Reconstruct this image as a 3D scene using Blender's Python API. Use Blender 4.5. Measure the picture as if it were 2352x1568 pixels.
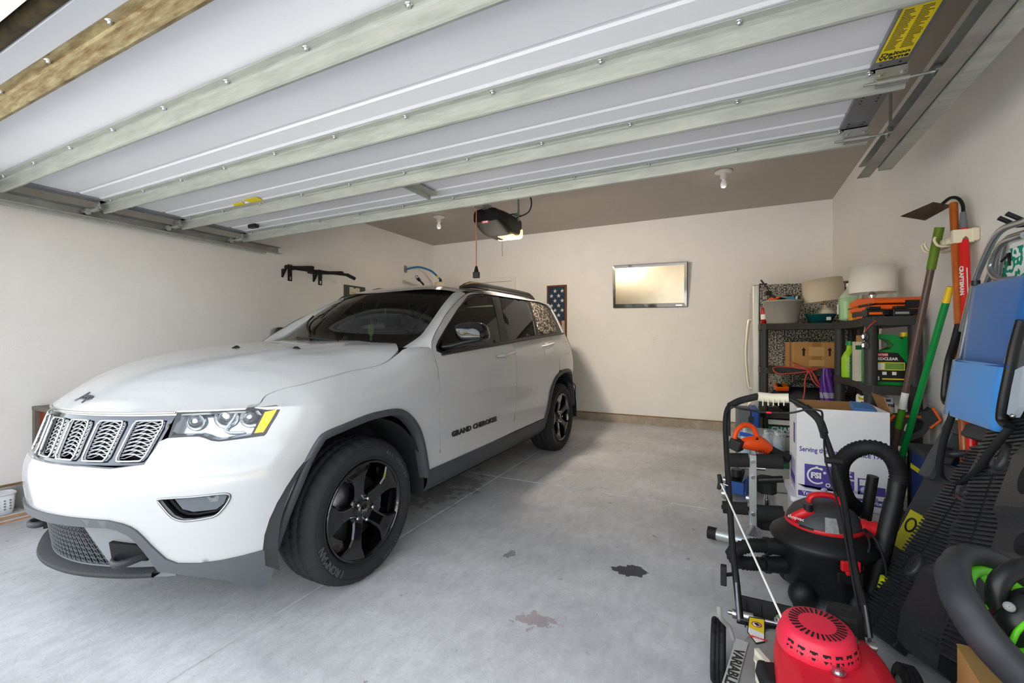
import bpy, bmesh, math, random
from mathutils import Vector as V, Matrix, Euler
from mathutils.geometry import delaunay_2d_cdt
for o in list(bpy.data.objects): bpy.data.objects.remove(o)
SC = bpy.context.scene
COL = SC.collection
PI = math.pi
random.seed(7)
# ------------------------------------------------------------------ camera
FPX = 1022.0; CYAW = math.radians(26.3); CAMH = 1.27; PCX, PCY = 1176.0, 784.0
cam_d = bpy.data.cameras.new('camera'); cam = bpy.data.objects.new('camera', cam_d); COL.objects.link(cam)
cam_d.sensor_width = 36.0; cam_d.sensor_fit = 'HORIZONTAL'; cam_d.lens = FPX * 36.0 / 2352.0
cam_d.clip_start = 0.02; cam_d.clip_end = 300
cam.location = (0, 0, CAMH); cam.rotation_euler = (PI / 2, 0, CYAW)
SC.camera = cam
# ------------------------------------------------------------------ world, light, exposure
W = bpy.data.worlds.new('overcast_sky'); SC.world = W; W.use_nodes = True
wn = W.node_tree.nodes; wl = W.node_tree.links; wn.clear()
wo = wn.new('ShaderNodeOutputWorld'); wb = wn.new('ShaderNodeBackground')
ws = wn.new('ShaderNodeTexSky'); ws.sky_type = 'NISHITA'; ws.sun_disc = False; ws.sun_elevation = math.radians(50); ws.sun_rotation = math.radians(15); ws.air_density = 1.3; ws.dust_density = 3.0
whs = wn.new('ShaderNodeHueSaturation'); whs.inputs['Saturation'].default_value = .3; wl.new(ws.outputs[0], whs.inputs['Color']); wl.new(whs.outputs[0], wb.inputs[0]); wb.inputs[1].default_value = .27
wl.new(wb.outputs[0], wo.inputs[0])
sun_d = bpy.data.lights.new('sun', 'SUN'); sun_d.energy = 9.0; sun_d.angle = math.radians(.6); sun_d.color = (1, .95, .90)
sun = bpy.data.objects.new('sun', sun_d); COL.objects.link(sun); sun.location = (3, 20, 25); sun.rotation_euler = (math.radians(-40), 0, math.radians(-12))
SC.view_settings.view_transform = 'Standard'; SC.view_settings.look = 'None'
SC.view_settings.exposure = 1.85; SC.view_settings.gamma = 1.0; SC.view_settings.use_curve_mapping = False
# ------------------------------------------------------------------ pixel rays (2352 x 1568 frame)
_F = V((-math.sin(CYAW), math.cos(CYAW), 0)); _R = V((math.cos(CYAW), math.sin(CYAW), 0))
SLOPE = 0.02; SY0 = 1.7
CAMP = V((0, 0, CAMH))
def fz(y): return SLOPE * (y - SY0)                      # height of the sloping slab
def ray(px, py): return _F + _R * ((px - PCX) / FPX) + V((0, 0, (PCY - py) / FPX))
def onX(px, py, x): r = ray(px, py); return CAMP + r * (x / r.x)
def onY(px, py, y): r = ray(px, py); return CAMP + r * (y / r.y)
def onZ(px, py, z): r = ray(px, py); return CAMP + r * ((z - CAMH) / r.z)
def onF(px, py, dz=0.0):
    r = ray(px, py); t = (CAMH + SLOPE * SY0 - dz) / (SLOPE * r.y - r.z); return CAMP + r * t
def onPlane(px, py, p, n):
    r = ray(px, py); return CAMP + r * ((V(p) - CAMP).dot(V(n)) / r.dot(V(n)))
# ------------------------------------------------------------------ materials
def lin(c):
    if isinstance(c, str):
        c = [int(c[i:i + 2], 16) / 255 for i in (0, 2, 4)]
        return tuple((x / 12.92 if x <= .04045 else ((x + .055) / 1.055) ** 2.4) for x in c) + (1,)
    return tuple(c) + ((1,) if len(c) == 3 else ())
MATS = {}
def mat(name, col, rough=.5, metal=0, spec=.5, var=0, vscale=8, bump=0, bscale=60, coat=0, trans=0, alpha=1, emit=None, estr=1, stretch=None, col2=None, ior=1.45, sheen=0):
    if name in MATS: return MATS[name]
    m = bpy.data.materials.new(name); m.use_nodes = True; MATS[name] = m
    nt = m.node_tree; b = nt.nodes['Principled BSDF']
    c = lin(col); b.inputs['Base Color'].default_value = c
    b.inputs['Roughness'].default_value = rough; b.inputs['Metallic'].default_value = metal
    b.inputs['Specular IOR Level'].default_value = spec; b.inputs['IOR'].default_value = ior
    b.inputs['Coat Weight'].default_value = coat; b.inputs['Coat Roughness'].default_value = .04
    b.inputs['Transmission Weight'].default_value = trans; b.inputs['Alpha'].default_value = alpha
    if sheen: b.inputs['Sheen Weight'].default_value = sheen
    if emit:
        b.inputs['Emission Color'].default_value = lin(emit); b.inputs['Emission Strength'].default_value = estr
    if var or col2 or bump:
        tc = nt.nodes.new('ShaderNodeTexCoord'); mp = nt.nodes.new('ShaderNodeMapping')
        nt.links.new(tc.outputs['Object'], mp.inputs[0])
        if stretch: mp.inputs['Scale'].default_value = stretch
    if var or col2:
        n = nt.nodes.new('ShaderNodeTexNoise'); n.inputs['Scale'].default_value = vscale; n.inputs['Detail'].default_value = 6
        n.inputs['Roughness'].default_value = .65
        r = nt.nodes.new('ShaderNodeValToRGB')
        c2 = lin(col2) if col2 else tuple(min(1, x * (1 + var)) for x in c[:3]) + (1,)
        c1 = c if col2 else tuple(x * (1 - var) for x in c[:3]) + (1,)
        r.color_ramp.elements[0].position = .32; r.color_ramp.elements[0].color = c1
        r.color_ramp.elements[1].position = .68; r.color_ramp.elements[1].color = c2
        nt.links.new(mp.outputs[0], n.inputs[0]); nt.links.new(n.outputs[0], r.inputs[0]); nt.links.new(r.outputs[0], b.inputs['Base Color'])
    if bump:
        n2 = nt.nodes.new('ShaderNodeTexNoise'); n2.inputs['Scale'].default_value = bscale; n2.inputs['Detail'].default_value = 4
        bp = nt.nodes.new('ShaderNodeBump'); bp.inputs['Strength'].default_value = bump; bp.inputs['Distance'].default_value = .01
        nt.links.new(mp.outputs[0], n2.inputs[0]); nt.links.new(n2.outputs[0], bp.inputs['Height']); nt.links.new(bp.outputs[0], b.inputs['Normal'])
    return m
# ------------------------------------------------------------------ mesh builder
def rotm(e): return e if isinstance(e, Matrix) else Euler(e).to_matrix().to_4x4()
def frame(p, z, x=None):                                  # matrix whose Z is z, origin p
    z = V(z).normalized(); x = V(x) if x is not None else (V((1, 0, 0)) if abs(z.x) < .9 else V((0, 1, 0)))
    y = z.cross(x).normalized(); x = y.cross(z).normalized()
    return Matrix(((x.x, y.x, z.x, p[0]), (x.y, y.y, z.y, p[1]), (x.z, y.z, z.z, p[2]), (0, 0, 0, 1)))
class MB:
    def __init__(s): s.v = []; s.f = []; s.m = []; s.sm = []; s.cm = 0
    def add(s, vs, fs, smooth=False, M=None):
        o = len(s.v)
        s.v += [tuple(M @ V(p)) for p in vs] if M is not None else [tuple(p) for p in vs]
        for f in fs: s.f.append([i + o for i in f]); s.m.append(s.cm); s.sm.append(smooth)
        return s
    def mi(s, i): s.cm = i; return s
    def box(s, c, d, rot=None, M=None):
        x, y, z = d[0] / 2, d[1] / 2, d[2] / 2
        vs = [V((a * x, b * y, e * z)) for e in (-1, 1) for b in (-1, 1) for a in (-1, 1)]
        T = Matrix.Translation(V(c)) @ (rotm(rot) if rot is not None else Matrix())
        if M is not None: T = M @ T
        return s.add(vs, [(0, 2, 3, 1), (4, 5, 7, 6), (0, 1, 5, 4), (2, 6, 7, 3), (0, 4, 6, 2), (1, 3, 7, 5)], False, T)
    def bb(s, a, b, M=None): return s.box([(a[i] + b[i]) / 2 for i in range(3)], [abs(b[i] - a[i]) for i in range(3)], M=M)
    def cyl(s, p0, p1, r0, r1=None, n=16, cap=True, M=None, smooth=True):
        p0, p1 = V(p0), V(p1); r1 = r0 if r1 is None else r1
        T = frame(p0, p1 - p0); L = (p1 - p0).length
        if M is not None: T = M @ T
        vs = [(r * math.cos(2 * PI * i / n), r * math.sin(2 * PI * i / n), z) for r, z in ((r0, 0), (r1, L)) for i in range(n)]
        s.add(vs, [(i, (i + 1) % n, n + (i + 1) % n, n + i) for i in range(n)], smooth, T)
        if cap:
            s.add(vs[:n], [list(range(n))[::-1]], False, T); s.add(vs[n:], [list(range(n))], False, T)
        return s
    def tube(s, path, r, n=8, closed=False, cap=True, M=None, flat=None):
        P = [V(p) for p in path]; N = len(P); rs = r if isinstance(r, (list, tuple)) else [r] * N
        tang = []
        for i in range(N):
            a = P[(i - 1) % N] if closed or i > 0 else P[i]; b = P[(i + 1) % N] if closed or i < N - 1 else P[i]
            t = b - a; tang.append(t.normalized() if t.length > 1e-9 else V((0, 0, 1)))
        up = V((0, 0, 1)) if abs(tang[0].z) < .9 else V((1, 0, 0))
        x = up.cross(tang[0]).normalized(); vs = []
        for i in range(N):
            t = tang[i]; x = (x - t * x.dot(t)); x = x.normalized() if x.length > 1e-6 else t.orthogonal().normalized()
            y = t.cross(x)
            for k in range(n):
                a = 2 * PI * k / n; ca, sa = math.cos(a), math.sin(a)
                if flat: ca *= flat[0]; sa *= flat[1]
                vs.append(P[i] + (x * ca + y * sa) * rs[i])
        fs = []
        for i in range(N if closed else N - 1):
            j = (i + 1) % N
            for k in range(n): fs.append((i * n + k, i * n + (k + 1) % n, j * n + (k + 1) % n, j * n + k))
        s.add(vs, fs, True, M)
        if cap and not closed: s.add(vs[:n], [list(range(n))[::-1]], False, M); s.add(vs[-n:], [list(range(n))], False, M)
        return s
    def lathe(s, prof, n=24, M=None, a0=0, a1=2 * PI, smooth=True):
        full = abs(a1 - a0 - 2 * PI) < 1e-6; k = n if full else n + 1
        vs = [(r * math.cos(a0 + (a1 - a0) * i / n), r * math.sin(a0 + (a1 - a0) * i / n), z) for r, z in prof for i in range(k)]
        fs = []
        for j in range(len(prof) - 1):
            for i in range(n):
                q = (i + 1) % k; fs.append((j * k + i, j * k + q, (j + 1) * k + q, (j + 1) * k + i))
        return s.add(vs, fs, smooth, M)
    def prism(s, poly, z0, z1, M=None, smooth=False):
        n = len(poly); vs = [(p[0], p[1], z0) for p in poly] + [(p[0], p[1], z1) for p in poly]
        a = sum(poly[i][0] * poly[(i + 1) % n][1] - poly[(i + 1) % n][0] * poly[i][1] for i in range(n))
        I = list(range(n)); side = [(i, (i + 1) % n, n + (i + 1) % n, n + i) for i in range(n)]; caps = [I[::-1], [i + n for i in I]]
        if (a < 0) != (z1 < z0): side = [q[::-1] for q in side]; caps = [q[::-1] for q in caps]
        s.add(vs, caps, False, M); return s.add(vs, side, smooth, M)
    def grid(s, nu, nv, fn, cu=False, cv=False, smooth=True, M=None, flip=False):
        vs = [fn(i / (nu if cu else nu - 1), j / (nv if cv else nv - 1)) for i in range(nu) for j in range(nv)]
        fs = []
        for i in range(nu if cu else nu - 1):
            for j in range(nv if cv else nv - 1):
                a, b = (i + 1) % nu, (j + 1) % nv; q = (i * nv + j, a * nv + j, a * nv + b, i * nv + b)
                fs.append(q[::-1] if flip else q)
        return s.add(vs, fs, smooth, M)
    def ball(s, c, r, n=12, m=8, sc=(1, 1, 1), M=None):
        T = Matrix.Translation(V(c)) @ Matrix.Diagonal((*sc, 1)); T = M @ T if M is not None else T
        return s.lathe([(max(1e-4, r * math.sin(PI * j / m)), -r * math.cos(PI * j / m)) for j in range(m + 1)], n, T)
def rrect(w, h, r, n=4, cx=0, cy=0):                      # rounded rectangle outline
    out = []
    for qx, qy, a in ((1, 1, 0), (-1, 1, 90), (-1, -1, 180), (1, -1, 270)):
        for i in range(n + 1):
            t = math.radians(a + 90 * i / n); out.append((cx + qx * (w / 2 - r) + r * math.cos(t), cy + qy * (h / 2 - r) + r * math.sin(t)))
    return out
def spline(P, n=8, closed=False):                         # Catmull-Rom through points
    P = [V(p) for p in P]; N = len(P); out = []
    for i in range(N if closed else N - 1):
        g = lambda k: P[k % N] if closed else P[max(0, min(N - 1, k))]
        a, b, c, d = g(i - 1), g(i), g(i + 1), g(i + 2)
        for k in range(n):
            t = k / n; out.append(.5 * ((2 * b) + (c - a) * t + (2 * a - 5 * b + 4 * c - d) * t * t + (3 * b - a - 3 * c + d) * t ** 3))
    if not closed: out.append(P[-1].copy())
    return out
def obj(name, mb, mats, parent=None, loc=None, rot=None, bevel=0, bseg=2, sub=0, solid=0, label=None, kind=None, soff=-1, autos=None):
    me = bpy.data.meshes.new(name); me.from_pydata(mb.v, [], mb.f)
    mats = mats if isinstance(mats, (list, tuple)) else [mats]
    for m in mats: me.materials.append(m)
    me.polygons.foreach_set('material_index', [min(i, len(mats) - 1) for i in mb.m]); me.polygons.foreach_set('use_smooth', mb.sm)
    me.validate(); me.update()
    o = bpy.data.objects.new(name, me); COL.objects.link(o)
    if parent is not None: o.parent = parent
    if loc is not None: o.location = loc
    if rot is not None: o.rotation_euler = rot
    if solid:
        md = o.modifiers.new('solid', 'SOLIDIFY'); md.thickness = solid; md.offset = soff
    if bevel:
        md = o.modifiers.new('bevel', 'BEVEL'); md.width = bevel; md.segments = bseg; md.limit_method = 'ANGLE'; md.angle_limit = math.radians(35); md.harden_normals = False
    if sub:
        md = o.modifiers.new('sub', 'SUBSURF'); md.levels = sub; md.render_levels = sub
    if label: o['label'] = label
    if kind: o['kind'] = kind
    return o
def tag(o, label, cat, group=None):
    o['label'] = label; o['category'] = cat
    if group: o['group'] = group
    return o
def thing(name, label, cat, loc=(0, 0, 0), rot=(0, 0, 0), group=None):
    o = bpy.data.objects.new(name, None); COL.objects.link(o); o.location = loc; o.rotation_euler = rot; o.empty_display_size = .1
    return tag(o, label, cat, group)
def dup(o, parent=None):                                  # copy a thing and everything below it
    c = o.copy(); COL.objects.link(c); c.parent = parent
    for ch in list(o.children): dup(ch, c)
    return c
def text_mesh(txt, size, M, ext=.001, align='CENTER', bold=0.0, shear=0, spacing=1.0, xs=1.0):
    cu = bpy.data.curves.new('t', 'FONT'); cu.body = txt; cu.size = size; cu.align_x = align; cu.align_y = 'CENTER'
    cu.extrude = ext; cu.offset = bold; cu.shear = shear; cu.space_character = spacing; cu.resolution_u = 2
    o = bpy.data.objects.new('t', cu); COL.objects.link(o)
    dg = bpy.context.evaluated_depsgraph_get(); me = bpy.data.meshes.new_from_object(o.evaluated_get(dg))
    S = Matrix.Diagonal((xs, 1, 1, 1))
    vs = [tuple(M @ S @ v.co) for v in me.vertices]; fs = [list(p.vertices) for p in me.polygons]
    bpy.data.objects.remove(o); bpy.data.curves.remove(cu); bpy.data.meshes.remove(me)
    return vs, fs
def panel2d(outline, holes, step, fn, bridge=None):       # gridded, trimmed patch: 2-D outline -> surface fn(u, v)
    def inside(p, poly):
        c = False; n = len(poly); x, y = p; j = n - 1
        for i in range(n):
            xi, yi = poly[i][0], poly[i][1]; xj, yj = poly[j][0], poly[j][1]
            if (yi > y) != (yj > y) and x < (xj - xi) * (y - yi) / (yj - yi) + xi: c = not c
            j = i
        return c
    sx, sy = step if isinstance(step, tuple) else (step, step)
    def dens(poly):
        out = []
        for i in range(len(poly)):
            a, b = poly[i], poly[(i + 1) % len(poly)]; n = max(1, int(max(abs(b[0] - a[0]) / sx, abs(b[1] - a[1]) / sy) + .5))
            for k in range(n): out.append((a[0] + (b[0] - a[0]) * k / n, a[1] + (b[1] - a[1]) * k / n))
        return out
    loops = [dens(outline)] + [dens(h) for h in holes]
    pts = []; edges = []
    for L in loops:
        o = len(pts); pts += L; edges += [(o + i, o + (i + 1) % len(L)) for i in range(len(L))]
    bp = list(pts)
    x0, x1 = min(p[0] for p in loops[0]), max(p[0] for p in loops[0]); y0, y1 = min(p[1] for p in loops[0]), max(p[1] for p in loops[0])
    nx, ny = int((x1 - x0) / sx) + 1, int((y1 - y0) / sy) + 1
    cells = {}
    for p in bp: cells.setdefault((int(p[0] / sx), int(p[1] / sy)), []).append(p)
    for i in range(nx + 1):
        for j in range(ny + 1):
            p = (x0 + (i + .5 * (j % 2)) * sx, y0 + j * sy)
            if not inside(p, loops[0]) or any(inside(p, h) for h in loops[1:]): continue
            ci, cj = int(p[0] / sx), int(p[1] / sy)
            if any(abs(q[0] - p[0]) < .45 * sx and abs(q[1] - p[1]) < .45 * sy for a in (-1, 0, 1) for b in (-1, 0, 1) for q in cells.get((ci + a, cj + b), ())): continue
            pts.append(p)
    r = delaunay_2d_cdt([V(p) for p in pts], edges, [], 0, 1e-7)
    vs, fs = r[0], r[2]; keep = []
    for f in fs:
        c = (sum(vs[i][0] for i in f) / len(f), sum(vs[i][1] for i in f) / len(f))
        if inside(c, loops[0]) and not any(inside(c, h) for h in loops[1:]): keep.append(list(f))
    used = sorted({i for f in keep for i in f}); ix = {k: i for i, k in enumerate(used)}
    return [fn(vs[k][0], vs[k][1]) for k in used], [[ix[i] for i in f] for f in keep], [[fn(*p) for p in L] for L in loops]
# ================================================================== room shell
XL, XR, YD, ZC = -4.79, 1.086, 6.51, 2.985
YF0, YF1 = .38, .55                                       # front (garage door) wall
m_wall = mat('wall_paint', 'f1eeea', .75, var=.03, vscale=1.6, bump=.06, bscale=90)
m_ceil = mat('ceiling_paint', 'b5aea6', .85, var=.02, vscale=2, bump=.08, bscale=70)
m_white = mat('white_trim', 'efece6', .5)
def concrete(name):
    m = mat(name, 'b9babc', .62, spec=.35); nt = m.node_tree; b = nt.nodes['Principled BSDF']; N = nt.nodes.new; L = nt.links.new
    tc = N('ShaderNodeTexCoord')
    def noise(sc, det, stretch=(1, 1, 1), rough=.6):
        mp = N('ShaderNodeMapping'); mp.inputs['Scale'].default_value = stretch; L(tc.outputs['Object'], mp.inputs[0])
        n = N('ShaderNodeTexNoise'); n.inputs['Scale'].default_value = sc; n.inputs['Detail'].default_value = det; n.inputs['Roughness'].default_value = rough
        L(mp.outputs[0], n.inputs[0]); return n.outputs[0]
    def ramp(x, a, ca, c, cb):
        r = N('ShaderNodeValToRGB'); r.color_ramp.elements[0].position = a; r.color_ramp.elements[0].color = ca
        r.color_ramp.elements[1].position = c; r.color_ramp.elements[1].color = cb; L(x, r.inputs[0]); return r.outputs[0]
    def mul(a, c):
        x = N('ShaderNodeMixRGB'); x.blend_type = 'MULTIPLY'; x.inputs[0].default_value = 1; L(a, x.inputs[1]); L(c, x.inputs[2]); return x.outputs[0]
    g = lambda v: (v, v, v, 1)
    base = ramp(noise(1.1, 8, (1, 1.6, 1)), .3, lin('b6b7b8'), .7, lin('d6d7d8'))
    c = mul(base, ramp(noise(9, 8, (2.2, 1, 1), .7), .3, g(.80), .62, g(1.0)))
    c = mul(c, ramp(noise(60, 4, (1, 1, 1), .7), .28, g(.82), .42, g(1)))
    c = mul(c, ramp(noise(14, 3), .24, (.55, .52, .5, 1), .30, g(1)))      # small dark spots
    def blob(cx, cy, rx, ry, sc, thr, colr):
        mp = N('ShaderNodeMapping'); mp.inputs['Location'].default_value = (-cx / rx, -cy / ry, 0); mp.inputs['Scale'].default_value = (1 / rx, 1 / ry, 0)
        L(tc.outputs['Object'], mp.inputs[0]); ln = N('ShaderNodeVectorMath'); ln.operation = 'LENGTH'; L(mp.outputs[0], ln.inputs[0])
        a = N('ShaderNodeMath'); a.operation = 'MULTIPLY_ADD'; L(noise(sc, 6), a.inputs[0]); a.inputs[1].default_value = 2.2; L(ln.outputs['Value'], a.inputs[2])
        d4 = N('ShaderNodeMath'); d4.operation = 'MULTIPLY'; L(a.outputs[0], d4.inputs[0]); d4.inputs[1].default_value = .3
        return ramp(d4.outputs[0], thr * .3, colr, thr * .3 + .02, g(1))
    c = mul(c, blob(-.50, 2.47, .12, .09, 11, 1.72, (.13, .13, .14, 1)))
    c = mul(c, blob(-.80, 1.85, .16, .10, 14, 1.55, (.72, .62, .62, 1)))
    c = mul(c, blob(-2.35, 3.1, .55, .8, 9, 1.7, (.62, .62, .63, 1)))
    c = mul(c, blob(-1.17, 2.35, .05, .06, 18, 1.7, (.5, .5, .5, 1)))
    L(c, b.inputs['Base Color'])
    bp = N('ShaderNodeBump'); bp.inputs['Strength'].default_value = .12; bp.inputs['Distance'].default_value = .01
    L(noise(45, 5), bp.inputs['Height']); L(bp.outputs[0], b.inputs['Normal'])
    return m
m_conc = concrete('garage_concrete')
m_joint = mat('joint_filler', 'c9c8c4', .9, var=.25, vscale=30, bump=.4, bscale=80)
def slab(mb, x0, y0, x1, y1, t=.12):
    vs = [(x, y, fz(y) - d) for d in (t, 0) for y in (y0, y1) for x in (x0, x1)]
    mb.add(vs, [(0, 2, 3, 1), (4, 5, 7, 6), (0, 1, 5, 4), (2, 6, 7, 3), (0, 4, 6, 2), (1, 3, 7, 5)])
mb = MB(); vs = [(x, y, fz(y) - d) for d in (.3, .006) for y in (-9, YD) for x in (XL - 1.5, XR + 1.5)]
mb.add(vs, [(0, 2, 3, 1), (4, 5, 7, 6), (0, 1, 5, 4), (2, 6, 7, 3), (0, 4, 6, 2), (1, 3, 7, 5)])
floor = obj('floor', mb, m_joint, kind='structure'); floor['label'] = 'grey concrete garage slab with tooled joints'
g = .006
for (x0, y0, x1, y1) in ((XL, .32, -1.91 - g, 3.58 - g), (-1.91 + g, .32, XR, 3.58 - g), (XL, 3.58 + g, -1.91 - g, YD), (-1.91 + g, 3.58 + g, XR, YD),
                         (XL - 1.5, -4.2, -1.91 - g, .30), (-1.91 + g, -4.2, XR + 1.5, .30), (XL - 1.5, -9, -1.91 - g, -4.22), (-1.91 + g, -9, XR + 1.5, -4.22)):
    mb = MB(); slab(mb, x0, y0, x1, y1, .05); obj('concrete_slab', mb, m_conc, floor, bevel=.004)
T = .15
def wallbox(name, a, b, m=m_wall):
    mb = MB(); mb.bb(a, b); o = obj(name, mb, m); o['kind'] = 'structure'; return o
wallbox('wall_left', (XL - T, YF1 - .001, -.2), (XL, YD + T, ZC))
wallbox('wall_right', (XR, YF1 - .001, -.2), (XR + T, YD + T, ZC))
wallbox('wall_back', (XL, YD, -.2), (XR, YD + T, ZC))
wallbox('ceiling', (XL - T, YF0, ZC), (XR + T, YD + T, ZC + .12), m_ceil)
ZH = 2.30; OX0, OX1 = -4.30, .60
mb = MB(); mb.bb((XL - 1.5, YF0, -.2), (OX0, YF1, ZC)); mb.bb((OX1, YF0, -.2), (XR + 1.5, YF1, ZC)); mb.bb((OX0, YF0, ZH + .02), (OX1, YF1, ZC))
o = obj('wall_front', mb, m_wall, kind='structure')
mb = MB(); mb.bb((OX0, YF0 - .02, ZH), (OX1, YF1 + .005, ZH + .02)); mb.bb((OX0, YF0 - .02, -.03), (OX0 + .02, YF1 + .005, ZH)); mb.bb((OX1 - .02, YF0 - .02, -.03), (OX1, YF1 + .005, ZH))
o = obj('trim_1', mb, m_white, kind='structure'); o['label'] = 'white jamb and head trim of the garage opening'
mb = MB(); mb.bb((XL - 1.5, .10, 2.82), (XR + 1.5, YF0, ZC + .12)); obj('added_overhang', mb, m_white, kind='structure')['label'] = 'white overhang added out of view to shade the car front'  # unseen overhang, added to keep high sky light off the bonnet and bumper
# exposed concrete curb under the drywall
m_curb = mat('curb_concrete', 'a79b8c', .85, var=.22, vscale=7, bump=.5, bscale=40)
m_curbg = mat('curb_concrete_grey', '9c9b99', .85, var=.22, vscale=9, bump=.5, bscale=40)
m_edge = mat('raw_wood_edge', '8a6f4e', .9, var=.3, vscale=12)
def curb(name, a, b, m):
    mb = MB(); mb.bb(a, b); o = obj(name, mb, m, bevel=.006, kind='structure'); return o
o = curb('baseboard_back', (XL + .03, YD - .035, .0), (XR, YD, .205), m_curb)
mb = MB(); mb.bb((XL + .03, YD - .022, .2), (XR, YD - .001, .218)); obj('wood_strip', mb, m_edge, o)
o = curb('baseboard_left', (XL, YF1, -.04), (XL + .035, YD, .205), m_curbg)
mb = MB(); mb.bb((XL + .001, YF1, .2), (XL + .022, YD - .04, .218)); obj('wood_strip', mb, m_edge, o)
o = curb('baseboard_right', (XR - .03, YF1, -.04), (XR, YD - .04, .205), m_curbg)
# ================================================================== outside, behind the viewer (seen only in reflections and as bounce light)
m_lawn = mat('lawn_grass', '8a8570', .95, var=.35, vscale=6, bump=.6, bscale=80)
m_road = mat('asphalt', '6e6e70', .9, var=.12, vscale=20)
mb = MB(); mb.bb((-60, -15, -.5), (60, -9, -.30)); o = obj('street', mb, m_road, kind='structure')
mb = MB(); mb.bb((-60, -60, -.5), (60, -15, -.22)); o = obj('lawn', mb, m_lawn, kind='structure'); o['label'] = 'green lawn across the street'
for x0, x1 in ((-60, XL - 1.5), (XR + 1.5, 60)):
    mb = MB(); mb.bb((x0, -9, -.5), (x1, YF0, -.22)); obj('lawn', mb, m_lawn, kind='structure')
m_leaf = mat('tree_leaves', '6a7a2e', .9, col2='c3bf62', vscale=3)
m_bark = mat('tree_bark', '5a4a3a', .95)
def tree(x, y, s, lab):
    t = thing('street_tree', lab, 'tree', (x, y, -.23)); mb = MB(); mb.cyl((0, 0, 0), (0, 0, 2.2 * s), .16 * s, .09 * s, 8); obj('trunk', mb, m_bark, t)
    rnd = random.Random(int(x * 10)); mb = MB()
    for k in range(26):
        a = rnd.uniform(0, 2 * PI); r = rnd.uniform(0, 1.3) * s; z = rnd.uniform(1.8, 4.2) * s
        mb.ball((r * math.cos(a), r * math.sin(a), z), rnd.uniform(.45, .8) * s, 7, 5)
    obj('crown', mb, m_leaf, t)
tree(-9, -20, 1.2, 'broad green street tree straight across the street'); tree(-1.5, -23, 1.5, 'taller pale green tree on the far lawn'); tree(7, -19, 1.1, 'small green tree furthest right across the street')
# ================================================================== overhead garage door, open under the ceiling
m_galv = mat('galvanised_steel', 'aeb2aa', .4, metal=.35, var=.16, vscale=5, stretch=(1, 6, 6))
m_galv2 = mat('galvanised_track', 'a3a4a0', .36, metal=.6, var=.18, vscale=7)
m_rust = mat('rusty_galvanised', 'a9a07c', .55, metal=.45, col2='6d5533', vscale=9, stretch=(1, 5, 5), bump=.15)
m_dpan = mat('door_white_enamel', 'e4e5e9', .45, var=.02, vscale=1.5)
m_black = mat('black_plastic', '17181a', .42)
m_rub = mat('black_rubber', '141416', .7, bump=.15, bscale=120)
m_steel = mat('bright_steel', 'c9cbcd', .25, metal=1)
m_yel = mat('yellow_sticker', 'ecd51f', .5)
m_dark = mat('dark_print', '2a2a22', .6)
m_greyend = mat('grey_end_stile', '8d8f93', .4, metal=.6)
DX0, DX1, DZ = -4.46, .62, 2.372
gd = thing('garage_door', 'white sectional overhead garage door raised flat under the ceiling with galvanised struts', 'garage door', ((DX0 + DX1) / 2, 1.77, DZ))
GX = (DX0 + DX1) / 2; hw = (DX1 - DX0) / 2
YS = [.655, 1.215, 1.775, 2.335, 2.895]
for k in range(4):
    y0, y1 = YS[k] - 1.77 + .003, YS[k + 1] - 1.77 - .003
    # cross-section in (y, z): flat skin with an embossed step in front of the strut
    sec = [(y0, 0), (y0 + .30, 0), (y0 + .31, .007), (y0 + .325, .007), (y0 + .335, 0), (y1 - .115, 0), (y1 - .10, -.006), (y1 - .09, -.006), (y1, -.006), (y1, .04), (y0, .04)]
    if k == 0: sec = [(y0, 0), (y1, 0), (y1, .04), (y0, .04)]
    mb = MB(); mb.prism([(q[0], q[1]) for q in sec], -hw + .10, hw - .05, Matrix(((0, 0, 1, 0), (1, 0, 0, 0), (0, 1, 0, 0), (0, 0, 0, 1))))
    obj('section_panel', mb, m_dpan, gd)
    for sx in (-1, 1):                                    # end stiles
        x0 = sx * (hw - .005); x1 = sx * (hw - .125) if sx > 0 else sx * (hw - .10)
        mb = MB(); mb.bb((min(x0, x1), y0, -.016), (max(x0, x1), y1, .036))
        for q in range(8):
            for w in (.03, .09): mb.mi(1).cyl((x0 - sx * w, y1 - .06 - .03 * (q % 4) - (.0 if q < 4 else .30), -.0165), (x0 - sx * w, y1 - .06 - .03 * (q % 4) - (.0 if q < 4 else .30), -.0175), .005, n=6)
        obj('end_stile', mb, [m_greyend, m_black], gd, bevel=.003)
def strut(yc, m, lab=None, x0=-hw, x1=hw):
    # hat-section stiffener: front flange on the door, deep web, rolled lower lip
    t = .003; pr = [(-.045, -.016), (-.012, -.016), (-.012, -.024), (-.004, -.030), (.004, -.086), (.012, -.090), (.024, -.088), (.03, -.080), (.027, -.079), (.022, -.085), (.012, -.087), (.007, -.084), (.0, -.028), (-.009, -.021), (-.009, -.013), (-.045, -.013)]
    mb = MB(); mb.prism([(yc + q[0], q[1]) for q in pr], x0, x1, Matrix(((0, 0, 1, 0), (1, 0, 0, 0), (0, 1, 0, 0), (0, 0, 0, 1))))
    o = obj('strut', mb, m, gd, label=lab)
    n = 11
    for k in range(n):
        x = x0 + .18 + (x1 - x0 - .3) * k / (n - 1); mb = MB()
        mb.lathe([(.001, -.028), (.006, -.027), (.008, -.024), (.0085, -.018), (.014, -.018), (.014, -.015)], 8, Matrix.Translation((x, yc - .022, 0)))
        obj('bolt', mb, m_steel, o)
    return o
for k in range(1, 5): strut(YS[k] - 1.77 - .055, m_galv)
strut(YS[0] - 1.77 + .115, m_rust, 'rust-stained strut at the bottom edge of the door')
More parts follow.
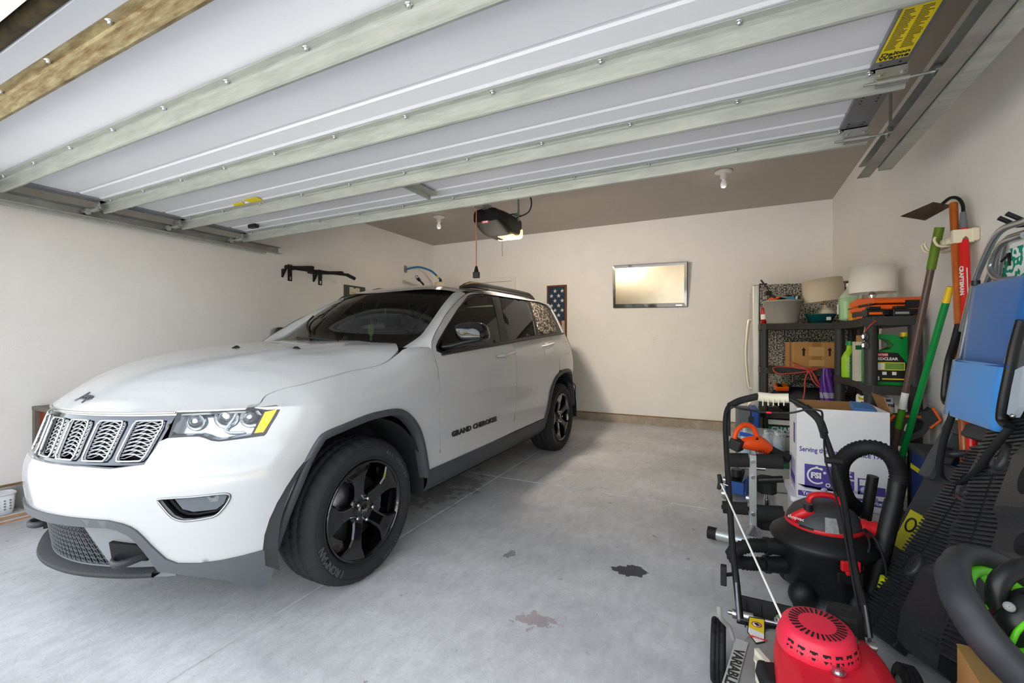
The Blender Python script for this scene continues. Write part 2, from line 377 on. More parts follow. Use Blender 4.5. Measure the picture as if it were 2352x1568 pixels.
# bottom rail with rubber weather seal
mb = MB(); mb.bb((-hw, YS[0] - 1.77 - .006, -.018), (hw, YS[0] - 1.77 + .075, -.001)); obj('bottom_rail', mb, mat('painted_rail', 'c9ced6', .4, metal=.3), gd, bevel=.003)
mb = MB(); mb.tube([(-hw, YS[0] - 1.77 - .026, .005), (hw, YS[0] - 1.77 - .026, .005)], .026, 10); obj('weather_seal', mb, mat('weathered_seal', '2a241c', .85, col2='5d5030', vscale=14, bump=.3), gd)
# roller brackets, hinges
for sx in (-1, 1):
    for yc in (YS[4] - 1.77 - .06, YS[3] - 1.77 - .06, YS[2] - 1.77 - .06):
        mb = MB(); x = sx * (hw - .06); mb.bb((x - .05, yc - .06, -.10), (x + .05, yc - .054, -.03)); mb.cyl((x - sx * .09, yc - .067, -.085), (x + sx * .15, yc - .067, -.085), .006, n=8); mb.cyl((x - sx * .05, yc - .067, -.085), (x + sx * .05, yc - .067, -.085), .013, n=10)
        for bx in (-.035, .035): mb.cyl((x + bx, yc - .054, -.05), (x + bx, yc - .072, -.05), .009, n=6)
        obj('roller_bracket', mb, m_galv2, gd)
        mb = MB(); mb.cyl((sx * (hw + .06), yc - .067, -.085), (sx * (hw + .08), yc - .067, -.085), .026, n=14); obj('roller', mb, m_steel, gd)
mb = MB(); a = onZ(985, 443, DZ - .03) - V((GX, 1.77, DZ)); mb.bb((a.x - .05, a.y - .27, -.035), (a.x + .03, a.y + .06, -.012)); mb.bb((a.x - .04, a.y - .3, -.06), (a.x - .02, a.y + .05, -.03)); obj('operator_bracket', mb, m_galv, gd, bevel=.003)
def sticker(name, pts, m, z=-.0075, lab=None):
    mb = MB(); q = [onZ(*p, DZ + z) - V((GX, 1.77, DZ)) for p in pts]; n = len(q)
    mb.add([(p.x, p.y, z) for p in q] + [(p.x, p.y, z + .002) for p in q], [list(range(n)), [i + n for i in range(n)][::-1]] + [(i, (i + 1) % n, n + (i + 1) % n, n + i) for i in range(n)])
    return obj(name, mb, m, gd, label=lab)
sticker('sticker', [(558, 459), (588, 453), (606, 460), (576, 466)], m_yel, lab='yellow warning sticker')
sticker('sticker', [(534, 469), (556, 464), (564, 470), (540, 474)], m_yel)
p = onZ(582, 520, DZ - .02) - V((GX, 1.77, DZ)); mb = MB(); mb.bb((p.x - .05, p.y - .025, -.035), (p.x + .05, p.y + .025, 0)); obj('door_sensor', mb, m_black, gd, bevel=.006)
# large yellow label on the right end stile, printed lines and upside-down lettering
lx0, lx1 = hw - .118, hw - .02; ly0, ly1 = YS[3] - 1.77 - .32, YS[3] - 1.77 + .02
ly0, ly1 = YS[2] - 1.77 + .08, YS[3] - 1.77 - .155
mb = MB(); mb.bb((lx0, ly0, -.019), (lx1, ly1, -.0165)); lab = obj('warning_label', mb, m_yel, gd, label='yellow warning label with black print')
mb = MB(); rnd = random.Random(3)
for k in range(26):
    y = ly0 + .02 + k * (ly1 - ly0 - .09) / 26
    for c in range(2):
        w = rnd.uniform(.5, 1) * .040; x = lx0 + .006 + c * .046; mb.bb((x, y, -.0196), (x + w, y + .0035, -.0189))
obj('small_print', mb, m_dark, lab)
for tx, yy in (('Wayne', ly1 - .018), ('Dalton', ly1 - .044)):
    mb = MB(); M = Matrix.Translation(((lx0 + lx1) / 2, yy, -.0195)) @ Matrix.Rotation(PI, 4, 'X'); mb.add(*text_mesh(tx, .032, M, .0004, bold=.001)); obj('lettering', mb, m_dark, lab)
# ---- tracks
def track(x, sx, lab):
    t = thing('door_track', lab, 'door track', (x, 1.9, DZ - .085)); L0, L1 = .62 - 1.9, 3.33 - 1.9
    ch = [(-.03, -.035), (.03, -.035), (.036, -.03), (.036, .03), (.03, .035), (-.022, .035), (-.022, .032), (.028, .032), (.033, .028), (.033, -.028), (.028, -.032), (-.03, -.032)]
    ch = [(q[0] * sx, q[1]) for q in ch]
    mb = MB(); mb.prism(ch, L0, L1, Matrix(((1, 0, 0, 0), (0, 0, 1, 0), (0, 1, 0, 0), (0, 0, 0, 1)))); obj('channel', mb, m_galv2, t)
    an = [(.04, -.05), (.10, -.05), (.10, -.047), (.043, -.047), (.043, .02), (.04, .02)]
    mb = MB(); mb.prism([(q[0] * sx, q[1]) for q in an], L0, L1 - .14, Matrix(((1, 0, 0, 0), (0, 0, 1, 0), (0, 1, 0, 0), (0, 0, 0, 1)))); obj('angle_iron', mb, m_galv, t)
    # vertical part down to the jamb
    mb = MB(); pth = [(0, L0, 0), (0, L0 - .02, -.02), (0, L0 - .03, -.08), (0, L0 - .03, -2.3)]
    mb.bb((-.03, L0 - .045, -2.37), (.03, L0 + .01, .03)); obj('vertical_track', mb, m_galv2, t)
    mb = MB(); mb.bb((sx * .045, L1 - .35, .0), (sx * .05, L1 - .31, ZC - DZ + .085)); obj('hanger', mb, m_galv2, t)
    return t
track(.705, 1, 'galvanised horizontal door track beside the right wall')
track(-4.55, -1, 'galvanised horizontal door track beside the left wall')
# ================================================================== opener
RX = GX - .03
t = thing('door_opener', 'black ceiling garage door opener with a glowing light lens', 'door opener', (RX, 3.62, 2.36))
m_oblk = mat('opener_black', '0a0a0b', .4)
mb = MB()
def osec(u, v):
    y = -.20 + .42 * u; s = .62 + .38 * min(1, u * 2.2) if u < .45 else 1.0
    a = 2 * PI * v; w, h2 = .155 * (.8 + .2 * min(1, u * 3)), .085
    c, s2 = math.cos(a), math.sin(a); e = .45
    x = w * math.copysign(abs(c) ** e, c); z = h2 * math.copysign(abs(s2) ** e, s2)
    if z < 0: z *= .35 + .9 * min(1, u * 2.0)
    return (x, y, z)
mb.grid(14, 40, osec, cv=True); n = 40
mb.add([osec(0, k / n) for k in range(n)], [list(range(n))]); mb.add([osec(1, k / n) for k in range(n)], [list(range(n))[::-1]])
obj('motor_housing', mb, m_oblk, t)
m_lens = mat('lit_lens', 'ffe2b0', .4, emit='ffc877', estr=.9)
mb = MB(); mb.prism(rrect(.27, .10, .03), 0, .05, Matrix(((1, 0, 0, .02), (0, 0, 1, .195), (0, 1, 0, -.055), (0, 0, 0, 1)))); mb.bb((-.02, .06, -.112), (.14, .21, -.098)); obj('light_lens', mb, m_lens, t, bevel=.006)
mb = MB(); M = Matrix.Translation((-.0, -.203, -.035)) @ Matrix.Rotation(PI / 2 + .35, 4, 'X'); mb.prism(rrect(.075, .022, .01), 0, .004, M); obj('badge', mb, mat('badge_red', 'c02030', .4), t)
mb = MB(); mb.add(*text_mesh('GENIE', .018, M @ Matrix.Translation((0, 0, .0045)), .0004, bold=.0006)); obj('badge_lettering', mb, mat('badge_white', 'f5f0f0', .5), t)
mb = MB(); mb.bb((-.03, -3.0, .075), (.03, .12, .12)); obj('rail', mb, m_galv2, t, bevel=.006)
mb = MB(); mb.bb((.17, .10, .03), (.175, .13, ZC - 2.36)); mb.bb((.13, .09, .08), (.20, .13, .085)); mb.bb((.02, .06, .085), (.19, .09, .09))
for k in range(7): mb.mi(1).bb((.1665, .11, .12 + k * .07), (.1702, .12, .145 + k * .07))
obj('hanger', mb, [m_galv2, m_black], t)
mb = MB(); mb.tube(spline([(.18, .1, .48), (.24, .12, .34), (.30, .12, .2), (.27, .12, .1), (.14, .14, .07)], 6), .006, 6); obj('power_cord', mb, m_black, t)
mb = MB(); mb.tube([(.06, .0, -.115), (.062, .0, -.19), (.055, .01, -.25), (.065, 0, -.31)], .0015, 5); obj('antenna_wire', mb, m_dark, t)
ropeY = -.36; zt = onX(1106, 645, RX).z
mb = MB(); mb.tube([(0, ropeY, .08), (0, ropeY, 1.9 - 2.36)], .0045, 6); obj('release_rope', mb, mat('red_rope', 'd2705c', .8), t)
mb = MB(); mb.cyl((0, ropeY, 1.91 - 2.36), (0, ropeY, 1.86 - 2.36), .010, .022, 10); mb.box((0, ropeY, 1.835 - 2.36), (.055, .03, .05)); obj('release_handle', mb, m_black, t, bevel=.005)
mb = MB(); mb.bb((-.04, ropeY - .05, .06), (.04, ropeY + .06, .085)); obj('trolley', mb, m_steel, t, bevel=.004)
lp = bpy.data.lights.new('opener_bulb', 'AREA'); lp.shape = 'DISK'; lp.size = .16; lp.energy = 18; lp.color = (1, .86, .72)
lo = bpy.data.objects.new('opener_bulb', lp); COL.objects.link(lo); lo.parent = t; lo.location = (.06, .17, -.122); lo.rotation_euler = (math.radians(58), 0, 0)
# ================================================================== bare bulbs on the ceiling
m_porc = mat('porcelain', 'd8d6d2', .3); m_bulb = mat('bulb_glass', 'e9e6f2', .12, spec=.6, emit='fff2e0', estr=.04)
for px, py, lab in ((1662, 393, 'bare light bulb in a porcelain ceiling holder near the right wall'), (1008, 497, 'bare light bulb in a porcelain ceiling holder behind the white car')):
    p = onZ(px, py, ZC); t = thing('ceiling_bulb', lab, 'light bulb', p, group='bare ceiling bulbs')
    mb = MB(); mb.lathe([(.001, 0), (.085, 0), (.085, -.012), (.06, -.022), (.034, -.03), (.03, -.075), (.026, -.08), (.001, -.08)], 20); obj('holder', mb, m_porc, t)
    mb = MB(); mb.lathe([(.014, -.078), (.016, -.095), (.027, -.115), (.031, -.135), (.028, -.155), (.016, -.168), (.001, -.171)], 16); obj('bulb', mb, m_bulb, t)
    lp = bpy.data.lights.new('bulb_light', 'POINT'); lp.energy = .12; lp.color = (1, .86, .68); lp.shadow_soft_size = .05
    lo = bpy.data.objects.new('bulb_light', lp); COL.objects.link(lo); lo.parent = t; lo.location = (0, 0, -.23)
# ================================================================== the white car
CAR = thing('car', 'white five-door sport utility vehicle parked nose out with black wheels', 'car', (-2.65, 1.773, fz(1.773)), (math.atan(SLOPE), 0, math.radians(-.79)))
CM = Matrix.LocRotScale(CAR.location, CAR.rotation_euler, None); CMI = CM.inverted()
def cray(px, py): return CMI @ CAMP, CMI.to_3x3() @ ray(px, py)
m_paint = mat('white_car_paint', 'b6b7b8', .2, spec=.5, coat=.7)
m_clad = mat('grey_cladding', '3d4044', .5, bump=.05, bscale=300)
m_clad2 = mat('grey_valance', '53565a', .5, bump=.05, bscale=300)
m_gap = mat('panel_gap_dark', '0b0c0d', .8)
m_gloss = mat('gloss_black_trim', '08090a', .08, coat=.5)
m_satin = mat('satin_black_trim', '121315', .4)
m_chrome = mat('dark_chrome', '9a9da2', .08, metal=1)
m_chrome2 = mat('bright_chrome', 'd6d8da', .06, metal=1)
def glassmat(name, tint, tr, rough=.02, spec=.5):          # tinted pane: mirror-like reflection over a see-through tint
    m = bpy.data.materials.new(name); m.use_nodes = True; nt = m.node_tree; nt.nodes.clear(); N = nt.nodes.new
    out = N('ShaderNodeOutputMaterial'); mx = N('ShaderNodeMixShader'); fr = N('ShaderNodeFresnel'); fr.inputs[0].default_value = 1.5
    tp = N('ShaderNodeBsdfTransparent'); tp.inputs[0].default_value = lin(tint); gl = N('ShaderNodeBsdfGlossy'); gl.inputs['Roughness'].default_value = rough
    m2 = N('ShaderNodeMixShader'); df = N('ShaderNodeBsdfDiffuse'); df.inputs[0].default_value = (.01, .012, .012, 1); m2.inputs[0].default_value = 1 - tr
    nt.links.new(tp.outputs[0], m2.inputs[1]); nt.links.new(df.outputs[0], m2.inputs[2])
    nt.links.new(fr.outputs[0], mx.inputs[0]); nt.links.new(m2.outputs[0], mx.inputs[1]); nt.links.new(gl.outputs[0], mx.inputs[2]); nt.links.new(mx.outputs[0], out.inputs[0]); return m
m_gls = glassmat('windscreen_glass', 'a9c4b4', .9); m_gtint = glassmat('privacy_glass', '20201f', .5); m_gdoor = glassmat('door_glass', '8fa396', .85)
# ---- plan outline and inset profiles
def interp(T, x):
    if x <= T[0][0]: return T[0][1]
    for (a, fa), (b, fb) in zip(T, T[1:]):
        if x <= b: t = (x - a) / (b - a); t2 = t * t * (3 - 2 * t) * .35 + t * .65; return fa + (fb - fa) * t2
    return T[-1][1]
def hermite(T):                                            # smooth 1-D curve through table, monotone-ish
    xs = [a for a, _ in T]; ys = [b for _, b in T]; n = len(T); m = []
    for i in range(n):
        if i in (0, n - 1): k = 0 if i else 1; j = (i, i + 1) if i == 0 else (i - 1, i); m.append((ys[j[1]] - ys[j[0]]) / (xs[j[1]] - xs[j[0]]))
        else:
            d0 = (ys[i] - ys[i - 1]) / (xs[i] - xs[i - 1]); d1 = (ys[i + 1] - ys[i]) / (xs[i + 1] - xs[i]); m.append(0 if d0 * d1 < 0 else 2 * d0 * d1 / (d0 + d1 + 1e-12))
    def f(x):
        if x <= xs[0]: return ys[0] + m[0] * (x - xs[0])
        if x >= xs[-1]: return ys[-1] + m[-1] * (x - xs[-1])
        for i in range(n - 1):
            if x <= xs[i + 1]:
                h = xs[i + 1] - xs[i]; t = (x - xs[i]) / h
                return (2 * t ** 3 - 3 * t * t + 1) * ys[i] + (t ** 3 - 2 * t * t + t) * h * m[i] + (-2 * t ** 3 + 3 * t * t) * ys[i + 1] + (t ** 3 - t * t) * h * m[i + 1]
    return f
CP = [(-.2, -.945), (0, -.968), (.2, -.945), (.4, -.875), (.55, -.79), (.68, -.70), (.78, -.605), (.855, -.50), (.905, -.385), (.937, -.22), (.95, 0), (.956, .6), (.957, 1.2), (.957, 2.0), (.955, 2.6), (.948, 2.95), (.93, 3.2), (.90, 3.4), (.84, 3.58), (.72, 3.68), (.4, 3.74), (0, 3.75), (-.4, 3.74)]
_c = [V((p[0], p[1], 0)) for p in CP]; _pts = spline(_c, 12)[12:-12]
CS = [0.0]
for a, b in zip(_pts, _pts[1:]): CS.append(CS[-1] + (b - a).length)
_nrm = []
for i in range(len(_pts)):
    t = (_pts[min(i + 1, len(_pts) - 1)] - _pts[max(i - 1, 0)]).normalized(); _nrm.append(V((t.y, -t.x, 0)))
_nrm[0] = V((0, -1, 0)); _nrm[-1] = V((0, 1, 0)); SMAX = CS[-1]
def plan(s):
    sg = 1 if s >= 0 else -1; s = min(abs(s), SMAX); lo, hi = 0, len(CS) - 1
    while hi - lo > 1:
        mid = (lo + hi) // 2
        if CS[mid] <= s: lo = mid
        else: hi = mid
    t = (s - CS[lo]) / max(1e-9, CS[hi] - CS[lo]); p = _pts[lo].lerp(_pts[hi], t); n = _nrm[lo].lerp(_nrm[hi], t).normalized()
    return V((p.x * sg, p.y, 0)), V((n.x * sg, n.y, 0))
_side = [(p.y, CS[i]) for i, p in enumerate(_pts) if p.x > .3 and -.85 < p.y < 3.6]
def s_of_y(y): return interp_lin(_side, y)
def interp_lin(T, x):
    if x <= T[0][0]: return T[0][1]
    for (a, fa), (b, fb) in zip(T, T[1:]):
        if x <= b: return fa + (fb - fa) * (x - a) / max(1e-9, b - a)
    return T[-1][1]
insF = hermite([(.2, .075), (.26, .058), (.32, .044), (.42, .03), (.55, .012), (.68, 0), (.74, .006), (.79, .03), (.88, .06), (.985, .10), (1.06, .16)])
insS = hermite([(.2, .06), (.28, .042), (.36, .028), (.48, .020), (.60, .016), (.70, .020), (.82, .008), (.90, 0), (.98, .003), (1.06, .014), (1.13, .032), (1.20, .058), (1.28, .092), (1.45, .168), (1.58, .234), (1.655, .28), (1.72, .34)])
insR = hermite([(.2, .10), (.3, .03), (.45, 0), (.65, .0), (.70, .04), (.95, .05), (1.10, .07), (1.25, .13), (1.45, .25), (1.60, .36), (1.655, .42), (1.72, .5)])
def sstep(a, b, x): t = max(0, min(1, (x - a) / (b - a))); return t * t * (3 - 2 * t)
def B(s, z, off=0.0):
    p, n = plan(s); wf = 1 - sstep(-.62, -.22, p.y); wr = sstep(3.25, 3.66, p.y)
    i = insS(z)
    if wf > 0: i = i * (1 - wf) + insF(z) * wf
    if wr > 0: i = i * (1 - wr) + insR(z) * wr
    q = p - n * (i - off); q.z = z; return q
def hitB(px, py, t0=.6, t1=8):
    o, d = cray(px, py)
    def f(t):
        p = o + d * t
        best = None
        for k in range(0, len(_pts), 6):
            q = (_pts[k].x - p.x) ** 2 + (_pts[k].y - p.y) ** 2
            if best is None or q < best[0]: best = (q, k)
        k0 = best[1]; best = min(((_pts[k].x - p.x) ** 2 + (_pts[k].y - p.y) ** 2, k) for k in range(max(0, k0 - 6), min(len(_pts), k0 + 7)))
        s = CS[best[1]]; 
        pp, n = plan(s); tt = V((-n.y, n.x, 0)); s = max(0, s + (p - pp).dot(tt)); b = B(s, p.z); _, n = plan(s); return (p - b).dot(n), s, p.z
    N = 120; prev = f(t0)
    for i in range(1, N + 1):
        t = t0 + (t1 - t0) * i / N; c = f(t)
        if prev[0] > 0 >= c[0]:
            a, b = t0 + (t1 - t0) * (i - 1) / N, t
            for _ in range(18):
                m = (a + b) / 2
                if f(m)[0] > 0: a = m
                else: b = m
            r = f((a + b) / 2); return (r[1], r[2])
        prev = c
    r = min((f(t0 + (t1 - t0) * i / N) for i in range(N + 1)), key=lambda q: abs(q[0])); return (r[1], r[2])
# ---- bonnet / wing top surface
zshT = [(-.95, .985), (-.42, .985), (-.1, .94), (.7, .93)]
def zsh(y): return interp_lin(zshT, y)
_E = []
for i, s in enumerate(CS):
    if _pts[i].y > .9: break
    y = _pts[i].y; e = B(s, zsh(y)); _E.append((e.x, e.y))
_Ey = [(y, x) for x, y in _E]; _Ex = [(x, y) for x, y in _E]
def Wt(y): return max(1e-3, interp_lin(_Ey, y))
def yF(x): return interp_lin(_Ex, min(abs(x), _E[-1][0]))
rise = hermite([(0, 0), (.03, .028), (.07, .056), (.16, .11), (.31, .166), (.53, .216), (.80, .247), (1.1, .266), (1.5, .278)])
def zhood(x, y):
    w = Wt(y); r = min(1.0, abs(x) / w); b = zsh(y)
    dd = max(0, y - min(yF(x), -.42)); zt = .985 + rise(dd)
    z = b + (zt - b) * math.sqrt(max(0, 1 - r ** (5 + 7 * sstep(.05, .6, y))))
    z += .010 * sstep(.05, .35, dd) * (1 - sstep(.38, .52, abs(x)))
    return z
def H(a, y, off=0.0):
    x = Wt(y) * math.sin(max(-1, min(1, a)) * PI / 2); z = zhood(x, y); w = sstep(.25, .60, y) * sstep(.5, .74, abs(a))
    if w > 0: bx = B(SY(y), z).x; x += (math.copysign(bx, x) - x) * w
    return V((x, y, z + off))
def hitH(px, py, t0=.5, t1=6):
    o, d = cray(px, py)
    def f(t):
        p = o + d * t
        if p.y < -.86 or p.y > .75 or abs(p.x) > Wt(p.y): return 1, p
        return p.z - zhood(p.x, p.y), p
    prev = f(t0); N = 400
    for i in range(1, N + 1):
        t = t0 + (t1 - t0) * i / N; c = f(t)
        if prev[0] > 0 >= c[0]:
            a, b = t0 + (t1 - t0) * (i - 1) / N, t
            for _ in range(18):
                m = (a + b) / 2
                if f(m)[0] > 0: a = m
                else: b = m
            p = o + d * b; return (math.asin(max(-1, min(1, p.x / Wt(p.y)))) * 2 / PI, p.y)
        prev = c
    raise Exception('no hood hit %s' % ((px, py),))
def patch(name, outline, holes, fn, m, parent=CAR, step=.035, edge=.012, mirror=False, label=None, flip=False, bw=None):
    """trimmed panel with a rolled-in edge; fn(u, v, off) gives the point"""
    vs, fs, loops = panel2d(outline, holes, step, lambda u, v: fn(u, v))
    mb = MB()
    # orient outward
    def tri_n(f): a, b, c = V(vs[f[0]]), V(vs[f[1]]), V(vs[f[2]]); return (b - a).cross(c - a)
    k = max(fs, key=lambda f: tri_n(f).length)
    c = sum((V(vs[i]) for i in k), V()) / 3; n = tri_n(k)
    cen = V((0, 1.3, .8)); dirv = c - cen
    if n.dot(dirv) < 0: fs = [f[::-1] for f in fs]
    mb.add(vs, fs, True)
    if edge:
        for L2 in [outline] + list(holes):
            P2 = []
            sx, sy = step if isinstance(step, tuple) else (step, step)
            for i in range(len(L2)):
                a, b = L2[i], L2[(i + 1) % len(L2)]; q = max(1, int(max(abs(b[0] - a[0]) / sx, abs(b[1] - a[1]) / sy) + .5))
                for j in range(q): P2.append((a[0] + (b[0] - a[0]) * j / q, a[1] + (b[1] - a[1]) * j / q))
            A = [fn(*p) for p in P2]; Bq = [fn(p[0], p[1], -edge) for p in P2]; n2 = len(P2)
            mb.add(A + Bq, [(i, (i + 1) % n2, n2 + (i + 1) % n2, n2 + i) for i in range(n2)])
    o = obj(name, mb, m, parent, label=label)
    if mirror:
        mb2 = MB(); mb2.v = [(-p[0], p[1], p[2]) for p in mb.v]; mb2.f = [f[::-1] for f in mb.f]; mb2.m = mb.m; mb2.sm = mb.sm
        obj(name, mb2, m, parent, label=label)
    return o
def mir(mb):
    m2 = MB(); m2.v = [(-p[0], p[1], p[2]) for p in mb.v]; m2.f = [f[::-1] for f in mb.f]; m2.m = list(mb.m); m2.sm = list(mb.sm); return m2
def both(name, mb, m, parent=CAR, **k): obj(name, mb, m, parent, **k); return obj(name, mir(mb), m, parent, **k)
def strip(path, w, fn, off=.0008):                          # thin dark seam lying on a surface
    P = [fn(p[0], p[1], off) for p in path]; mb = MB(); vs = []
    for i, p in enumerate(P):
        t = (P[min(i + 1, len(P) - 1)] - P[max(0, i - 1)]).normalized()
        q = fn(path[i][0], path[i][1], off + .01) - p; s = t.cross(q).normalized() * w / 2; vs += [p - s, p + s]
    mb.add(vs, [(2 * i, 2 * i + 1, 2 * i + 3, 2 * i + 2) for i in range(len(P) - 1)], True); return mb
def hb(*pts): return [hitB(*p) for p in pts]
def smooth2(pts, n=5): return [(p.x, p.y) for p in spline([V((a, b, 0)) for a, b in pts], n)]
SY = s_of_y
# ---- wheel arch outlines in (s, z)
archR = [(2.37, .42), (2.43, .53), (2.52, .68), (2.60, .79), (2.66, .845), (2.74, .875), (2.86, .900), (3.02, .905), (3.14, .885), (3.22, .845), (3.30, .76), (3.37, .62), (3.42, .45)]
def arch_in(A, d):                                          # offset an arch polyline inwards (towards the wheel)
    cx = (A[0][0] + A[-1][0]) / 2; out = []
    for i, (y, z) in enumerate(A):
        t = V((A[min(i + 1, len(A) - 1)][0] - A[max(0, i - 1)][0], A[min(i + 1, len(A) - 1)][1] - A[max(0, i - 1)][1])).normalized(); out.append((y + t.y * d, z - t.x * d))
    return out
fR = [(SY(y), z) for y, z in archR]
fF = hb((621, 1258), (648, 1180), (677, 1110), (702, 1053), (728, 1008), (745, 992), (779, 977), (841, 952), (880, 942), (907, 938), (923, 940), (938, 948), (955, 967), (968, 993), (978, 1035), (986, 1090))
# ---- pixel-traced seams of the near side
belt = hb((1013, 811), (1060, 803), (1100, 796), (1150, 788), (1200, 779), (1250, 771), (1293, 764))
door_f = hb((1013, 1078), (1011, 1000), (1010, 930), (1010, 880), (1008, 850), (1003, 825), (992, 801))
door_b = hb((1179, 992), (1184, 950), (1186, 915), (1187, 870), (1186, 825), (1182, 803), (1176, 786))
door_r = hb((1285, 828), (1281, 808), (1272, 788), (1261, 771))
def cX(px, py, x): o, d = cray(px, py); return o + d * ((x - o.x) / d.x)
wsE = [cX(*p) for p in ((925, 798, .74), (950, 782, .73), (968, 768, .72), (981, 751, .705), (994, 732.6, .69), (1019, 697, .655), (1040, 673, .62))]
pilE = hb((992, 801), (992, 785), (999, 766), (1012, 743), (1025, 721), (1050, 692), (1070, 675))
dlo = hb((1001, 795), (1003, 806), (1013, 811)) + belt[1:] + hb((1283, 742), (1267, 711), (1256, 700), (1240, 694), (1218, 688), (1180, 680), (1131, 674), (1100, 673.5), (1086, 674.5), (1074, 679), (1050, 710), (1024, 751), (1006, 782))
zs0 = .437                                                  # lower edge of the painted doors
G = .0035
def sh(pts, ds): return [(a + ds, b) for a, b in pts]
# front bumper upper edge (right half), from the grille centre outwards to the arch
gril_b = [(0, .775), (.15, .775), (.30, .773), (.42, .768)]
up = hb((331, 1067), (345, 1045), (358, 1028), (366, 1014), (384, 1006), (430, 1003), (455, 1002.5), (470, 1006), (485, 1012), (503, 1014), (560, 1007), (607, 1000.5), (616, 994), (660, 990), (705, 984), (722, 992), (734, 1000))
lowe = hb((250, 1194), (281, 1201), (300, 1208), (315, 1217), (332, 1233), (349, 1251), (366, 1267), (383, 1282), (409, 1292), (460, 1292), (510, 1285), (560, 1274), (600, 1263), (622, 1257))
zl0 = lowe[0][1]
# ---- painted panels
cen_lo = [(0, .572), (.15, .572), (.30, .568)]
bump_r = gril_b + up                                        # centre -> out, upper edge
low_r = cen_lo + lowe
arch_bit = [p for p in fF if p[0] < up[-1][0] - .01]        # front lower part of the arch, from low to high
bump = bump_r + [p for p in arch_bit[::-1] if p[1] > .30] + low_r[::-1][1:-1] + [(-a, b) for a, b in low_r[:-1]] + [(-a, b) for a, b in arch_bit if b > .30] + [(-a, b) for a, b in bump_r[::-1][:-1]]
fog = hb((363, 1150), (372, 1145), (440, 1141), (505, 1134), (524, 1134), (529, 1141), (520, 1158), (505, 1176), (487, 1187), (440, 1195), (415, 1195), (395, 1187), (377, 1168))
patch('front_bumper', bump, [fog, [(-a, b) for a, b in fog]], B, m_paint, step=.022, edge=.02)
# wing lower panel
wing = [up[11], up[12], up[13], up[14], up[15], up[16]] + [p for p in fF if p[0] > up[-1][0] + .005] + [(fF[-1][0] + .003, .415)] + [(a - G, b) for a, b in door_f if b > .41 and b < .93]
ydf = door_f[3][0]
wing += [(ydf - G, .93)] + [(s, zsh(plan(s)[0].y)) for s in [ydf - .02 - k * .06 for k in range(22)] if s > hitB(646, 934)[0]] + hb((646, 936), (636, 956), (622, 978), (612, 996))
patch('front_wing', wing, [], lambda s, z, o=0: B(s, z, o), m_paint, step=.025, edge=.02, mirror=True)
hl = [hitH(*p) for p in ((585, 935), (605, 915), (626, 901), (660, 890), (713, 878), (770, 862), (815, 850), (866, 840), (885, 832), (897, 824), (910, 811), (916, 803))]
hl = [(p.x, p.y) for p in spline([V((a, b, 0)) for a, b in hl], 3)]
crn = hitH(927, 798); yd = plan(ydf)[0].y
wt = [(a + .004, y) for a, y in hl] + [crn, (crn[0] + .04, yd - .0)] + [(1.0, yd - .004)] + [(1.0, y) for y in [yd - .05 * k for k in range(1, 24)] if y > -.40] + [(1.0, -.41)]
patch('wing_top', wt, [], H, m_paint, step=(.02, .03), edge=.012, mirror=True)
hx = [(Wt(y) * math.sin(a * PI / 2) - .004, y) for a, y in hl]
front = [(x, yF(x) + .004) for x in [-.735 + 1.47 * k / 60 for k in range(61)]]
rear = [(x, .455 + .05 * (x / .7) ** 2) for x in [.70 - 1.4 * k / 24 for k in range(25)]]
hood_o = front + [p for p in hx if p[1] > -.455] + rear + [(-x, y) for x, y in hx[::-1] if y > -.455]
HX = lambda x, y, o=0: V((x, y, zhood(x, y) + o))
patch('bonnet', hood_o, [], HX, m_paint, step=.022, edge=.02)
# doors
fd = [(a + G, b) for a, b in door_f if b > zs0] ; fd = [(fd[0][0], zs0)] + fd + hb((1003, 806), (1013, 811)) + belt[1:4] + [(a - G, b) for a, b in door_b[::-1]][0:] 
fd = [p for p in fd if p[1] >= zs0 - 1e-6] + [(door_b[0][0] - G, zs0 + .02)]
patch('front_door', fd, [], B, m_paint, step=.04, edge=.02, mirror=True)
kr = [p for p in fR if p[1] > zs0 + .03 and p[0] < door_r[0][0] - .015]
rdn = [(door_b[0][0] + G, zs0 + .02)] + [(a + G, b) for a, b in door_b[1:]] + belt[4:5] + [(door_r[-1][0] - G, door_r[-1][1])] + [(a - G, b) for a, b in door_r[::-1][1:]] + [(door_r[0][0] - .02, .90)] + kr[::-1] + [(kr[0][0] - .05, zs0 + .02)]
patch('rear_door', rdn, [], B, m_paint, step=.04, edge=.02, mirror=True)
sR = SY(3.56); s_top0 = pilE[-1][0]
quarter = [(a, b) for a, b in pilE] + [(s_top0 + .06, 1.640), (s_top0 + .16, 1.652)] + [(s_top0 + .16 + (sR - s_top0 - .16) * k / 20, 1.655) for k in range(1, 21)] + [(sR, .70), (sR - .02, .5)]
quarter += [p for p in fR[::-1] if p[0] > door_r[0][0] - .0] + [(door_r[0][0] + G - .004, .905)] + [(a + G, b) for a, b in door_r] + [belt[-1]] + dlo[9:]
# the daylight opening, walked from its rear corner forwards over the top to the front corner
quarter += [dlo[0], dlo[1]]
quarter = [q for i, q in enumerate(quarter) if i == 0 or (abs(q[0] - quarter[i - 1][0]) + abs(q[1] - quarter[i - 1][1])) > .002]
patch('body_side', quarter, [], B, m_paint, step=.04, edge=.02, mirror=True)
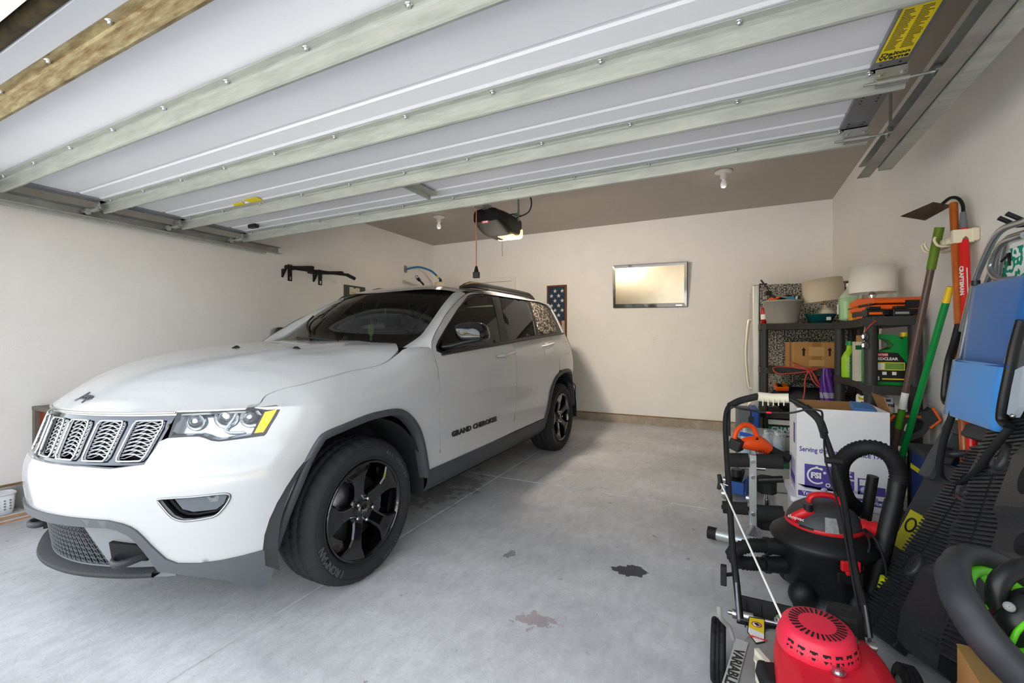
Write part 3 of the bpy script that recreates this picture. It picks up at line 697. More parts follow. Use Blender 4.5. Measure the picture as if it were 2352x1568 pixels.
# windscreen pillar: blend from the glass edge to the door-frame line
pA = spline(wsE, 4); pB = spline([B(*p) for p in pilE], 4)
def pil(u, v):
    i = u * (len(pA) - 1); k = min(int(i), len(pA) - 2); a = pA[k].lerp(pA[k + 1], i - k); j = u * (len(pB) - 1); k = min(int(j), len(pB) - 2); b = pB[k].lerp(pB[k + 1], j - k)
    p = a.lerp(b, v); bl = math.sin(PI * v) * .018 * (.3 + u); return p + V((.6, -.35, .5)).normalized() * bl
mb = MB(); mb.grid(25, 8, pil, flip=False); both('windscreen_pillar', mb, m_paint)
# roof
zc_r = hermite([(1.0, 1.615), (1.1, 1.654), (1.2, 1.688), (1.35, 1.722), (1.6, 1.756), (2.0, 1.779), (2.5, 1.772), (3.0, 1.745), (3.3, 1.70)])
def xe(y): return B(SY(y), 1.655).x if y > 1.25 else wsE[-1].x + (B(SY(1.25), 1.655).x - wsE[-1].x) * sstep(1.05, 1.25, y)
def ze(y): return wsE[-1].z + (1.655 - wsE[-1].z) * sstep(wsE[-1].y, 1.35, y)
def RF(u, v):
    a = 2 * u - 1; y0 = wsE[-1].y - .17 * (1 - a * a); y1 = 3.30 - .0 + .04 * (1 - a * a); y = y0 + (y1 - y0) * v; x = xe(y) * a
    zz = ze(max(y, wsE[-1].y)); return V((x, y, zz + (zc_r(y) - zz) * (1 - abs(a) ** 3)))
mb = MB(); mb.grid(33, 40, RF, flip=False); obj('roof', mb, m_paint, CAR)
# strip closing roof and pillar above the front door frame
# windscreen
def WS(u, v, ins=0):
    i = v * (len(pA) - 1); k = min(int(i), len(pA) - 2); e = pA[k].lerp(pA[k + 1], i - k); a = 2 * u - 1; q = 1 - a * a
    return V((e.x * a, e.y - .17 * q, e.z + .02 * q)) + V((0, -.8, .6)) * ins
mb = MB(); mb.grid(33, 17, lambda u, v: WS(u, v)); obj('windscreen', mb, m_gls, CAR)
mb = MB()
for (f0, f1) in (((0, 0), (.035, 1)), ((.965, 0), (1, 1))): mb.grid(3, 17, lambda u, v: WS(f0[0] + (f1[0] - f0[0]) * u, v, -.004))
mb.grid(33, 3, lambda u, v: WS(u, .955 + .045 * v, -.004)); mb.grid(33, 3, lambda u, v: WS(u, .14 * v, -.004)); obj('windscreen_frit', mb, m_satin, CAR)
mb = MB(); mb.grid(25, 4, lambda u, v: V(((2 * u - 1) * .74, (.44 + .05 * (2 * u - 1) ** 2) + (WS(u, 0).y + .03 - .44 - .05 * (2 * u - 1) ** 2) * v, 1.215 + .012 * (1 - (2 * u - 1) ** 2) - .0 * v))); obj('cowl_panel', mb, m_satin, CAR)
# daylight opening: black trim, three panes
doff = lambda s, z, o=0: B(s, z, o - .010)
trim_o = dlo
gF = hb((1008, 797), (1016, 806), (1050, 800.5), (1100, 792.5), (1153, 783.5), (1146, 740), (1136, 700), (1131, 680), (1100, 679), (1088, 680), (1076, 686), (1050, 719), (1025, 758))
gR = hb((1172, 780), (1200, 775.5), (1233, 770), (1226, 735), (1212, 694), (1207, 689), (1180, 684.5), (1147, 681), (1155, 715), (1165, 755))
gQ = hb((1240, 768.5), (1265, 765), (1284, 762), (1277, 742), (1263, 714), (1252, 703), (1238, 698), (1219, 693), (1228, 722))
patch('window_trim', trim_o, [gF, gR, gQ], doff, m_satin, step=.04, edge=.01, mirror=True)
g2 = lambda s, z, o=0: B(s, z, o - .013)
patch('window_pane', gF, [], g2, m_gdoor, step=.06, edge=0, mirror=True)
patch('window_pane', gR, [], g2, m_gtint, step=.06, edge=0, mirror=True)
patch('window_pane', gQ, [], g2, m_gtint, step=.06, edge=0, mirror=True)
m_leop = mat('leopard_shade', '9b9488', .8)
nt = m_leop.node_tree; b_ = nt.nodes['Principled BSDF']; tc = nt.nodes.new('ShaderNodeTexCoord'); vo = nt.nodes.new('ShaderNodeTexVoronoi'); vo.inputs['Scale'].default_value = 26; vo.feature = 'F1'
rp = nt.nodes.new('ShaderNodeValToRGB'); rp.color_ramp.elements[0].position = .30; rp.color_ramp.elements[0].color = lin('a39b8c'); rp.color_ramp.elements[1].position = .38; rp.color_ramp.elements[1].color = lin('2a2622')
e = rp.color_ramp.elements.new(.62); e.color = lin('2a2622'); e = rp.color_ramp.elements.new(.70); e.color = lin('a39b8c')
nt.links.new(tc.outputs['Object'], vo.inputs[0]); nt.links.new(vo.outputs['Distance'], rp.inputs[0]); nt.links.new(rp.outputs[0], b_.inputs['Base Color'])
patch('window_shade', gQ, [], lambda s, z, o=0: B(s, z, o - .009), m_leop, step=.06, edge=0, mirror=True, label='animal print sun shade in the rear side window')
# frame seam line above the doors
both('panel_gap', strip(smooth2(pilE + hb((1086, 668), (1105, 666.5), (1138, 668), (1170, 673), (1201, 679.5), (1212, 687)), 3), .006, B), m_gap)
# bottom of windows: black belt moulding
bm = [B(s, z - .006, .004) for s, z in smooth2(belt, 4)]; mb = MB(); mb.tube(bm, .011, 6); both('belt_moulding', mb, m_satin)
# rear end
tg = [(sR, .70), (SMAX, .70), (SMAX, 1.655), (sR, 1.655)]
patch('tailgate', tg, [], B, m_paint, step=.05, edge=0, mirror=True)
patch('rear_window', [(sR + .12, 1.2), (SMAX, 1.2), (SMAX, 1.6), (sR + .16, 1.6)], [], lambda s, z, o=0: B(s, z, .004), m_gloss, step=.06, edge=0, mirror=True)
patch('rear_bumper', [(SY(3.43), .42), (SMAX, .40), (SMAX, .70), (sR, .70), (sR - .02, .5)], [], lambda s, z, o=0: B(s, z, .012 + o), m_clad, step=.05, edge=.02, mirror=True)
m_red = mat('tail_lamp_red', '8e1210', .15, coat=.5)
patch('tail_lamp', hb((1311, 776), (1316, 779)) + [(sR + .1, 1.22), (sR + .1, 1.05), (sR - .05, 1.04)], [], lambda s, z, o=0: B(s, z, .006 + o), m_red, step=.04, edge=.01, mirror=True)
# ---- black wheel-arch flares
def flare(A, w):                                            # A in (s, z)
    I = arch_in(A, w); rows = []
    for (s0, z0), (s1, z1) in zip(A, I):
        rows.append([B(s0, z0, -.004), B(s0, z0, .008), B(s0 + (s1 - s0) * .2, z0 + (z1 - z0) * .2, .015), B(s0 + (s1 - s0) * .85, z0 + (z1 - z0) * .85, .018), B(s1, z1, .012), B(s1 + (s1 - s0) * .25, z1 + (z1 - z0) * .25, -.045)])
    R2 = [spline([r[j] for r in rows], 3) for j in range(6)]; n = len(R2[0]); mb = MB()
    mb.add([p for r in R2 for p in r], [(j * n + i, j * n + i + 1, (j + 1) * n + i + 1, (j + 1) * n + i) for j in range(5) for i in range(n - 1)], True)
    return mb
both('wheel_arch_flare', flare(fF, .036), m_clad); both('wheel_arch_flare', flare(fR, .038), m_clad)
# sill cladding
sil = []
def SILL(u, v):
    y = .50 + (2.40 - .50) * u; z = .29 + (.452 - .29) * v; o = .012 * math.sin(PI * min(1, v * 1.1)) + .004 - (.06 * (1 - v) ** 3); zz = z if v > 0 else z
    return B(SY(y), zz, o)
mb = MB(); mb.grid(30, 8, SILL, flip=False); both('sill_cladding', mb, m_clad)
# underbody and wheel wells
mb = MB(); mb.bb((-.60, -.45, .27), (.60, 3.4, .34)); mb.bb((-.60, -.5, .3), (.60, .75, .9)); mb.bb((-.86, .62, .28), (.86, 2.3, .36)); obj('underbody', mb, m_gap, CAR)
m_well = mat('wheel_well_liner', '1d1e20', .8, bump=.3, bscale=14)
for yc in (0.0, 2.92):
    mb = MB(); r = .475
    mb.grid(25, 5, lambda u, v: V((.60 + .32 * v, yc + r * math.cos(PI * (1.12 * u - .06)) * 1.04, .385 + r * math.sin(PI * (1.12 * u - .06)))), flip=True)
    mb.bb((.50, yc - .5, .25), (.61, yc + .5, .9)); both('wheel_well', mb, m_well)
# ---- seams on the bumper / wing and fuel door, small details
fu = hb((1293, 785), (1301, 784), (1310, 805), (1307, 812), (1296, 813))
both('panel_gap', strip(fu + [fu[0]], .004, B), m_gap)
# ---- grille: plate with seven framed, latticed slots
gtop, gbot = .972, .780
def gz(z): return (z - gbot) / (gtop - gbot)
def gs(k, z): return k * (.555 + (.632 - .555) * gz(z))     # k in -1..1 across
GP = lambda s, z, o=0: B(s, z, -.016 + o)
slots = []
for i in range(7):
    c = (i - 3) / 3.5; w = .102; z0, z1 = gbot + .014, gtop - .022
    out = []
    for (a, bq) in rrect(2 * w, z1 - z0, .026, 3, 0, (z0 + z1) / 2): out.append((gs(c + a, bq), bq))
    slots.append(out)
plate = [(gs(-1 + 2 * k / 24, gbot - .004), gbot - .004) for k in range(25)] + [(gs(1 - 2 * k / 24, gtop + .006), gtop + .006) for k in range(25)]
GR = patch('grille_plate', plate, slots, GP, mat('grille_dark_chrome', '5a5c60', .1, metal=1), step=.025, edge=.03)
m_lat = mat('grille_lattice_silver', 'b4b7bc', .28, metal=.7)
for out in slots:
    P = spline([B(s, z, -.004) for s, z in out], 2, True); mb = MB(); mb.tube(P, .0042, 6, closed=True); obj('slot_frame', mb, m_chrome2, GR)
    mb = MB(); vs = [B(s, z, -.05) for s, z in out]; mb.add(vs, [list(range(len(vs)))]); obj('slot_backing', mb, m_gap, GR)
    s0, s1 = min(p[0] for p in out), max(p[0] for p in out); zz0, zz1 = min(p[1] for p in out) + .006, max(p[1] for p in out) - .006; sm = (s0 + s1) / 2; hw_ = (s1 - s0) / 2
    mb = MB(); nr = 9
    for r in range(nr):
        za = zz0 + (zz1 - zz0) * r / nr; zb = zz0 + (zz1 - zz0) * (r + 1) / nr; zm = (za + zb) / 2; lean = lambda z: gs(1, z) / gs(1, (zz0 + zz1) / 2) * sm - sm
        q = lambda k, z: B(sm + lean(z) + hw_ * k, z, -.022)
        mb.tube([q(-.9, za + .2 * (zb - za)), q(-.45, zb), q(-.05, zb), q(.4, za + .2 * (zb - za)), q(.85, zb)], .0028, 4, flat=(1, 1.6))
        mb.tube([q(-.9, za), q(-.45, za), q(.0, zb - .1 * (zb - za)), q(.4, zb), q(.85, za)], .0022, 4)
    obj('slot_lattice', mb, m_lat, GR)
mb = MB(); mb.tube([B(gs(-1 + 2 * k / 30, gtop + .008), gtop + .008, .0) for k in range(31)], .005, 6); obj('grille_moulding', mb, m_chrome2, CAR)
# ---- headlamps
m_clear = glassmat('lamp_lens', 'f6f8fa', .97); m_refl = mat('lamp_reflector', 'cfd3d8', .18, metal=.85); m_amber = mat('amber_lens', 'f09a10', .25, coat=.4, emit='f09a10', estr=.25)
bez = hb((405, 947), (470, 942.5), (530, 938.5), (590, 935), (636, 930.5), (646, 934), (636, 956), (622, 978), (611, 996), (604, 1001), (560, 1006.5), (503, 1013.5), (486, 1011), (471, 1005.5), (456, 1002), (430, 1002.5), (384, 1005.5))
amb = hb((609, 946), (637, 940), (622, 966), (605, 992.5), (584, 995))
len_ = hb((414, 951), (470, 948), (540, 945), (601, 943), (604, 948), (590, 973), (576, 999), (540, 1005), (503, 1010.5), (488, 1008), (474, 1002.5), (458, 999), (391, 1002))
for sgn in (1, -1):
    hlp = patch('headlamp_bezel', bez, [len_, amb], lambda s, z, o=0: (lambda p: V((p.x * sgn, p.y, p.z)))(B(s, z, -.006 + o)), m_gloss, step=.03, edge=.05)
    S = lambda off: (lambda s, z, o=0: (lambda p: V((p.x * sgn, p.y, p.z)))(B(s, z, off + o)))
    patch('lens_cover', len_, [], S(-.003), m_clear, hlp, step=.04, edge=0)
    patch('reflector', len_, [], S(-.05), m_refl, hlp, step=.04, edge=0)
    patch('amber_lens', amb, [], S(-.004), m_amber, hlp, step=.03, edge=.01)
    for (px, py), r in (((575, 962), .034), ((515, 962), .038), ((440, 972), .03)):
        c = B(*hitB(px, py), -.048); n = plan(hitB(px, py)[0])[1]; c.x *= sgn; n.x *= sgn
        mb = MB(); M = frame(c, n); mb.lathe([(r * 1.25, .02), (r * 1.2, -.0), (r, .004), (r * .96, .016), (r * .8, .026), (r * .5, .034), (.001, .038)], 18, M); obj('projector', mb, m_refl, hlp)
    q = [B(*hitB(*p), -.025) for p in ((541, 950), (525, 975), (513, 990), (526, 996), (560, 995))]; q = [V((p.x * sgn, p.y, p.z)) for p in q]
    mb = MB(); mb.tube(spline(q, 3), .006, 6); obj('light_guide', mb, mat('light_guide_white', 'f4f6f8', .3), hlp)
# ---- fog lamp pods
for sgn in (1, -1):
    S = lambda off: (lambda s, z, o=0: (lambda p: V((p.x * sgn, p.y, p.z)))(B(s, z, off + o)))
    fp = patch('fog_lamp_recess', fog, [], S(-.035), m_gloss, step=.03, edge=0)
    P = spline([S(.001)(*p) for p in fog], 2, True); mb = MB(); mb.tube(P, .005, 6, closed=True); obj('bezel_ring', mb, m_chrome, fp)
    wing_ = hb((395, 1147), (440, 1144), (505, 1138), (520, 1140), (512, 1158), (495, 1172), (440, 1178), (415, 1172)); patch('blanking_panel', wing_, [], S(-.014), mat('smoked_panel', '5a5f66', .15, coat=.5), fp, step=.03, edge=.015)
# ---- lower valance, mesh intake, tow hooks, skid lip
vi = hb((250, 1211), (272, 1216), (298, 1228), (315, 1243), (332, 1263), (349, 1285), (366, 1309))
zc0 = vi[0][1]
lipo = low_r + hb((640, 1254), (634, 1285), (622, 1325), (612, 1342), (598, 1349), (575, 1344), (520, 1330), (470, 1323), (420, 1317), (385, 1312))
lip_in = [(0, zc0 + .006), (.2, zc0 + .004)] + vi
val = lipo + lip_in[::-1][:-1] + [(-a, b) for a, b in lip_in] + [(-a, b) for a, b in lipo[::-1][:-1]]
patch('bumper_valance', val, [], lambda s, z, o=0: B(s, z, .010 + o), m_clad2, step=.022, edge=.05)
IR = lambda s, z, o=0: B(s, z, -.045 + o)
inner = [(-.62, .28), (.62, .28), (.62, zc0 + .02), (-.62, zc0 + .02)]
msh = [(-.34, .335), (.34, .335), (.22, zc0 - .01), (-.22, zc0 - .01)]
patch('intake_panel', inner, [msh], IR, mat('intake_grey', '7b7e82', .55), step=.03, edge=.02)
mb = MB(); n = 30
vs = [B(-.36 + .72 * k / 24, z, -.075) for z in (.30, zc0 + .02) for k in range(25)]; mb.add(vs, [(k, k + 1, 26 + k, 25 + k) for k in range(24)]); obj('intake_backing', mb, m_gap, CAR)
mb = MB(); rows = 9
for r in range(rows):
    z = .34 + (zc0 - .02 - .34) * r / (rows - 1); w = .34 - .12 * r / (rows - 1); nn = 36
    mb.tube([B(-w + 2 * w * k / nn, z + (.006 if k % 2 else -.006), -.05) for k in range(nn + 1)], .0032, 4)
for k in range(37):
    z0, z1 = .335, zc0 - .012; kk = (k - 18) / 18
    mb.tube([B(kk * .34, z0, -.05), B(kk * .22, z1, -.05)], .0022, 4)
obj('intake_mesh', mb, mat('mesh_plastic', '4a4d52', .45), CAR)
for sgn in (1, -1):
    c = B(.46, .395, 0); c.x *= sgn
    hk = MB(); pth = spline([c + V((-.045 * sgn, .08, .0)), c + V((-.045 * sgn, .0, -.006)), c + V((-.028 * sgn, -.030, -.008)), c + V((.015 * sgn, -.035, -.008)), c + V((.038 * sgn, -.01, -.006)), c + V((.045 * sgn, .08, 0))], 5)
    hk.tube(pth, .013, 8, flat=(.8, 1.25)); obj('tow_hook', hk, mat('tow_hook_black', '2b2d30', .4), CAR)
    mb = MB(); mb.prism([(-.075, -.02), (.07, -.03), (.075, .03), (-.085, .05)], 0, .02, frame(B(.46, .40, -.044) if sgn > 0 else V((-B(.46, .40, -.044).x, B(.46, .40, -.044).y, .40)), plan(.46 * sgn)[1], (1, 0, 0))); obj('hook_pocket', mb, m_gap, CAR)
def SK(u, v):
    s = -.56 + 1.12 * u; p = B(s, .32, 0); n = plan(s)[1]; o = (-.10, .0, .006, -.004, -.08)[int(round(v * 4))]; z = (.345, .335, .322, .312, .305)[int(round(v * 4))]
    q = p + n * o; q.z = z - .01; return q
mb = MB(); mb.grid(31, 5, SK); obj('skid_lip', mb, mat('skid_black', '26282b', .6, bump=.2, bscale=200), CAR)
# ---- lettering
def letters_on(fn, txt, size, m, name, xs=1, bold=0, sp=1, shear=0, ext=.0025, parent=CAR, lab=None):
    vs, fs = text_mesh(txt, size, Matrix(), ext, bold=bold, spacing=sp, xs=xs, shear=shear); mb = MB(); mb.add([fn(*v) for v in vs], fs); return obj(name, mb, m, parent, label=lab)
m_let = mat('letter_black', '15161a', .35)
s0 = (hitB(1037, 1000)[0] + hitB(1140, 960)[0]) / 2; z0 = (hitB(1037, 1000)[1] + hitB(1140, 960)[1]) / 2; wdt = hitB(1140, 960)[0] - hitB(1037, 1000)[0]
vs, fs = text_mesh('GRAND CHEROKEE', .060, Matrix(), .002, bold=.0035, spacing=1.08); tw = max(v[0] for v in vs) - min(v[0] for v in vs); k = wdt / tw
mb = MB(); mb.add([B(s0 + v[0] * k, z0 + v[1] * .80, .002 + v[2]) for v in vs], fs); obj('door_lettering', mb, m_let, CAR, label='dark raised model lettering on the front door')
bp = hitH(201, 912); bx, by = Wt(bp[1]) * math.sin(bp[0] * PI / 2), bp[1]
def bl(x, y, z):
    yy = by + y * .82; return V((bx + x * .95, yy, zhood(bx + x * .95, yy) + .003 + z)) 
letters_on(bl, 'Jeep', .062, mat('badge_graphite', '5b6068', .3, metal=.6), 'bonnet_lettering', bold=.0012, shear=.12, sp=.9)
for px, py in ((546, 796), (683, 798)):
    try: a, y = hitH(px, py + 2)
    except Exception: a, y = (.2, .3)
    p = H(a, y); mb = MB(); mb.grid(8, 5, lambda u, v: (p.x + .028 * (2 * u - 1) * (1 - .5 * v), p.y - .02 + .035 * v, p.z - .002 + .016 * math.sin(PI * u) * math.sin(PI * (.15 + .85 * v)))); obj('washer_nozzle', mb, m_satin, CAR)
# ---- mirrors
def mirror():
    out = []
    def cap(u, v):
        a = 2 * PI * v; th = PI * u; e = .62; c, s = math.cos(a), math.sin(a); r = abs(math.sin(th)) ** .55; w = math.copysign(abs(math.cos(th)) ** .8, math.cos(th))
        x = .105 * math.copysign(abs(c) ** e, c) * r; z = .068 * math.copysign(abs(s) ** e, s) * r; y = -.062 * w
        return V((1.03 + x - .02 * (z / .07), .90 + y + .35 * x, 1.315 + z + .04 * x))
    mb = MB(); mb.grid(14, 28, cap, cv=True); out.append(('mirror_cap', mb, m_gloss))
    mb = MB(); sec = lambda x, y, z, w, h: [V((x, y + w * math.cos(a), z + h * math.sin(a))) for a in [2 * PI * k / 12 for k in range(12)]]
    st = [sec(.87, .80, 1.215, .05, .022), sec(.93, .82, 1.222, .05, .020), sec(1.0, .87, 1.245, .055, .020), sec(1.10, .92, 1.265, .05, .018), sec(1.135, .94, 1.285, .02, .012)]
    mb.add([p for q in st for p in q], [(j * 12 + i, j * 12 + (i + 1) % 12, (j + 1) * 12 + (i + 1) % 12, (j + 1) * 12 + i) for j in range(4) for i in range(12)], True); mb.add(st[-1], [list(range(12))]); out.append(('mirror_base', mb, m_satin))
    return out
for nme, mb, m in mirror(): both(nme, mb, m)
# ---- door handles
for (pa, pb) in (((1141, 818), (1177, 808)), ((1244, 795), (1267, 788))):
    a, b = hitB(*pa), hitB(*pb); mb = MB(); n = 14
    pts = [B(a[0] + (b[0] - a[0]) * k / n, a[1] + (b[1] - a[1]) * k / n, .004 + .034 * min(1, 3 * math.sin(PI * k / n))) for k in range(n + 1)]; mb.tube(pts, [.009 + .010 * math.sin(PI * k / n) ** .5 for k in range(n + 1)], 8, flat=(1.0, .8)); both('door_handle', mb, m_paint)
    mb = MB(); c = ((a[0] + b[0]) / 2 + .01, (a[1] + b[1]) / 2 - .004); vs = [B(c[0] + .055 * math.cos(q), c[1] + .028 * math.sin(q), .0012) for q in [2 * PI * k / 20 for k in range(20)]]; mb.add(vs, [list(range(20))]); both('handle_recess', mb, mat('recess_shade', 'c9cacc', .4))
# ---- roof rails, wipers
def roofz(x, y): a = abs(x) / xe(y); return ze(y) + (zc_r(y) - ze(y)) * (1 - a ** 3)
P = []
for k in range(21):
    y = 1.50 + 1.55 * k / 20; x = .555 - .02 * abs(k - 10) / 10; lift = .030 * min(1, math.sin(PI * k / 20) * 4); P.append(V((x, y, roofz(x, y) + .002 + lift)))
mb = MB(); mb.tube(P, [.012 + .014 * min(1, 4 * math.sin(PI * k / 20)) for k in range(21)], 8, flat=(.8, 1.15)); both('roof_rail', mb, m_satin)
for u0, u1, v0, v1 in ((.56, .10, .02, .72), (.78, .36, .02, .16)):
    mb = MB(); pts = [WS(u0 + (u1 - u0) * k / 12, v0 + (v1 - v0) * k / 12, .016) for k in range(13)]
    mb.tube(pts, .008, 5); mb.tube([p + V((0, -.008, .012)) for p in pts[2:9]], .008, 5); obj('wiper', mb, m_satin, CAR)
# ---- cabin
m_int = mat('cabin_black', '1b1c1d', .75); m_seat = mat('seat_black_leather', '18191a', .55); m_head = mat('headliner_grey', '8d8c88', .9)
mb = MB(); mb.grid(21, 8, lambda u, v: V(((2 * u - 1) * .80, .46 + .55 * v, 1.19 + .05 * math.sin(PI * min(1, v * 1.1)) - .25 * max(0, v - .75) ** 1.0 + .015 * (1 - (2 * u - 1) ** 2)))); mb.bb((-.78, .85, .5), (.78, .98, 1.10)); obj('dashboard', mb, m_int, CAR)
mb = MB(); mb.tube([V((.38 + .18 * math.cos(a), 1.06 + .06 * math.sin(a), 1.14 + .17 * math.sin(a))) for a in [2 * PI * k / 24 for k in range(24)]], .016, 8, closed=True); mb.ball((.38, 1.06, 1.14), .06, 10, 6); mb.cyl((.38, 1.06, 1.14), (.38, .9, 1.05), .03); mb.box((.38, 1.06, 1.14), (.32, .02, .03)); obj('steering_wheel', mb, m_int, CAR)
def seat(x, y, w, m=m_seat):
    mb = MB(); mb.box((x, y + .18, .72), (w, .52, .18)); mb.box((x, y + .48, 1.05), (w, .16, .62), (-.2, 0, 0)); mb.box((x, y + .565, 1.43), (w * .5, .10, .17), (-.15, 0, 0)); return obj('seat', mb, m, CAR, bevel=.05, bseg=3)
seat(.38, 1.15, .52); seat(-.38, 1.15, .52); seat(0, 2.1, 1.3)
mb = MB(); mb.bb((-.80, .75, .34), (.80, 3.4, .42)); obj('cabin_floor', mb, m_int, CAR)
mb = MB(); mb.grid(13, 13, lambda u, v: V(((2 * u - 1) * .62, 1.3 + 1.9 * v, 1.64 + .03 * (1 - (2 * u - 1) ** 2)))); obj('headliner', mb, m_head, CAR)
mc = WS(.55, .80, -.10); mb = MB(); mb.box(mc, (.25, .03, .075)); mb.cyl(mc, WS(.55, .93, -.01), .012); obj('cabin_mirror', mb, m_int, CAR, bevel=.02)
# ---- wheels
m_tire = mat('tyre_rubber', '232426', .78, bump=.1, bscale=160); m_tlet = mat('tyre_lettering', '4c4e50', .5); m_rim = mat('gloss_black_rim', '060607', .12, coat=.6); m_disc = mat('brake_disc', '77787a', .35, metal=.9)
RT = .378
def make_wheel(sgn):
    wf = V((.918 * sgn, .025, RT - .006))
    root = bpy.data.objects.new('wheel', None); COL.objects.link(root); root.parent = CAR; root.location = wf
    if sgn < 0: root.scale = (-1, 1, 1)
    A = Matrix(((0, 0, 1, 0), (1, 0, 0, 0), (0, 1, 0, 0), (0, 0, 0, 1)))     # lathe axis -> +X (outwards)
    # tyre
    wd = .262; pr = [(.262, -.012), (.272, -.006), (.285, -.001), (.305, .006), (.325, .006), (.343, -.001), (.356, -.012), (.366, -.026), (.372, -.042)]
    tread = []
    x = -.042; gr = [.075, .128, .181]
    for gx in gr: tread += [(RT, -gx + .008), (RT - .009, -gx + .006), (RT - .009, -gx - .004), (RT, -gx - .006)]
    inner = [(r, -wd - (q if q < 0 else q)) for r, q in pr[::-1]]; inner = [(r, -(wd + 0) + (-q)) for r, q in pr[::-1]]
    prof = pr + tread + [(r, -wd - q) for r, q in pr[::-1]]
    mb = MB(); n = 144; k = len(prof)
    def tv(i, j):
        r, zx = prof[j]; a = 2 * PI * i / n
        if 6 <= j <= 8 and i % 4 == 0: r -= .007
        if 9 <= j < k - 9 and i % 3 == 0 and prof[j][0] > RT - .002: r -= .007
        return A @ V((r * math.cos(a), r * math.sin(a), zx))
    mb.add([tv(i, j) for i in range(n) for j in range(k)], [(i * k + j, i * k + j + 1, ((i + 1) % n) * k + j + 1, ((i + 1) % n) * k + j) for i in range(n) for j in range(k - 1)], True)
    ty = obj('tyre', mb, m_tire, root)
    def ring_text(txt, a0, size, r, da, flip=False):
        for q, ch in enumerate(txt):
            if ch == ' ': continue
            a = math.radians(a0) + (-da * q if not flip else da * q); ctr = V((.0068, r * math.cos(a), r * math.sin(a)))
            up = V((0, math.cos(a), math.sin(a))) * (1 if not flip else -1); n_ = V((1, 0, 0)); rt = up.cross(n_); M = Matrix(((rt.x, up.x, n_.x, ctr.x), (rt.y, up.y, n_.y, ctr.y), (rt.z, up.z, n_.z, ctr.z), (0, 0, 0, 1)))
            vs, fs = text_mesh(ch, size, M, .0008, bold=.0006); LT.add(vs, fs)
    def words(*a): global LT; LT = MB(); ring_text(*a); obj('sidewall_lettering', LT, m_tlet, ty)
    words('IRONMAN', 234, .050, .310, .108); words('ALL', 62, .024, .312, .075); words('COUNTRY', 44, .024, .312, .075); words('265/50R20', 315, .020, .318, .055)
    mb = MB(); mb.tube([A @ V((.334 * math.cos(2 * PI * q / 64), .334 * math.sin(2 * PI * q / 64), .004)) for q in range(64)], .003, 4, closed=True); mb.tube([A @ V((.275 * math.cos(2 * PI * q / 64), .275 * math.sin(2 * PI * q / 64), -.003)) for q in range(64)], .003, 4, closed=True); obj('sidewall_ring', mb, m_tire, ty)
    # rim barrel and lip
    mb = MB(); mb.lathe([(.262, -.016), (.258, -.002), (.252, -.001), (.246, -.008), (.240, -.03), (.228, -.10), (.225, -.22), (.262, -.25)], 64, A); obj('rim_barrel', mb, m_rim, root)
    # five broad spokes
    for q in range(5):
        th = PI / 2 + 2 * PI * q / 5 + .22
        R2 = Matrix.Rotation(th, 4, 'X') @ Matrix.Identity(4)
        st = [(.035, .030, -.040), (.070, .037, -.036), (.105, .034, -.026), (.15, .036, -.014), (.185, .047, -.008), (.210, .070, -.006), (.232, .088, -.008), (.250, .090, -.012)]
        vs = []
        for r, w, xo in st:
            th_ = .045 if r < .2 else .035; b2 = .010
            for (yy, xx) in ((-w - .006, xo - th_), (-w, xo - b2), (-w + .009, xo), (w - .009, xo), (w, xo - b2), (w + .006, xo - th_)): vs.append(V((xx, yy, r)))
        mb = MB(); mb.add([Matrix.Rotation(th - PI / 2, 4, 'X') @ v for v in vs], [(i * 6 + j, i * 6 + j + 1, (i + 1) * 6 + j + 1, (i + 1) * 6 + j) for i in range(len(st) - 1) for j in range(5)] + [[(len(st) - 1) * 6 + j for j in range(6)]], False)
        obj('spoke', mb, m_rim, root, bevel=.003)
        a = th; mb = MB(); c = A @ V((.058 * math.cos(a + PI / 5), .058 * math.sin(a + PI / 5), -.036)); mb.cyl(c, c + V((.014, 0, 0)), .0105, n=6); mb.ball(c + V((.014, 0, 0)), .0095, 8, 6, (.8, 1, 1)); obj('lug_nut', mb, m_chrome2, root)
    mb = MB(); mb.lathe([(.085, -.075), (.082, -.042), (.050, -.036), (.034, -.034), (.032, -.026), (.028, -.023), (.001, -.022)], 30, A); hub = obj('hub', mb, m_rim, root)
    M = Matrix(((0, 0, 1, -.0215), (1, 0, 0, 0), (0, 1, 0, 0), (0, 0, 0, 1))); mb = MB(); mb.add(*text_mesh('Jeep', .022, M, .0004)); obj('hub_lettering', mb, mat('hub_letter', '8d9094', .4), hub)
    mb = MB(); mb.lathe([(.06, -.10), (.17, -.10), (.17, -.125), (.06, -.125)], 40, A); obj('brake_disc', mb, m_disc, root)
    mb = MB(); mb.grid(10, 4, lambda u, v: A @ V(((.115 + .07 * v) * math.cos(-.6 + 1.2 * u), (.115 + .07 * v) * math.sin(-.6 + 1.2 * u), -.085))); mb.bb((-.15, .115, -.07), (-.085, .185, .07)); obj('brake_caliper', mb, mat('caliper_grey', '8b8f93', .4, metal=.6), root, bevel=.008)
    return root
w = make_wheel(1)
def wheel_copy(w, loc, flip):
    c = dup(w, CAR); c.location = loc
    if flip: c.scale = (-1, 1, 1)
    return c
zc_ = RT - .006
wheel_copy(w, (.918, 2.93, zc_ + .0), False); wheel_copy(w, (-.918, .025, zc_), True); wheel_copy(w, (-.918, 2.93, zc_), True)
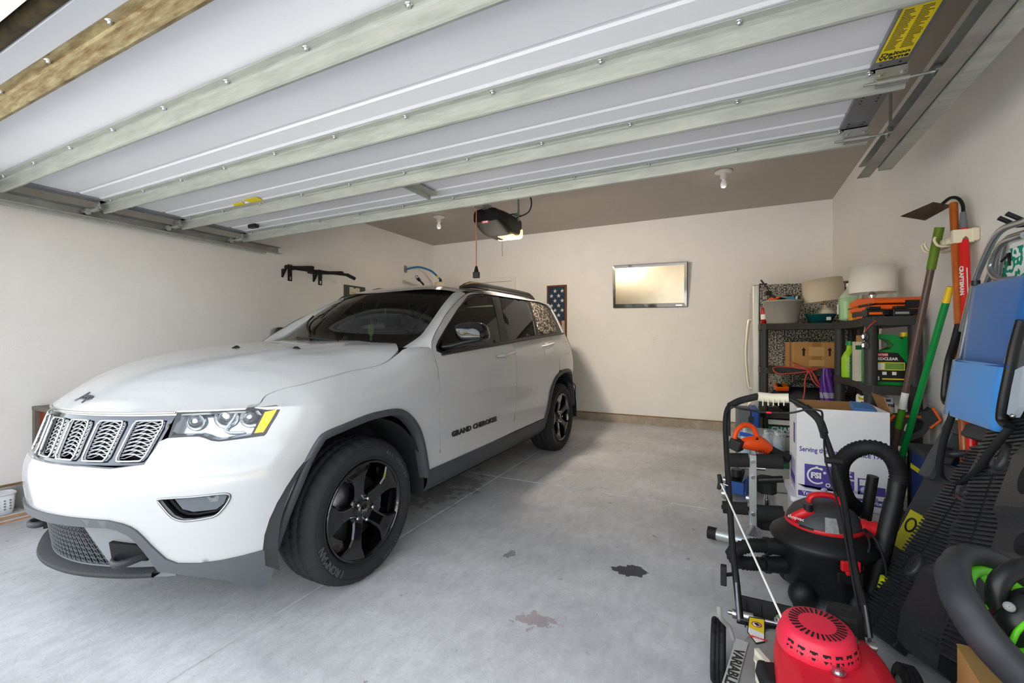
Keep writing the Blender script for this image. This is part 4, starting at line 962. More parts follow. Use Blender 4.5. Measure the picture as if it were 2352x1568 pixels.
# air freshener hanging from the cabin mirror
fp = CM @ (mc + V((-.0, -.035, -.045)))
t = thing('air_freshener', 'pale yellow oval air freshener with a tassel hanging inside the windscreen', 'air freshener', fp)
mb = MB(); mb.tube([(0, 0, 0), (0, 0, -.05)], .002, 5); obj('cord', mb, mat('gold_cord', 'c9a23c', .6), t)
mb = MB(); mb.prism([(.030 * math.cos(a), .045 * math.sin(a)) for a in [2 * PI * k / 24 for k in range(24)]], -.002, .002, Matrix(((1, 0, 0, 0), (0, 0, 1, 0), (0, 1, 0, -.092), (0, 0, 0, 1)))); obj('scented_disc', mb, mat('pale_yellow', 'e9e58c', .6), t)
mb = MB(); mb.lathe([(.004, -.137), (.010, -.15), (.008, -.165), (.018, -.205), (.001, -.205)], 10); obj('tassel', mb, mat('pale_mint', 'cfe6dc', .9), t)
# ================================================================== things on the back wall
def at(o, p): o.location = p; return o
# television
t = thing('television', 'flat television mounted high on the back wall with a glossy screen tinted like an outdoor reflection', 'television', (-1.045, YD, 2.06), (math.radians(7), math.radians(1.0), 0))
mb = MB(); mb.bb((-.505, -.075, -.305), (.505, -.035, .305)); obj('cabinet', mb, m_oblk, t, bevel=.008)
mb = MB(); mb.bb((-.25, -.04, -.15), (.25, -.022, .15)); obj('wall_mount', mb, m_black, t)
m_bez = mat('mirror_black_bezel', '6b6a66', .06, metal=.75); m_scr = mat('reflection_tint_screen', '9a9180', .22, metal=.85, col2='a89e8a', vscale=5)  # pale warm screen colour stands in for the bright outdoor reflection
mb = MB(); f = [(-.50, -.30), (.50, -.30), (.50, .30), (-.50, .30)]; i_ = [(-.465, -.248), (.465, -.248), (.465, .262), (-.465, .262)]
mb.add([(x, -.078, z) for x, z in f] + [(x, -.0765, z) for x, z in i_], [(k, (k + 1) % 4, 4 + (k + 1) % 4, 4 + k) for k in range(4)]); obj('bezel', mb, m_bez, t)
mb = MB(); mb.bb((-.465, -.0765, -.248), (.465, -.072, .262)); obj('screen', mb, m_scr, t)
mb = MB(); mb.bb((.36, -.0785, -.285), (.44, -.0775, -.27)); obj('badge', mb, m_steel, t)
# outlet
p = onY(1502.5, 783.5, YD)
t = thing('wall_outlet', 'white duplex outlet on the back wall below the television', 'outlet', p)
mb = MB(); mb.prism(rrect(.074, .118, .006), 0, .006, Matrix(((1, 0, 0, 0), (0, 0, -1, 0), (0, 1, 0, 0), (0, 0, 0, 1)))); obj('cover_plate', mb, m_white, t)
for dz in (-.02, .02):
    mb = MB(); mb.prism(rrect(.032, .028, .01), 0, .009, Matrix(((1, 0, 0, 0), (0, 0, -1, 0), (0, 1, 0, dz), (0, 0, 0, 1)))); q = obj('socket', mb, m_white, t)
    mb = MB(); mb.bb((-.008, -.0095, dz - .004), (-.006, -.0088, dz + .006)); mb.bb((.006, -.0095, dz - .004), (.008, -.0088, dz + .006)); obj('slots', mb, m_dark, q)
# wooden flag picture
m_wood = mat('frame_wood', '6b3d1c', .5, var=.3, vscale=6, stretch=(1, 1, 8)); m_navy = mat('navy_paint', '1f3550', .7, var=.15, vscale=12)
m_star = mat('star_white', 'dad6c8', .7); m_str_r = mat('stripe_red', '7d3420', .7, var=.2); m_str_w = mat('stripe_white', 'b9aca0', .7, var=.1)
a, b = onY(1256, 656, YD - .03), onY(1301, 653, YD - .03); fw = b.x - a.x
t = thing('flag_picture', 'tall framed wooden flag picture with white stars on navy', 'picture', ((a.x + b.x) / 2, YD, a.z - .45))
for nm, q in (('frame', [(-fw / 2, -.45), (fw / 2, -.45), (fw / 2, .45), (-fw / 2, .45)]),):
    for (x0, x1, z0, z1) in ((-fw / 2, -fw / 2 + .028, -.45, .45), (fw / 2 - .028, fw / 2, -.45, .45), (-fw / 2 + .028, fw / 2 - .028, .422, .45), (-fw / 2 + .028, fw / 2 - .028, -.45, -.422)):
        mb = MB(); mb.bb((x0, -.035, z0), (x1, -.001, z1)); obj('frame_rail', mb, m_wood, t, bevel=.004)
mb = MB(); mb.bb((-fw / 2 + .028, -.016, -.10), (fw / 2 - .028, -.002, .422)); cn = obj('canton', mb, m_navy, t)
for r in range(7):
    for c in range(2):
        x = -.030 + c * .118 - (.058 if r % 2 else 0); z = .36 - r * .075
        if x > -fw / 2 + .05 and z > -.08:
            mb = MB(); mb.prism([((.034 if k % 2 == 0 else .014) * math.sin(2 * PI * k / 10), (.034 if k % 2 == 0 else .014) * math.cos(2 * PI * k / 10)) for k in range(10)], 0, .005, Matrix(((1, 0, 0, x), (0, 0, -1, -.016), (0, 1, 0, z), (0, 0, 0, 1)))); obj('star', mb, m_star, cn)
for k in range(5):
    w = (fw - .056) / 5; mb = MB(); mb.bb((-fw / 2 + .028 + k * w, -.014, -.422), (-fw / 2 + .028 + (k + 1) * w - .002, -.002, -.10)); obj('stripe', mb, m_str_r if k % 2 else m_str_w, t)
# house door at the back
a, b = onY(1077, 644, YD), onY(1186, 634, YD); zt = (a.z + b.z) / 2
d1 = bpy.data.objects.new('door_1', None); COL.objects.link(d1); d1['kind'] = 'structure'; d1.location = ((a.x + b.x) / 2, YD, fz(YD)); hw_ = (b.x - a.x) / 2; H_ = zt - fz(YD)
mb = MB(); mb.bb((-hw_ + .07, -.03, .11), (hw_ - .07, -.001, H_ - .075)); dl = obj('door_leaf', mb, m_white, d1)
for (x0, x1, z0, z1) in ((-hw_, -hw_ + .065, .11, H_), (hw_ - .065, hw_, .11, H_), (-hw_ + .065, hw_ - .065, H_ - .07, H_)):
    mb = MB(); mb.bb((x0, -.045, z0), (x1, -.001, z1)); obj('door_casing', mb, m_white, d1, bevel=.006)
for cx in (-.17, .17):
    for z0, z1 in ((1.45, 2.0), (.75, 1.35), (.22, .65)): mb = MB(); mb.bb((cx - .12, -.036, z0), (cx + .12, -.029, z1)); obj('door_panel', mb, m_white, d1, bevel=.006)
mb = MB(); mb.ball((hw_ - .13, -.07, 1.0), .03); mb.cyl((hw_ - .13, -.03, 1.0), (hw_ - .13, -.06, 1.0), .012); obj('door_knob', mb, m_steel, d1)
# ================================================================== left wall
m_bar = mat('gym_black', '141312', .5); m_foam = mat('foam_black', '232323', .85, bump=.25, bscale=120)
t = thing('pull_up_bar', 'black wall-mounted pull-up bar with angled ends on the left wall', 'pull-up bar', (XL, 3.8, 2.1))
for y in (3.63, 4.07):
    mb = MB(); mb.bb((.0, y - 3.8 - .03, -.10), (.006, y - 3.8 + .03, .10)); mb.box((.20, y - 3.8, .045), (.40, .04, .04), (0, math.radians(4), 0))
    mb.prism([(.0, -.02), (.0, -.07), (.07, .03), (.0, .03)], y - 3.8 - .012, y - 3.8 + .012, Matrix(((1, 0, 0, 0), (0, 0, -1, 0), (0, 1, 0, 0), (0, 0, 0, 1)))) ; o = obj('bracket', mb, m_bar, t, bevel=.003)
    for z in (-.075, -.055, .07, .085): mb = MB(); mb.cyl((.006, y - 3.8, z), (.010, y - 3.8, z), .010, n=8); obj('bolt', mb, m_steel, o)
L = onX(656, 613, XL + .4) - t.location; Rr = onX(797, 631, XL + .4) - t.location; E_ = onX(815, 640, XL + .42) - t.location
mb = MB(); mb.tube([L, L.lerp(Rr, .08), L.lerp(Rr, .3) + V((0, 0, -.004)), Rr, E_], .018, 10); bar = obj('bar', mb, m_bar, t)
mb = MB(); mb.tube([L, L.lerp(Rr, .12)], .024, 10); obj('grip', mb, m_foam, bar); mb = MB(); mb.tube([Rr, E_], .022, 10); obj('grip', mb, m_foam, bar)
mb = MB(); mb.tube([L.lerp(Rr, .45), L.lerp(Rr, .45) + V((-.12, 0, -.01)), L.lerp(Rr, .62) + V((-.12, 0, -.01)), L.lerp(Rr, .66)], .014, 8); obj('close_grip', mb, m_bar, t)
# notice board with paper
a, b = onX(789, 653, XL), onX(837, 659, XL)
t = thing('notice_board', 'dark framed notice board with a paper sheet beside the pull-up bar', 'notice board', (XL, (a.y + b.y) / 2, a.z - .3)); hw_ = (b.y - a.y) / 2
mb = MB(); mb.bb((0, -hw_, -.3), (.018, hw_, .3)); obj('board', mb, mat('slate_green', '46504a', .7), t, bevel=.003)
mb = MB(); mb.bb((.018, -hw_ + .09, -.05), (.0195, hw_ - .11, .275)); pp = obj('paper', mb, mat('paper_cream', 'd5ccb8', .8), t)
rnd = random.Random(5)
for k in range(9): mb = MB(); z = .2 - k * .026; mb.bb((.0195, -hw_ + .105, z), (.0198, -hw_ + .105 + rnd.uniform(.06, .16), z + .005)); obj('printed_line', mb, mat('faint_ink', '8f8576', .9), pp)
mb = MB(); mb.bb((.0195, -.03, .262), (.028, .0, .272)); obj('clip', mb, m_black, pp)
# water heater, plate and blue hose
t = thing('water_heater', 'cream domed water tank in the back left corner', 'water tank', (-4.30, 6.02, fz(6.02)))
mb = MB(); mb.lathe([(.001, 0), (.27, 0), (.27, 1.96), (.25, 2.03), (.18, 2.08), (.11, 2.10), (.001, 2.10)], 28); obj('tank', mb, mat('tank_cream', 'd9cba8', .5), t)
mb = MB(); mb.lathe([(.001, 2.16), (.07, 2.155), (.085, 2.13), (.085, 2.09), (.001, 2.09)], 20); obj('cap', mb, mat('tank_cap', 'e5d7b2', .5), t)
mb = MB(); mb.cyl((.03, -.02, 2.15), (.03, -.02, 2.20), .03, .02, 12); obj('valve', mb, m_black, t)
pl = onX(931, 618, XL)
t = thing('hose_plate', 'small square steel wall plate feeding a blue hose', 'wall plate', pl)
mb = MB(); mb.bb((0, -.035, -.058), (.006, .035, .058)); obj('plate', mb, m_greyend, t); mb = MB(); mb.cyl((.006, 0, 0), (.05, 0, 0), .014, n=10); obj('spout', mb, m_steel, t)
P = [onX(933, 618, XL + .05), onX(951, 614, XL + .14), onX(967, 614, XL + .24), onY(990, 622, 5.95), onY(1004, 634, 5.97), onY(1011, 641, 6.0), V((-4.27, 6.0, 2.30))]
mb = MB(); mb.tube(spline(P, 5), .016, 8); hs = obj('water_hose', mb, mat('blue_hose', '1f6fa8', .45)); tag(hs, 'blue flexible hose arching from the wall plate to the tank', 'hose')
q = spline(P, 5); mb = MB(); mb.tube(q[-11:-8], .019, 8); obj('tape', mb, m_yel, hs)
# second wall bar by the corner
t = thing('dip_bar', 'black padded dip bar sticking out of the left wall beside the corner', 'dip bar', (XL, 5.75, 2.18))
e = onX(957, 636, XL + .55) - t.location; q = [V((0, .35, -.1)), V((.10, .33, -.02)), V((.2, .22, .03)), e.lerp(V((.2, .22, .03)), .35), e]
mb = MB(); mb.tube(spline(q, 5), .017, 8); obj('tube', mb, m_bar, t); mb = MB(); mb.tube([q[3], e], .026, 10); obj('grip', mb, m_foam, t); mb = MB(); mb.ball(e, .027); obj('end_cap', mb, m_steel, t)
mb = MB(); mb.bb((0, .30, -.18), (.012, .40, .02)); obj('wall_plate', mb, m_bar, t); mb = MB(); mb.prism([(0, 0), (.12, 0), (0, -.16)], -.01, .01, Matrix(((1, 0, 0, 0), (0, 0, 1, .34), (0, 1, 0, .02), (0, 0, 0, 1)))); obj('gusset', mb, m_bar, t)
# side cabinet, boards, basket
m_red_w = mat('red_brown_wood', '8a3516', .45, var=.25, vscale=5, stretch=(8, 8, 1)); m_gtop = mat('grey_brown_top', '6d665f', .5, var=.12, vscale=6)
t = thing('side_cabinet', 'low red-brown wooden cabinet with a grey top at the left wall', 'cabinet', (-4.60, 1.66, fz(1.66))); CH = .78
mb = MB(); mb.bb((-.16, -.25, CH - .03), (.17, .25, CH)); obj('top', mb, m_gtop, t, bevel=.004)
mb = MB(); mb.bb((-.14, -.22, .06), (.13, .22, CH - .03)); obj('body', mb, m_red_w, t)
for y in (-.23, .23):
    for x in (-.13, .14): mb = MB(); mb.bb((x - .02, y - .02, 0), (x + .02, y + .02, CH - .03)); obj('post', mb, m_gtop, t, bevel=.003)
for y in (-.11, .11): mb = MB(); mb.bb((.13, y - .10, .1), (.145, y + .10, CH - .1)); q = obj('door', mb, m_red_w, t, bevel=.004); mb = MB(); mb.ball((.155, y * .2, .42), .012); obj('knob', mb, m_black, q)
m_ply = mat('painted_board', 'c9cac8', .7, var=.08); m_ply2 = mat('plywood_edge', 'b08b68', .8, var=.2)
for k, (x0, x1, y0, y1, z) in enumerate(((-4.750, -4.575, .72, 1.36, 0), (-4.745, -4.60, .70, 1.34, .028))):
    mb = MB(); mb.bb((x0, y0, fz(1.0) + z), (x1, y1, fz(1.0) + z + .026)); o = obj('loose_board', mb, m_ply); tag(o, ['lower whitish board lying along the left wall curb', 'upper whitish board lying under the white basket'][k], 'board')
    mb = MB(); mb.bb((x1, y0, fz(1.0) + z + .001), (x1 + .002, y1, fz(1.0) + z + .02)); obj('raw_edge', mb, m_ply2, o)
t = thing('plastic_basket', 'white perforated plastic basket on boards by the left wall', 'basket', (-4.672, 1.12, fz(1.0) + .055))
m_wpl = mat('white_plastic', 'e6e7ea', .45)
def bask(u, v):
    a = 2 * PI * u; k = [0, .98, 1.0, 1.0, .96, .94, .0][int(round(v * 6))] ; z = [.002, .002, .05, .145, .145, .01, .01][int(round(v * 6))]; w = .056 + .008 * z / .145; l = .165 + .01 * z / .145
    c, s = math.cos(a), math.sin(a); return (k * w * math.copysign(abs(c) ** .35, c), k * l * math.copysign(abs(s) ** .35, s), z)
mb = MB(); mb.grid(48, 7, bask, cu=True); obj('tub', mb, m_wpl, t)
mb = MB(); mb.tube([bask(u / 48, .5) for u in range(48)], .007, 6, closed=True); obj('rim', mb, m_wpl, t)
mb = MB()
for y in [-.14 + .028 * k for k in range(11)]:
    for z in (.04, .06, .08, .10): mb.cyl((.0595, y, z), (.0625, y, z), .006, n=6); 
obj('perforations', mb, m_greyend, t, kind='stuff')
# ================================================================== fridge, shelves and what stands on them
m_sh = mat('shelf_black_plastic', '322f2d', .55, bump=.1, bscale=150)
m_card = mat('cardboard', 'b5854f', .85, var=.08, vscale=6, bump=.05); m_cardi = mat('cardboard_inner', '9a7046', .9, var=.1)
m_tape = mat('brown_tape', '9b7440', .35); m_ink = mat('black_print', '1d1a18', .7); m_wpaper = mat('white_paper', 'eceae6', .7)
YM = Matrix(((1, 0, 0, 0), (0, 0, 1, 0), (0, 1, 0, 0), (0, 0, 0, 1)))                      # (x, z) outline extruded along y
XM = Matrix(((0, 0, 1, 0), (1, 0, 0, 0), (0, 1, 0, 0), (0, 0, 0, 1)))                      # (y, z) outline extruded along x
def FM(x, y, z): return Matrix(((1, 0, 0, x), (0, 0, -1, y), (0, 1, 0, z), (0, 0, 0, 1)))  # text plane facing -Y
def LM(x, y, z): return Matrix(((0, 0, -1, x), (-1, 0, 0, y), (0, 1, 0, z), (0, 0, 0, 1))) # text plane facing -X
def txt(name, s, size, M, m, parent, bold=0, xs=1, sp=1, lab=None, ext=.0006, align='CENTER'):
    mb = MB(); mb.add(*text_mesh(s, size, M, ext, bold=bold, xs=xs, spacing=sp, align=align)); return obj(name, mb, m, parent, label=lab)
def flat(name, x0, x1, z0, z1, y, m, parent, th=.001): mb = MB(); mb.bb((x0, y - th, z0), (x1, y, z1)); return obj(name, mb, m, parent)
# fridge, front to the left, side to the viewer
m_frs = mat('fridge_side_stipple', '151414', .6)
nt = m_frs.node_tree; bs = nt.nodes['Principled BSDF']; tc = nt.nodes.new('ShaderNodeTexCoord'); n1 = nt.nodes.new('ShaderNodeTexNoise'); n1.inputs['Scale'].default_value = 75; n1.inputs['Detail'].default_value = 3
n2 = nt.nodes.new('ShaderNodeTexNoise'); n2.inputs['Scale'].default_value = 2.2; ad = nt.nodes.new('ShaderNodeMath'); ad.operation = 'MULTIPLY_ADD'; ad.inputs[1].default_value = .35
rp = nt.nodes.new('ShaderNodeValToRGB'); rp.color_ramp.elements[0].position = .62; rp.color_ramp.elements[0].color = lin('1a1918'); rp.color_ramp.elements[1].position = .76; rp.color_ramp.elements[1].color = lin('b9b2a6')
nt.links.new(tc.outputs['Object'], n1.inputs[0]); nt.links.new(tc.outputs['Object'], n2.inputs[0]); nt.links.new(n2.outputs[0], ad.inputs[0]); nt.links.new(n1.outputs[0], ad.inputs[2]); nt.links.new(ad.outputs[0], rp.inputs[0]); nt.links.new(rp.outputs[0], bs.inputs['Base Color'])
m_frd = mat('fridge_door_silver', 'c6c4c0', .35, metal=.4)
t = thing('refrigerator', 'black refrigerator with a speckled side in the back right corner', 'refrigerator', (.655, 5.66, fz(5.66)))
mb = MB(); mb.bb((-.395, -.44, .03), (.395, .44, 1.77)); obj('body', mb, m_frs, t, bevel=.006)
for z0, z1 in ((.05, .60), (.61, 1.775)):
    mb = MB(); mb.bb((-.465, -.44, z0), (-.40, .44, z1)); d = obj('door', mb, m_frd, t, bevel=.012)
    zz = (.18, .55) if z0 < .1 else (.70, 1.42)
    mb = MB(); mb.tube(spline([(-.47, -.36, zz[0]), (-.50, -.36, zz[0] + .03), (-.525, -.36, (zz[0] + zz[1]) / 2), (-.50, -.36, zz[1] - .03), (-.47, -.36, zz[1])], 6), .014, 8, flat=(1, 1.3)); obj('handle', mb, mat('handle_cream', 'd9d3c4', .3, metal=.3), d)
mb = MB(); mb.bb((-.40, -.40, 1.77), (-.33, -.30, 1.79)); obj('hinge', mb, m_black, t)
for x in (-.35, .35):
    for y in (-.38, .38): mb = MB(); mb.cyl((x, y, 0), (x, y, .03), .02, n=10); obj('foot', mb, m_black, t)
# black plastic shelving
def shelving(name, lab, x0, x1, y0, y1, zs, bow, th=.055, pr=.026):
    cx, cy = (x0 + x1) / 2, (y0 + y1) / 2; z0 = fz(cy); t = thing(name, lab, 'shelving unit', (cx, cy, z0)); hx, hy = (x1 - x0) / 2, (y1 - y0) / 2
    def outline(off=0):
        P = []; c = .045
        def side(ax, ay, bx, by, b):                       # side with a concave bow b between two corners
            for k in range(9):
                q = k / 8; s = math.sin(PI * q) ** .7 * b; nx, ny = (by - ay), -(bx - ax); l = math.hypot(nx, ny); P.append((ax + (bx - ax) * q - nx / l * s, ay + (by - ay) * q - ny / l * s))
        side(-hx + c, -hy, hx - c, -hy, bow[0]); side(hx, -hy + c, hx, hy - c, 0); side(hx - c, hy, -hx + c, hy, 0); side(-hx, hy - c, -hx, -hy + c, bow[1])
        return P
    for z in zs:
        mb = MB(); mb.prism(outline(), z - z0 - th, z - z0); o = obj('shelf_board', mb, m_sh, t, bevel=.004)
    lev = [z - z0 for z in zs]
    for sx in (-1, 1):
        for sy in (-1, 1):
            z = 0.0
            for L in sorted(lev):
                if L - th - z > .03: mb = MB(); mb.cyl((sx * (hx - .042), sy * (hy - .042), z), (sx * (hx - .042), sy * (hy - .042), L - th), pr, n=14); obj('post', mb, m_sh, t)
                z = L
    return t
ZA, ZA2, ZA3, ZA4 = 1.435, 1.03, .62, .16
ZB, ZB2, ZB3, ZB4 = 1.4265, .993, .50, .12
shelving('plastic_shelf', 'black plastic shelving unit standing against the side of the fridge', .235, 1.03, 4.72, 5.12, [ZA, ZA2, ZA3, ZA4], (.03, 0))
shelving('plastic_shelf', 'black plastic shelving unit along the right wall behind the leaning poles', .748, 1.05, 3.50, 4.49, [ZB, ZB2, ZB3, ZB4], (0, .05), pr=.036)
# --- top of the fridge-side shelf
m_buck = mat('taupe_plastic', 'a39d93', .55)
pB = onY(1797, 738, 4.92); pB.z = ZA
t = thing('bucket', 'taupe plastic bucket full of hand tools on top of the shelf', 'bucket', pB)
mb = MB(); mb.lathe([(.001, 0), (.125, 0), (.13, .006), (.158, .205), (.168, .205), (.170, .218), (.160, .222), (.152, .20), (.126, .012), (.001, .012)], 36); obj('tub', mb, m_buck, t)
def prop(name, lab, cat, build, m, loc, rot=(0, 0, 0), parts=()):
    t = thing(name, lab, cat, loc, rot); 
    for pn, fn, mm in ((('body'), build, m),) + tuple(parts): mb = MB(); fn(mb); obj(pn, mb, mm, t, bevel=.003)
    return t
m_or = mat('tool_orange', 'f2640f', .45); m_gr = mat('tool_grey', '8f8f8e', .4); m_blu = mat('tool_blue', '1f86b4', .45)
prop('hammer', 'grey-handled hammer resting across the taupe bucket', 'hammer', lambda m: m.cyl((-.11, 0, .04), (.10, 0, -.02), .012, n=8), m_gr, pB + V((.0, -.06, .245)), (0, 0, .15), (('head', lambda m: m.box((-.125, 0, .045), (.05, .07, .035)), m_black),))
prop('hex_key', 'long black bent hex key sticking out of the bucket', 'hex key', lambda m: m.tube([(0, 0, 0), (0, 0, .22), (-.03, 0, .28), (-.075, 0, .345)], .008, 8), m_black, pB + V((-.105, -.03, .08)))
prop('spring_clamp', 'orange and black spring clamp at the bucket rim', 'clamp', lambda m: (m.box((0, 0, .02), (.075, .035, .05)), m.cyl((-.03, 0, .03), (.04, 0, .07), .012, n=8)), m_or, pB + V((-.09, -.07, .195)), (0, .3, 0), (('jaw', lambda m: m.box((-.02, 0, .07), (.07, .03, .022), (0, .4, 0)), m_black),))
prop('tape_roll', 'blue tape measure lying in the bucket', 'tape measure', lambda m: m.cyl((0, -.02, 0), (0, .02, 0), .04, n=18), m_blu, pB + V((.06, -.05, .215)), (0, 0, 0), (('hub', lambda m: m.cyl((0, -.023, 0), (0, .023, 0), .015, n=12), m_gr),))
prop('cordless_driver', 'black pistol-grip driver lying in the bucket', 'drill', lambda m: (m.cyl((-.06, 0, .02), (.06, 0, .03), .026, n=12), m.box((.03, 0, -.03), (.035, .03, .09), (0, .3, 0))), m_black, pB + V((.02, .04, .225)), (0, 0, .4), (('chuck', lambda m: m.cyl((-.09, 0, .018), (-.06, 0, .02), .014, .02, 10), m_steel),))
prop('socket_wrench', 'chrome and black socket tool at the right of the bucket', 'wrench', lambda m: m.box((0, 0, .03), (.05, .03, .085)), m_black, pB + V((.11, -.04, .185)), (0, .1, 0), (('chrome_band', lambda m: m.box((-.008, -.016, .03), (.018, .004, .08)), m_steel),))
q = onY(1750, 738, 4.98); q.z = ZA
t = thing('spray_can', 'red and white spray can behind the taupe bucket', 'spray can', (q.x + .02, 5.0, ZA)); mb = MB(); mb.lathe([(.001, 0), (.03, 0), (.03, .15), (.02, .165), (.001, .165)], 18); obj('can', mb, mat('can_red', 'b3271c', .35), t); mb = MB(); mb.lathe([(.0305, .05), (.0305, .10)], 18); obj('label_band', mb, m_wpaper, t)
# teal bowl and leaning lamp
q = onY(1884, 739, 4.9); q.z = ZA
t = thing('teal_bowl', 'dark teal oval plastic bowl on the fridge-side shelf', 'bowl', q); mb = MB(); mb.lathe([(.001, 0), (.085, 0), (.118, .075), (.124, .078), (.126, .084), (.116, .084), (.083, .012), (.001, .012)], 32, Matrix.Diagonal((1, .8, 1, 1))); obj('bowl_body', mb, mat('teal_plastic', '0d4f55', .4), t)
mb = MB(); mb.box((.05, -.088, .04), (.035, .002, .03), (.35, 0, 0)); obj('price_sticker', mb, m_wpaper, t)
m_linen = mat('linen_shade', 'cdbfa8', .85, var=.06, vscale=30, stretch=(1, 1, 12)); m_cer = mat('ceramic_cream', 'd8cbb8', .3); m_ivory = mat('ivory_shade', 'eee9e0', .8)
def lamp(name, lab, loc, rot, shade_r, shade_h, zs, base, m_shade, m_base, extra=None):
    t = thing(name, lab, 'table lamp', loc, rot)
    mb = MB(); mb.lathe(base, 24); obj('lamp_base', mb, m_base, t)
    r0, r1 = shade_r
    mb = MB(); mb.lathe([(r0, zs), (r1, zs + shade_h), (r1 - .004, zs + shade_h), (r0 - .004, zs)], 40); obj('lamp_shade', mb, m_shade, t)
    mb = MB(); top = base[-1][1]; mb.cyl((0, 0, top - .01), (0, 0, zs + shade_h * .7), .008, n=8); mb.cyl((-r1 + .005, 0, zs + shade_h * .85), (r1 - .005, 0, zs + shade_h * .85), .003, n=6); obj('lamp_stem', mb, mat('brass', 'a8823c', .3, metal=1), t)
    return t
q = onY(1899, 722, 4.93)
lamp('table_lamp', 'linen-shaded table lamp with a cream base leaning in the teal bowl', (q.x, 4.93, ZA + .02), (0, math.radians(-6), 0), (.166, .156), .205, .180, [(.001, 0), (.05, 0), (.075, .03), (.078, .055), (.055, .10), (.022, .125), (.015, .15)], m_linen, m_cer)
# --- middle of the fridge-side shelf: carton and cord
c = onY(1866, 838, 4.86)
t = thing('cardboard_box', 'brown taped carton with up arrows on the middle shelf', 'cardboard box', (c.x, 4.93, ZA2), (0, 0, math.radians(8)))
mb = MB(); mb.bb((-.18, -.15, 0), (.19, .15, .235)); obj('carton', mb, m_card, t, bevel=.004)
mb = MB(); mb.bb((-.035, -.1515, .0), (.035, -.150, .235)); mb.bb((-.035, -.15, .235), (.035, .15, .2365)); obj('tape', mb, m_tape, t)
for x0, x1, z0, z1 in ((-.06, .06, .11, .19), (-.06, .06, .02, .075)): flat('patch', x0, x1, z0, z1, -.1512, mat('tan_patch', 'c79a62', .8), t)
mb = MB(); mb.bb((-.15, -.10, .235), (-.05, .0, .2362)); obj('address_label', mb, m_wpaper, t)
for x in (-.10, .10): mb = MB(); mb.prism([(x - .008, .11), (x + .008, .11), (x + .008, .16), (x + .018, .16), (x, .185), (x - .018, .16), (x - .008, .16)], -.152, -.1505, YM); obj('arrow_mark', mb, m_ink, t)
m_cord = mat('red_cord', 'b5483c', .6)
P = [onY(x, y, Y) for x, y, Y in ((1815, 830, 4.74), (1850, 846, 4.70), (1880, 846, 4.70), (1840, 855, 4.695), (1790, 858, 4.70), (1776, 846, 4.71), (1800, 842, 4.74), (1850, 848, 4.70), (1870, 860, 4.69), (1885, 885, 4.69), (1905, 892, 4.70), (1880, 880, 4.68), (1862, 850, 4.695), (1850, 870, 4.68), (1848, 900, 4.68), (1843, 930, 4.69), (1846, 950, 4.70))]
mb = MB(); mb.tube(spline(P, 6), .007, 6); o = obj('extension_cord', mb, m_cord); tag(o, 'red extension cord looping over the edge of the middle shelf', 'cord')
P = [onY(x, y, Y) for x, y, Y in ((1830, 843, 4.72), (1856, 850, 4.688), (1868, 875, 4.672), (1890, 893, 4.675), (1907, 897, 4.69))]
mb = MB(); mb.tube(spline(P, 6), .007, 6); obj('loop', mb, m_cord, o)
# --- lower levels
t = thing('charger', 'small orange and black battery charger on the lower shelf', 'charger', (onY(1795, 893, 4.80).x, 4.82, ZA3 + .225), (.5, 0, .3))
mb = MB(); mb.bb((-.055, -.035, -.02), (.055, .035, .02)); obj('case', mb, m_or, t, bevel=.006); mb = MB(); mb.bb((-.04, -.025, .02), (.0, .02, .023)); obj('dock', mb, m_black, t)
t = thing('duffel_bag', 'crumpled black bag on the lower shelf beside the cord', 'bag', (.62, 4.93, ZA3))
rnd = random.Random(11)
def bag(u, v): a = 2 * PI * u; th = PI * v; r = 1 + .10 * math.sin(5 * a + 3 * v) * math.sin(th) + .05 * math.sin(11 * a); return (.30 * r * math.sin(th) ** .6 * math.cos(a), .15 * r * math.sin(th) ** .6 * math.sin(a), .11 - .11 * math.cos(th) + .02 * math.sin(9 * a) * math.sin(th))
mb = MB(); mb.grid(40, 14, bag, cu=True); obj('bag_body', mb, mat('black_nylon', '121214', .6, bump=.3, bscale=25), t); mb = MB(); mb.tube(spline([(-.15, 0, .2), (-.08, -.02, .27), (.06, -.02, .27), (.14, 0, .2)], 6), .012, 6); obj('strap', mb, m_black, t)
t = thing('purple_bag', 'shiny purple bag hanging between the two shelving units', 'bag', (onY(1900, 880, 4.66).x, 4.665, .64))
def pbag(u, v): a = 2 * PI * u; z = .40 * v; w = .028 + .018 * math.sin(PI * v) + .01 * math.sin(7 * a + 9 * v); return (w * math.cos(a), .022 * (1 + .4 * math.sin(6 * a + 12 * v)) * math.sin(a), z)
mb = MB(); mb.grid(24, 20, pbag, cu=True); obj('bag_film', mb, mat('purple_film', '5c2f8e', .25), t)
mb = MB(); mb.grid(24, 4, lambda u, v: tuple(V(pbag(u, .35 + .12 * v)) * 1.0 + V((0, 0, 0)) + V((.0015 * math.cos(2 * PI * u), .0015 * math.sin(2 * PI * u), 0))), cu=True); obj('label_band', mb, mat('silver_band', '9c97ac', .4), t)
t = thing('carton', 'white carton printed with a green brand panel on the bottom shelf', 'box', (.43, 4.90, ZA4))
mb = MB(); mb.bb((-.16, -.13, 0), (.17, .13, .385)); obj('box_body', mb, m_wpaper, t, bevel=.003); mb = MB(); mb.bb((-.15, -.12, .385), (.16, .12, .3865)); obj('box_top', mb, mat('box_top_grey', '8a8780', .8), t)
flat('green_panel', -.13, .16, .27, .325, -.13, mat('brand_green', '12876a', .6), t); flat('black_panel', -.13, .16, .325, .342, -.13, m_ink, t)
txt('lettering', 'CHAPIN', .062, FM(.01, -.1312, .297), m_wpaper, t, bold=.002); txt('lettering', 'Pelouse et Jardin', .03, FM(-.12, -.1302, .243), m_ink, t, bold=.0008, align='LEFT')
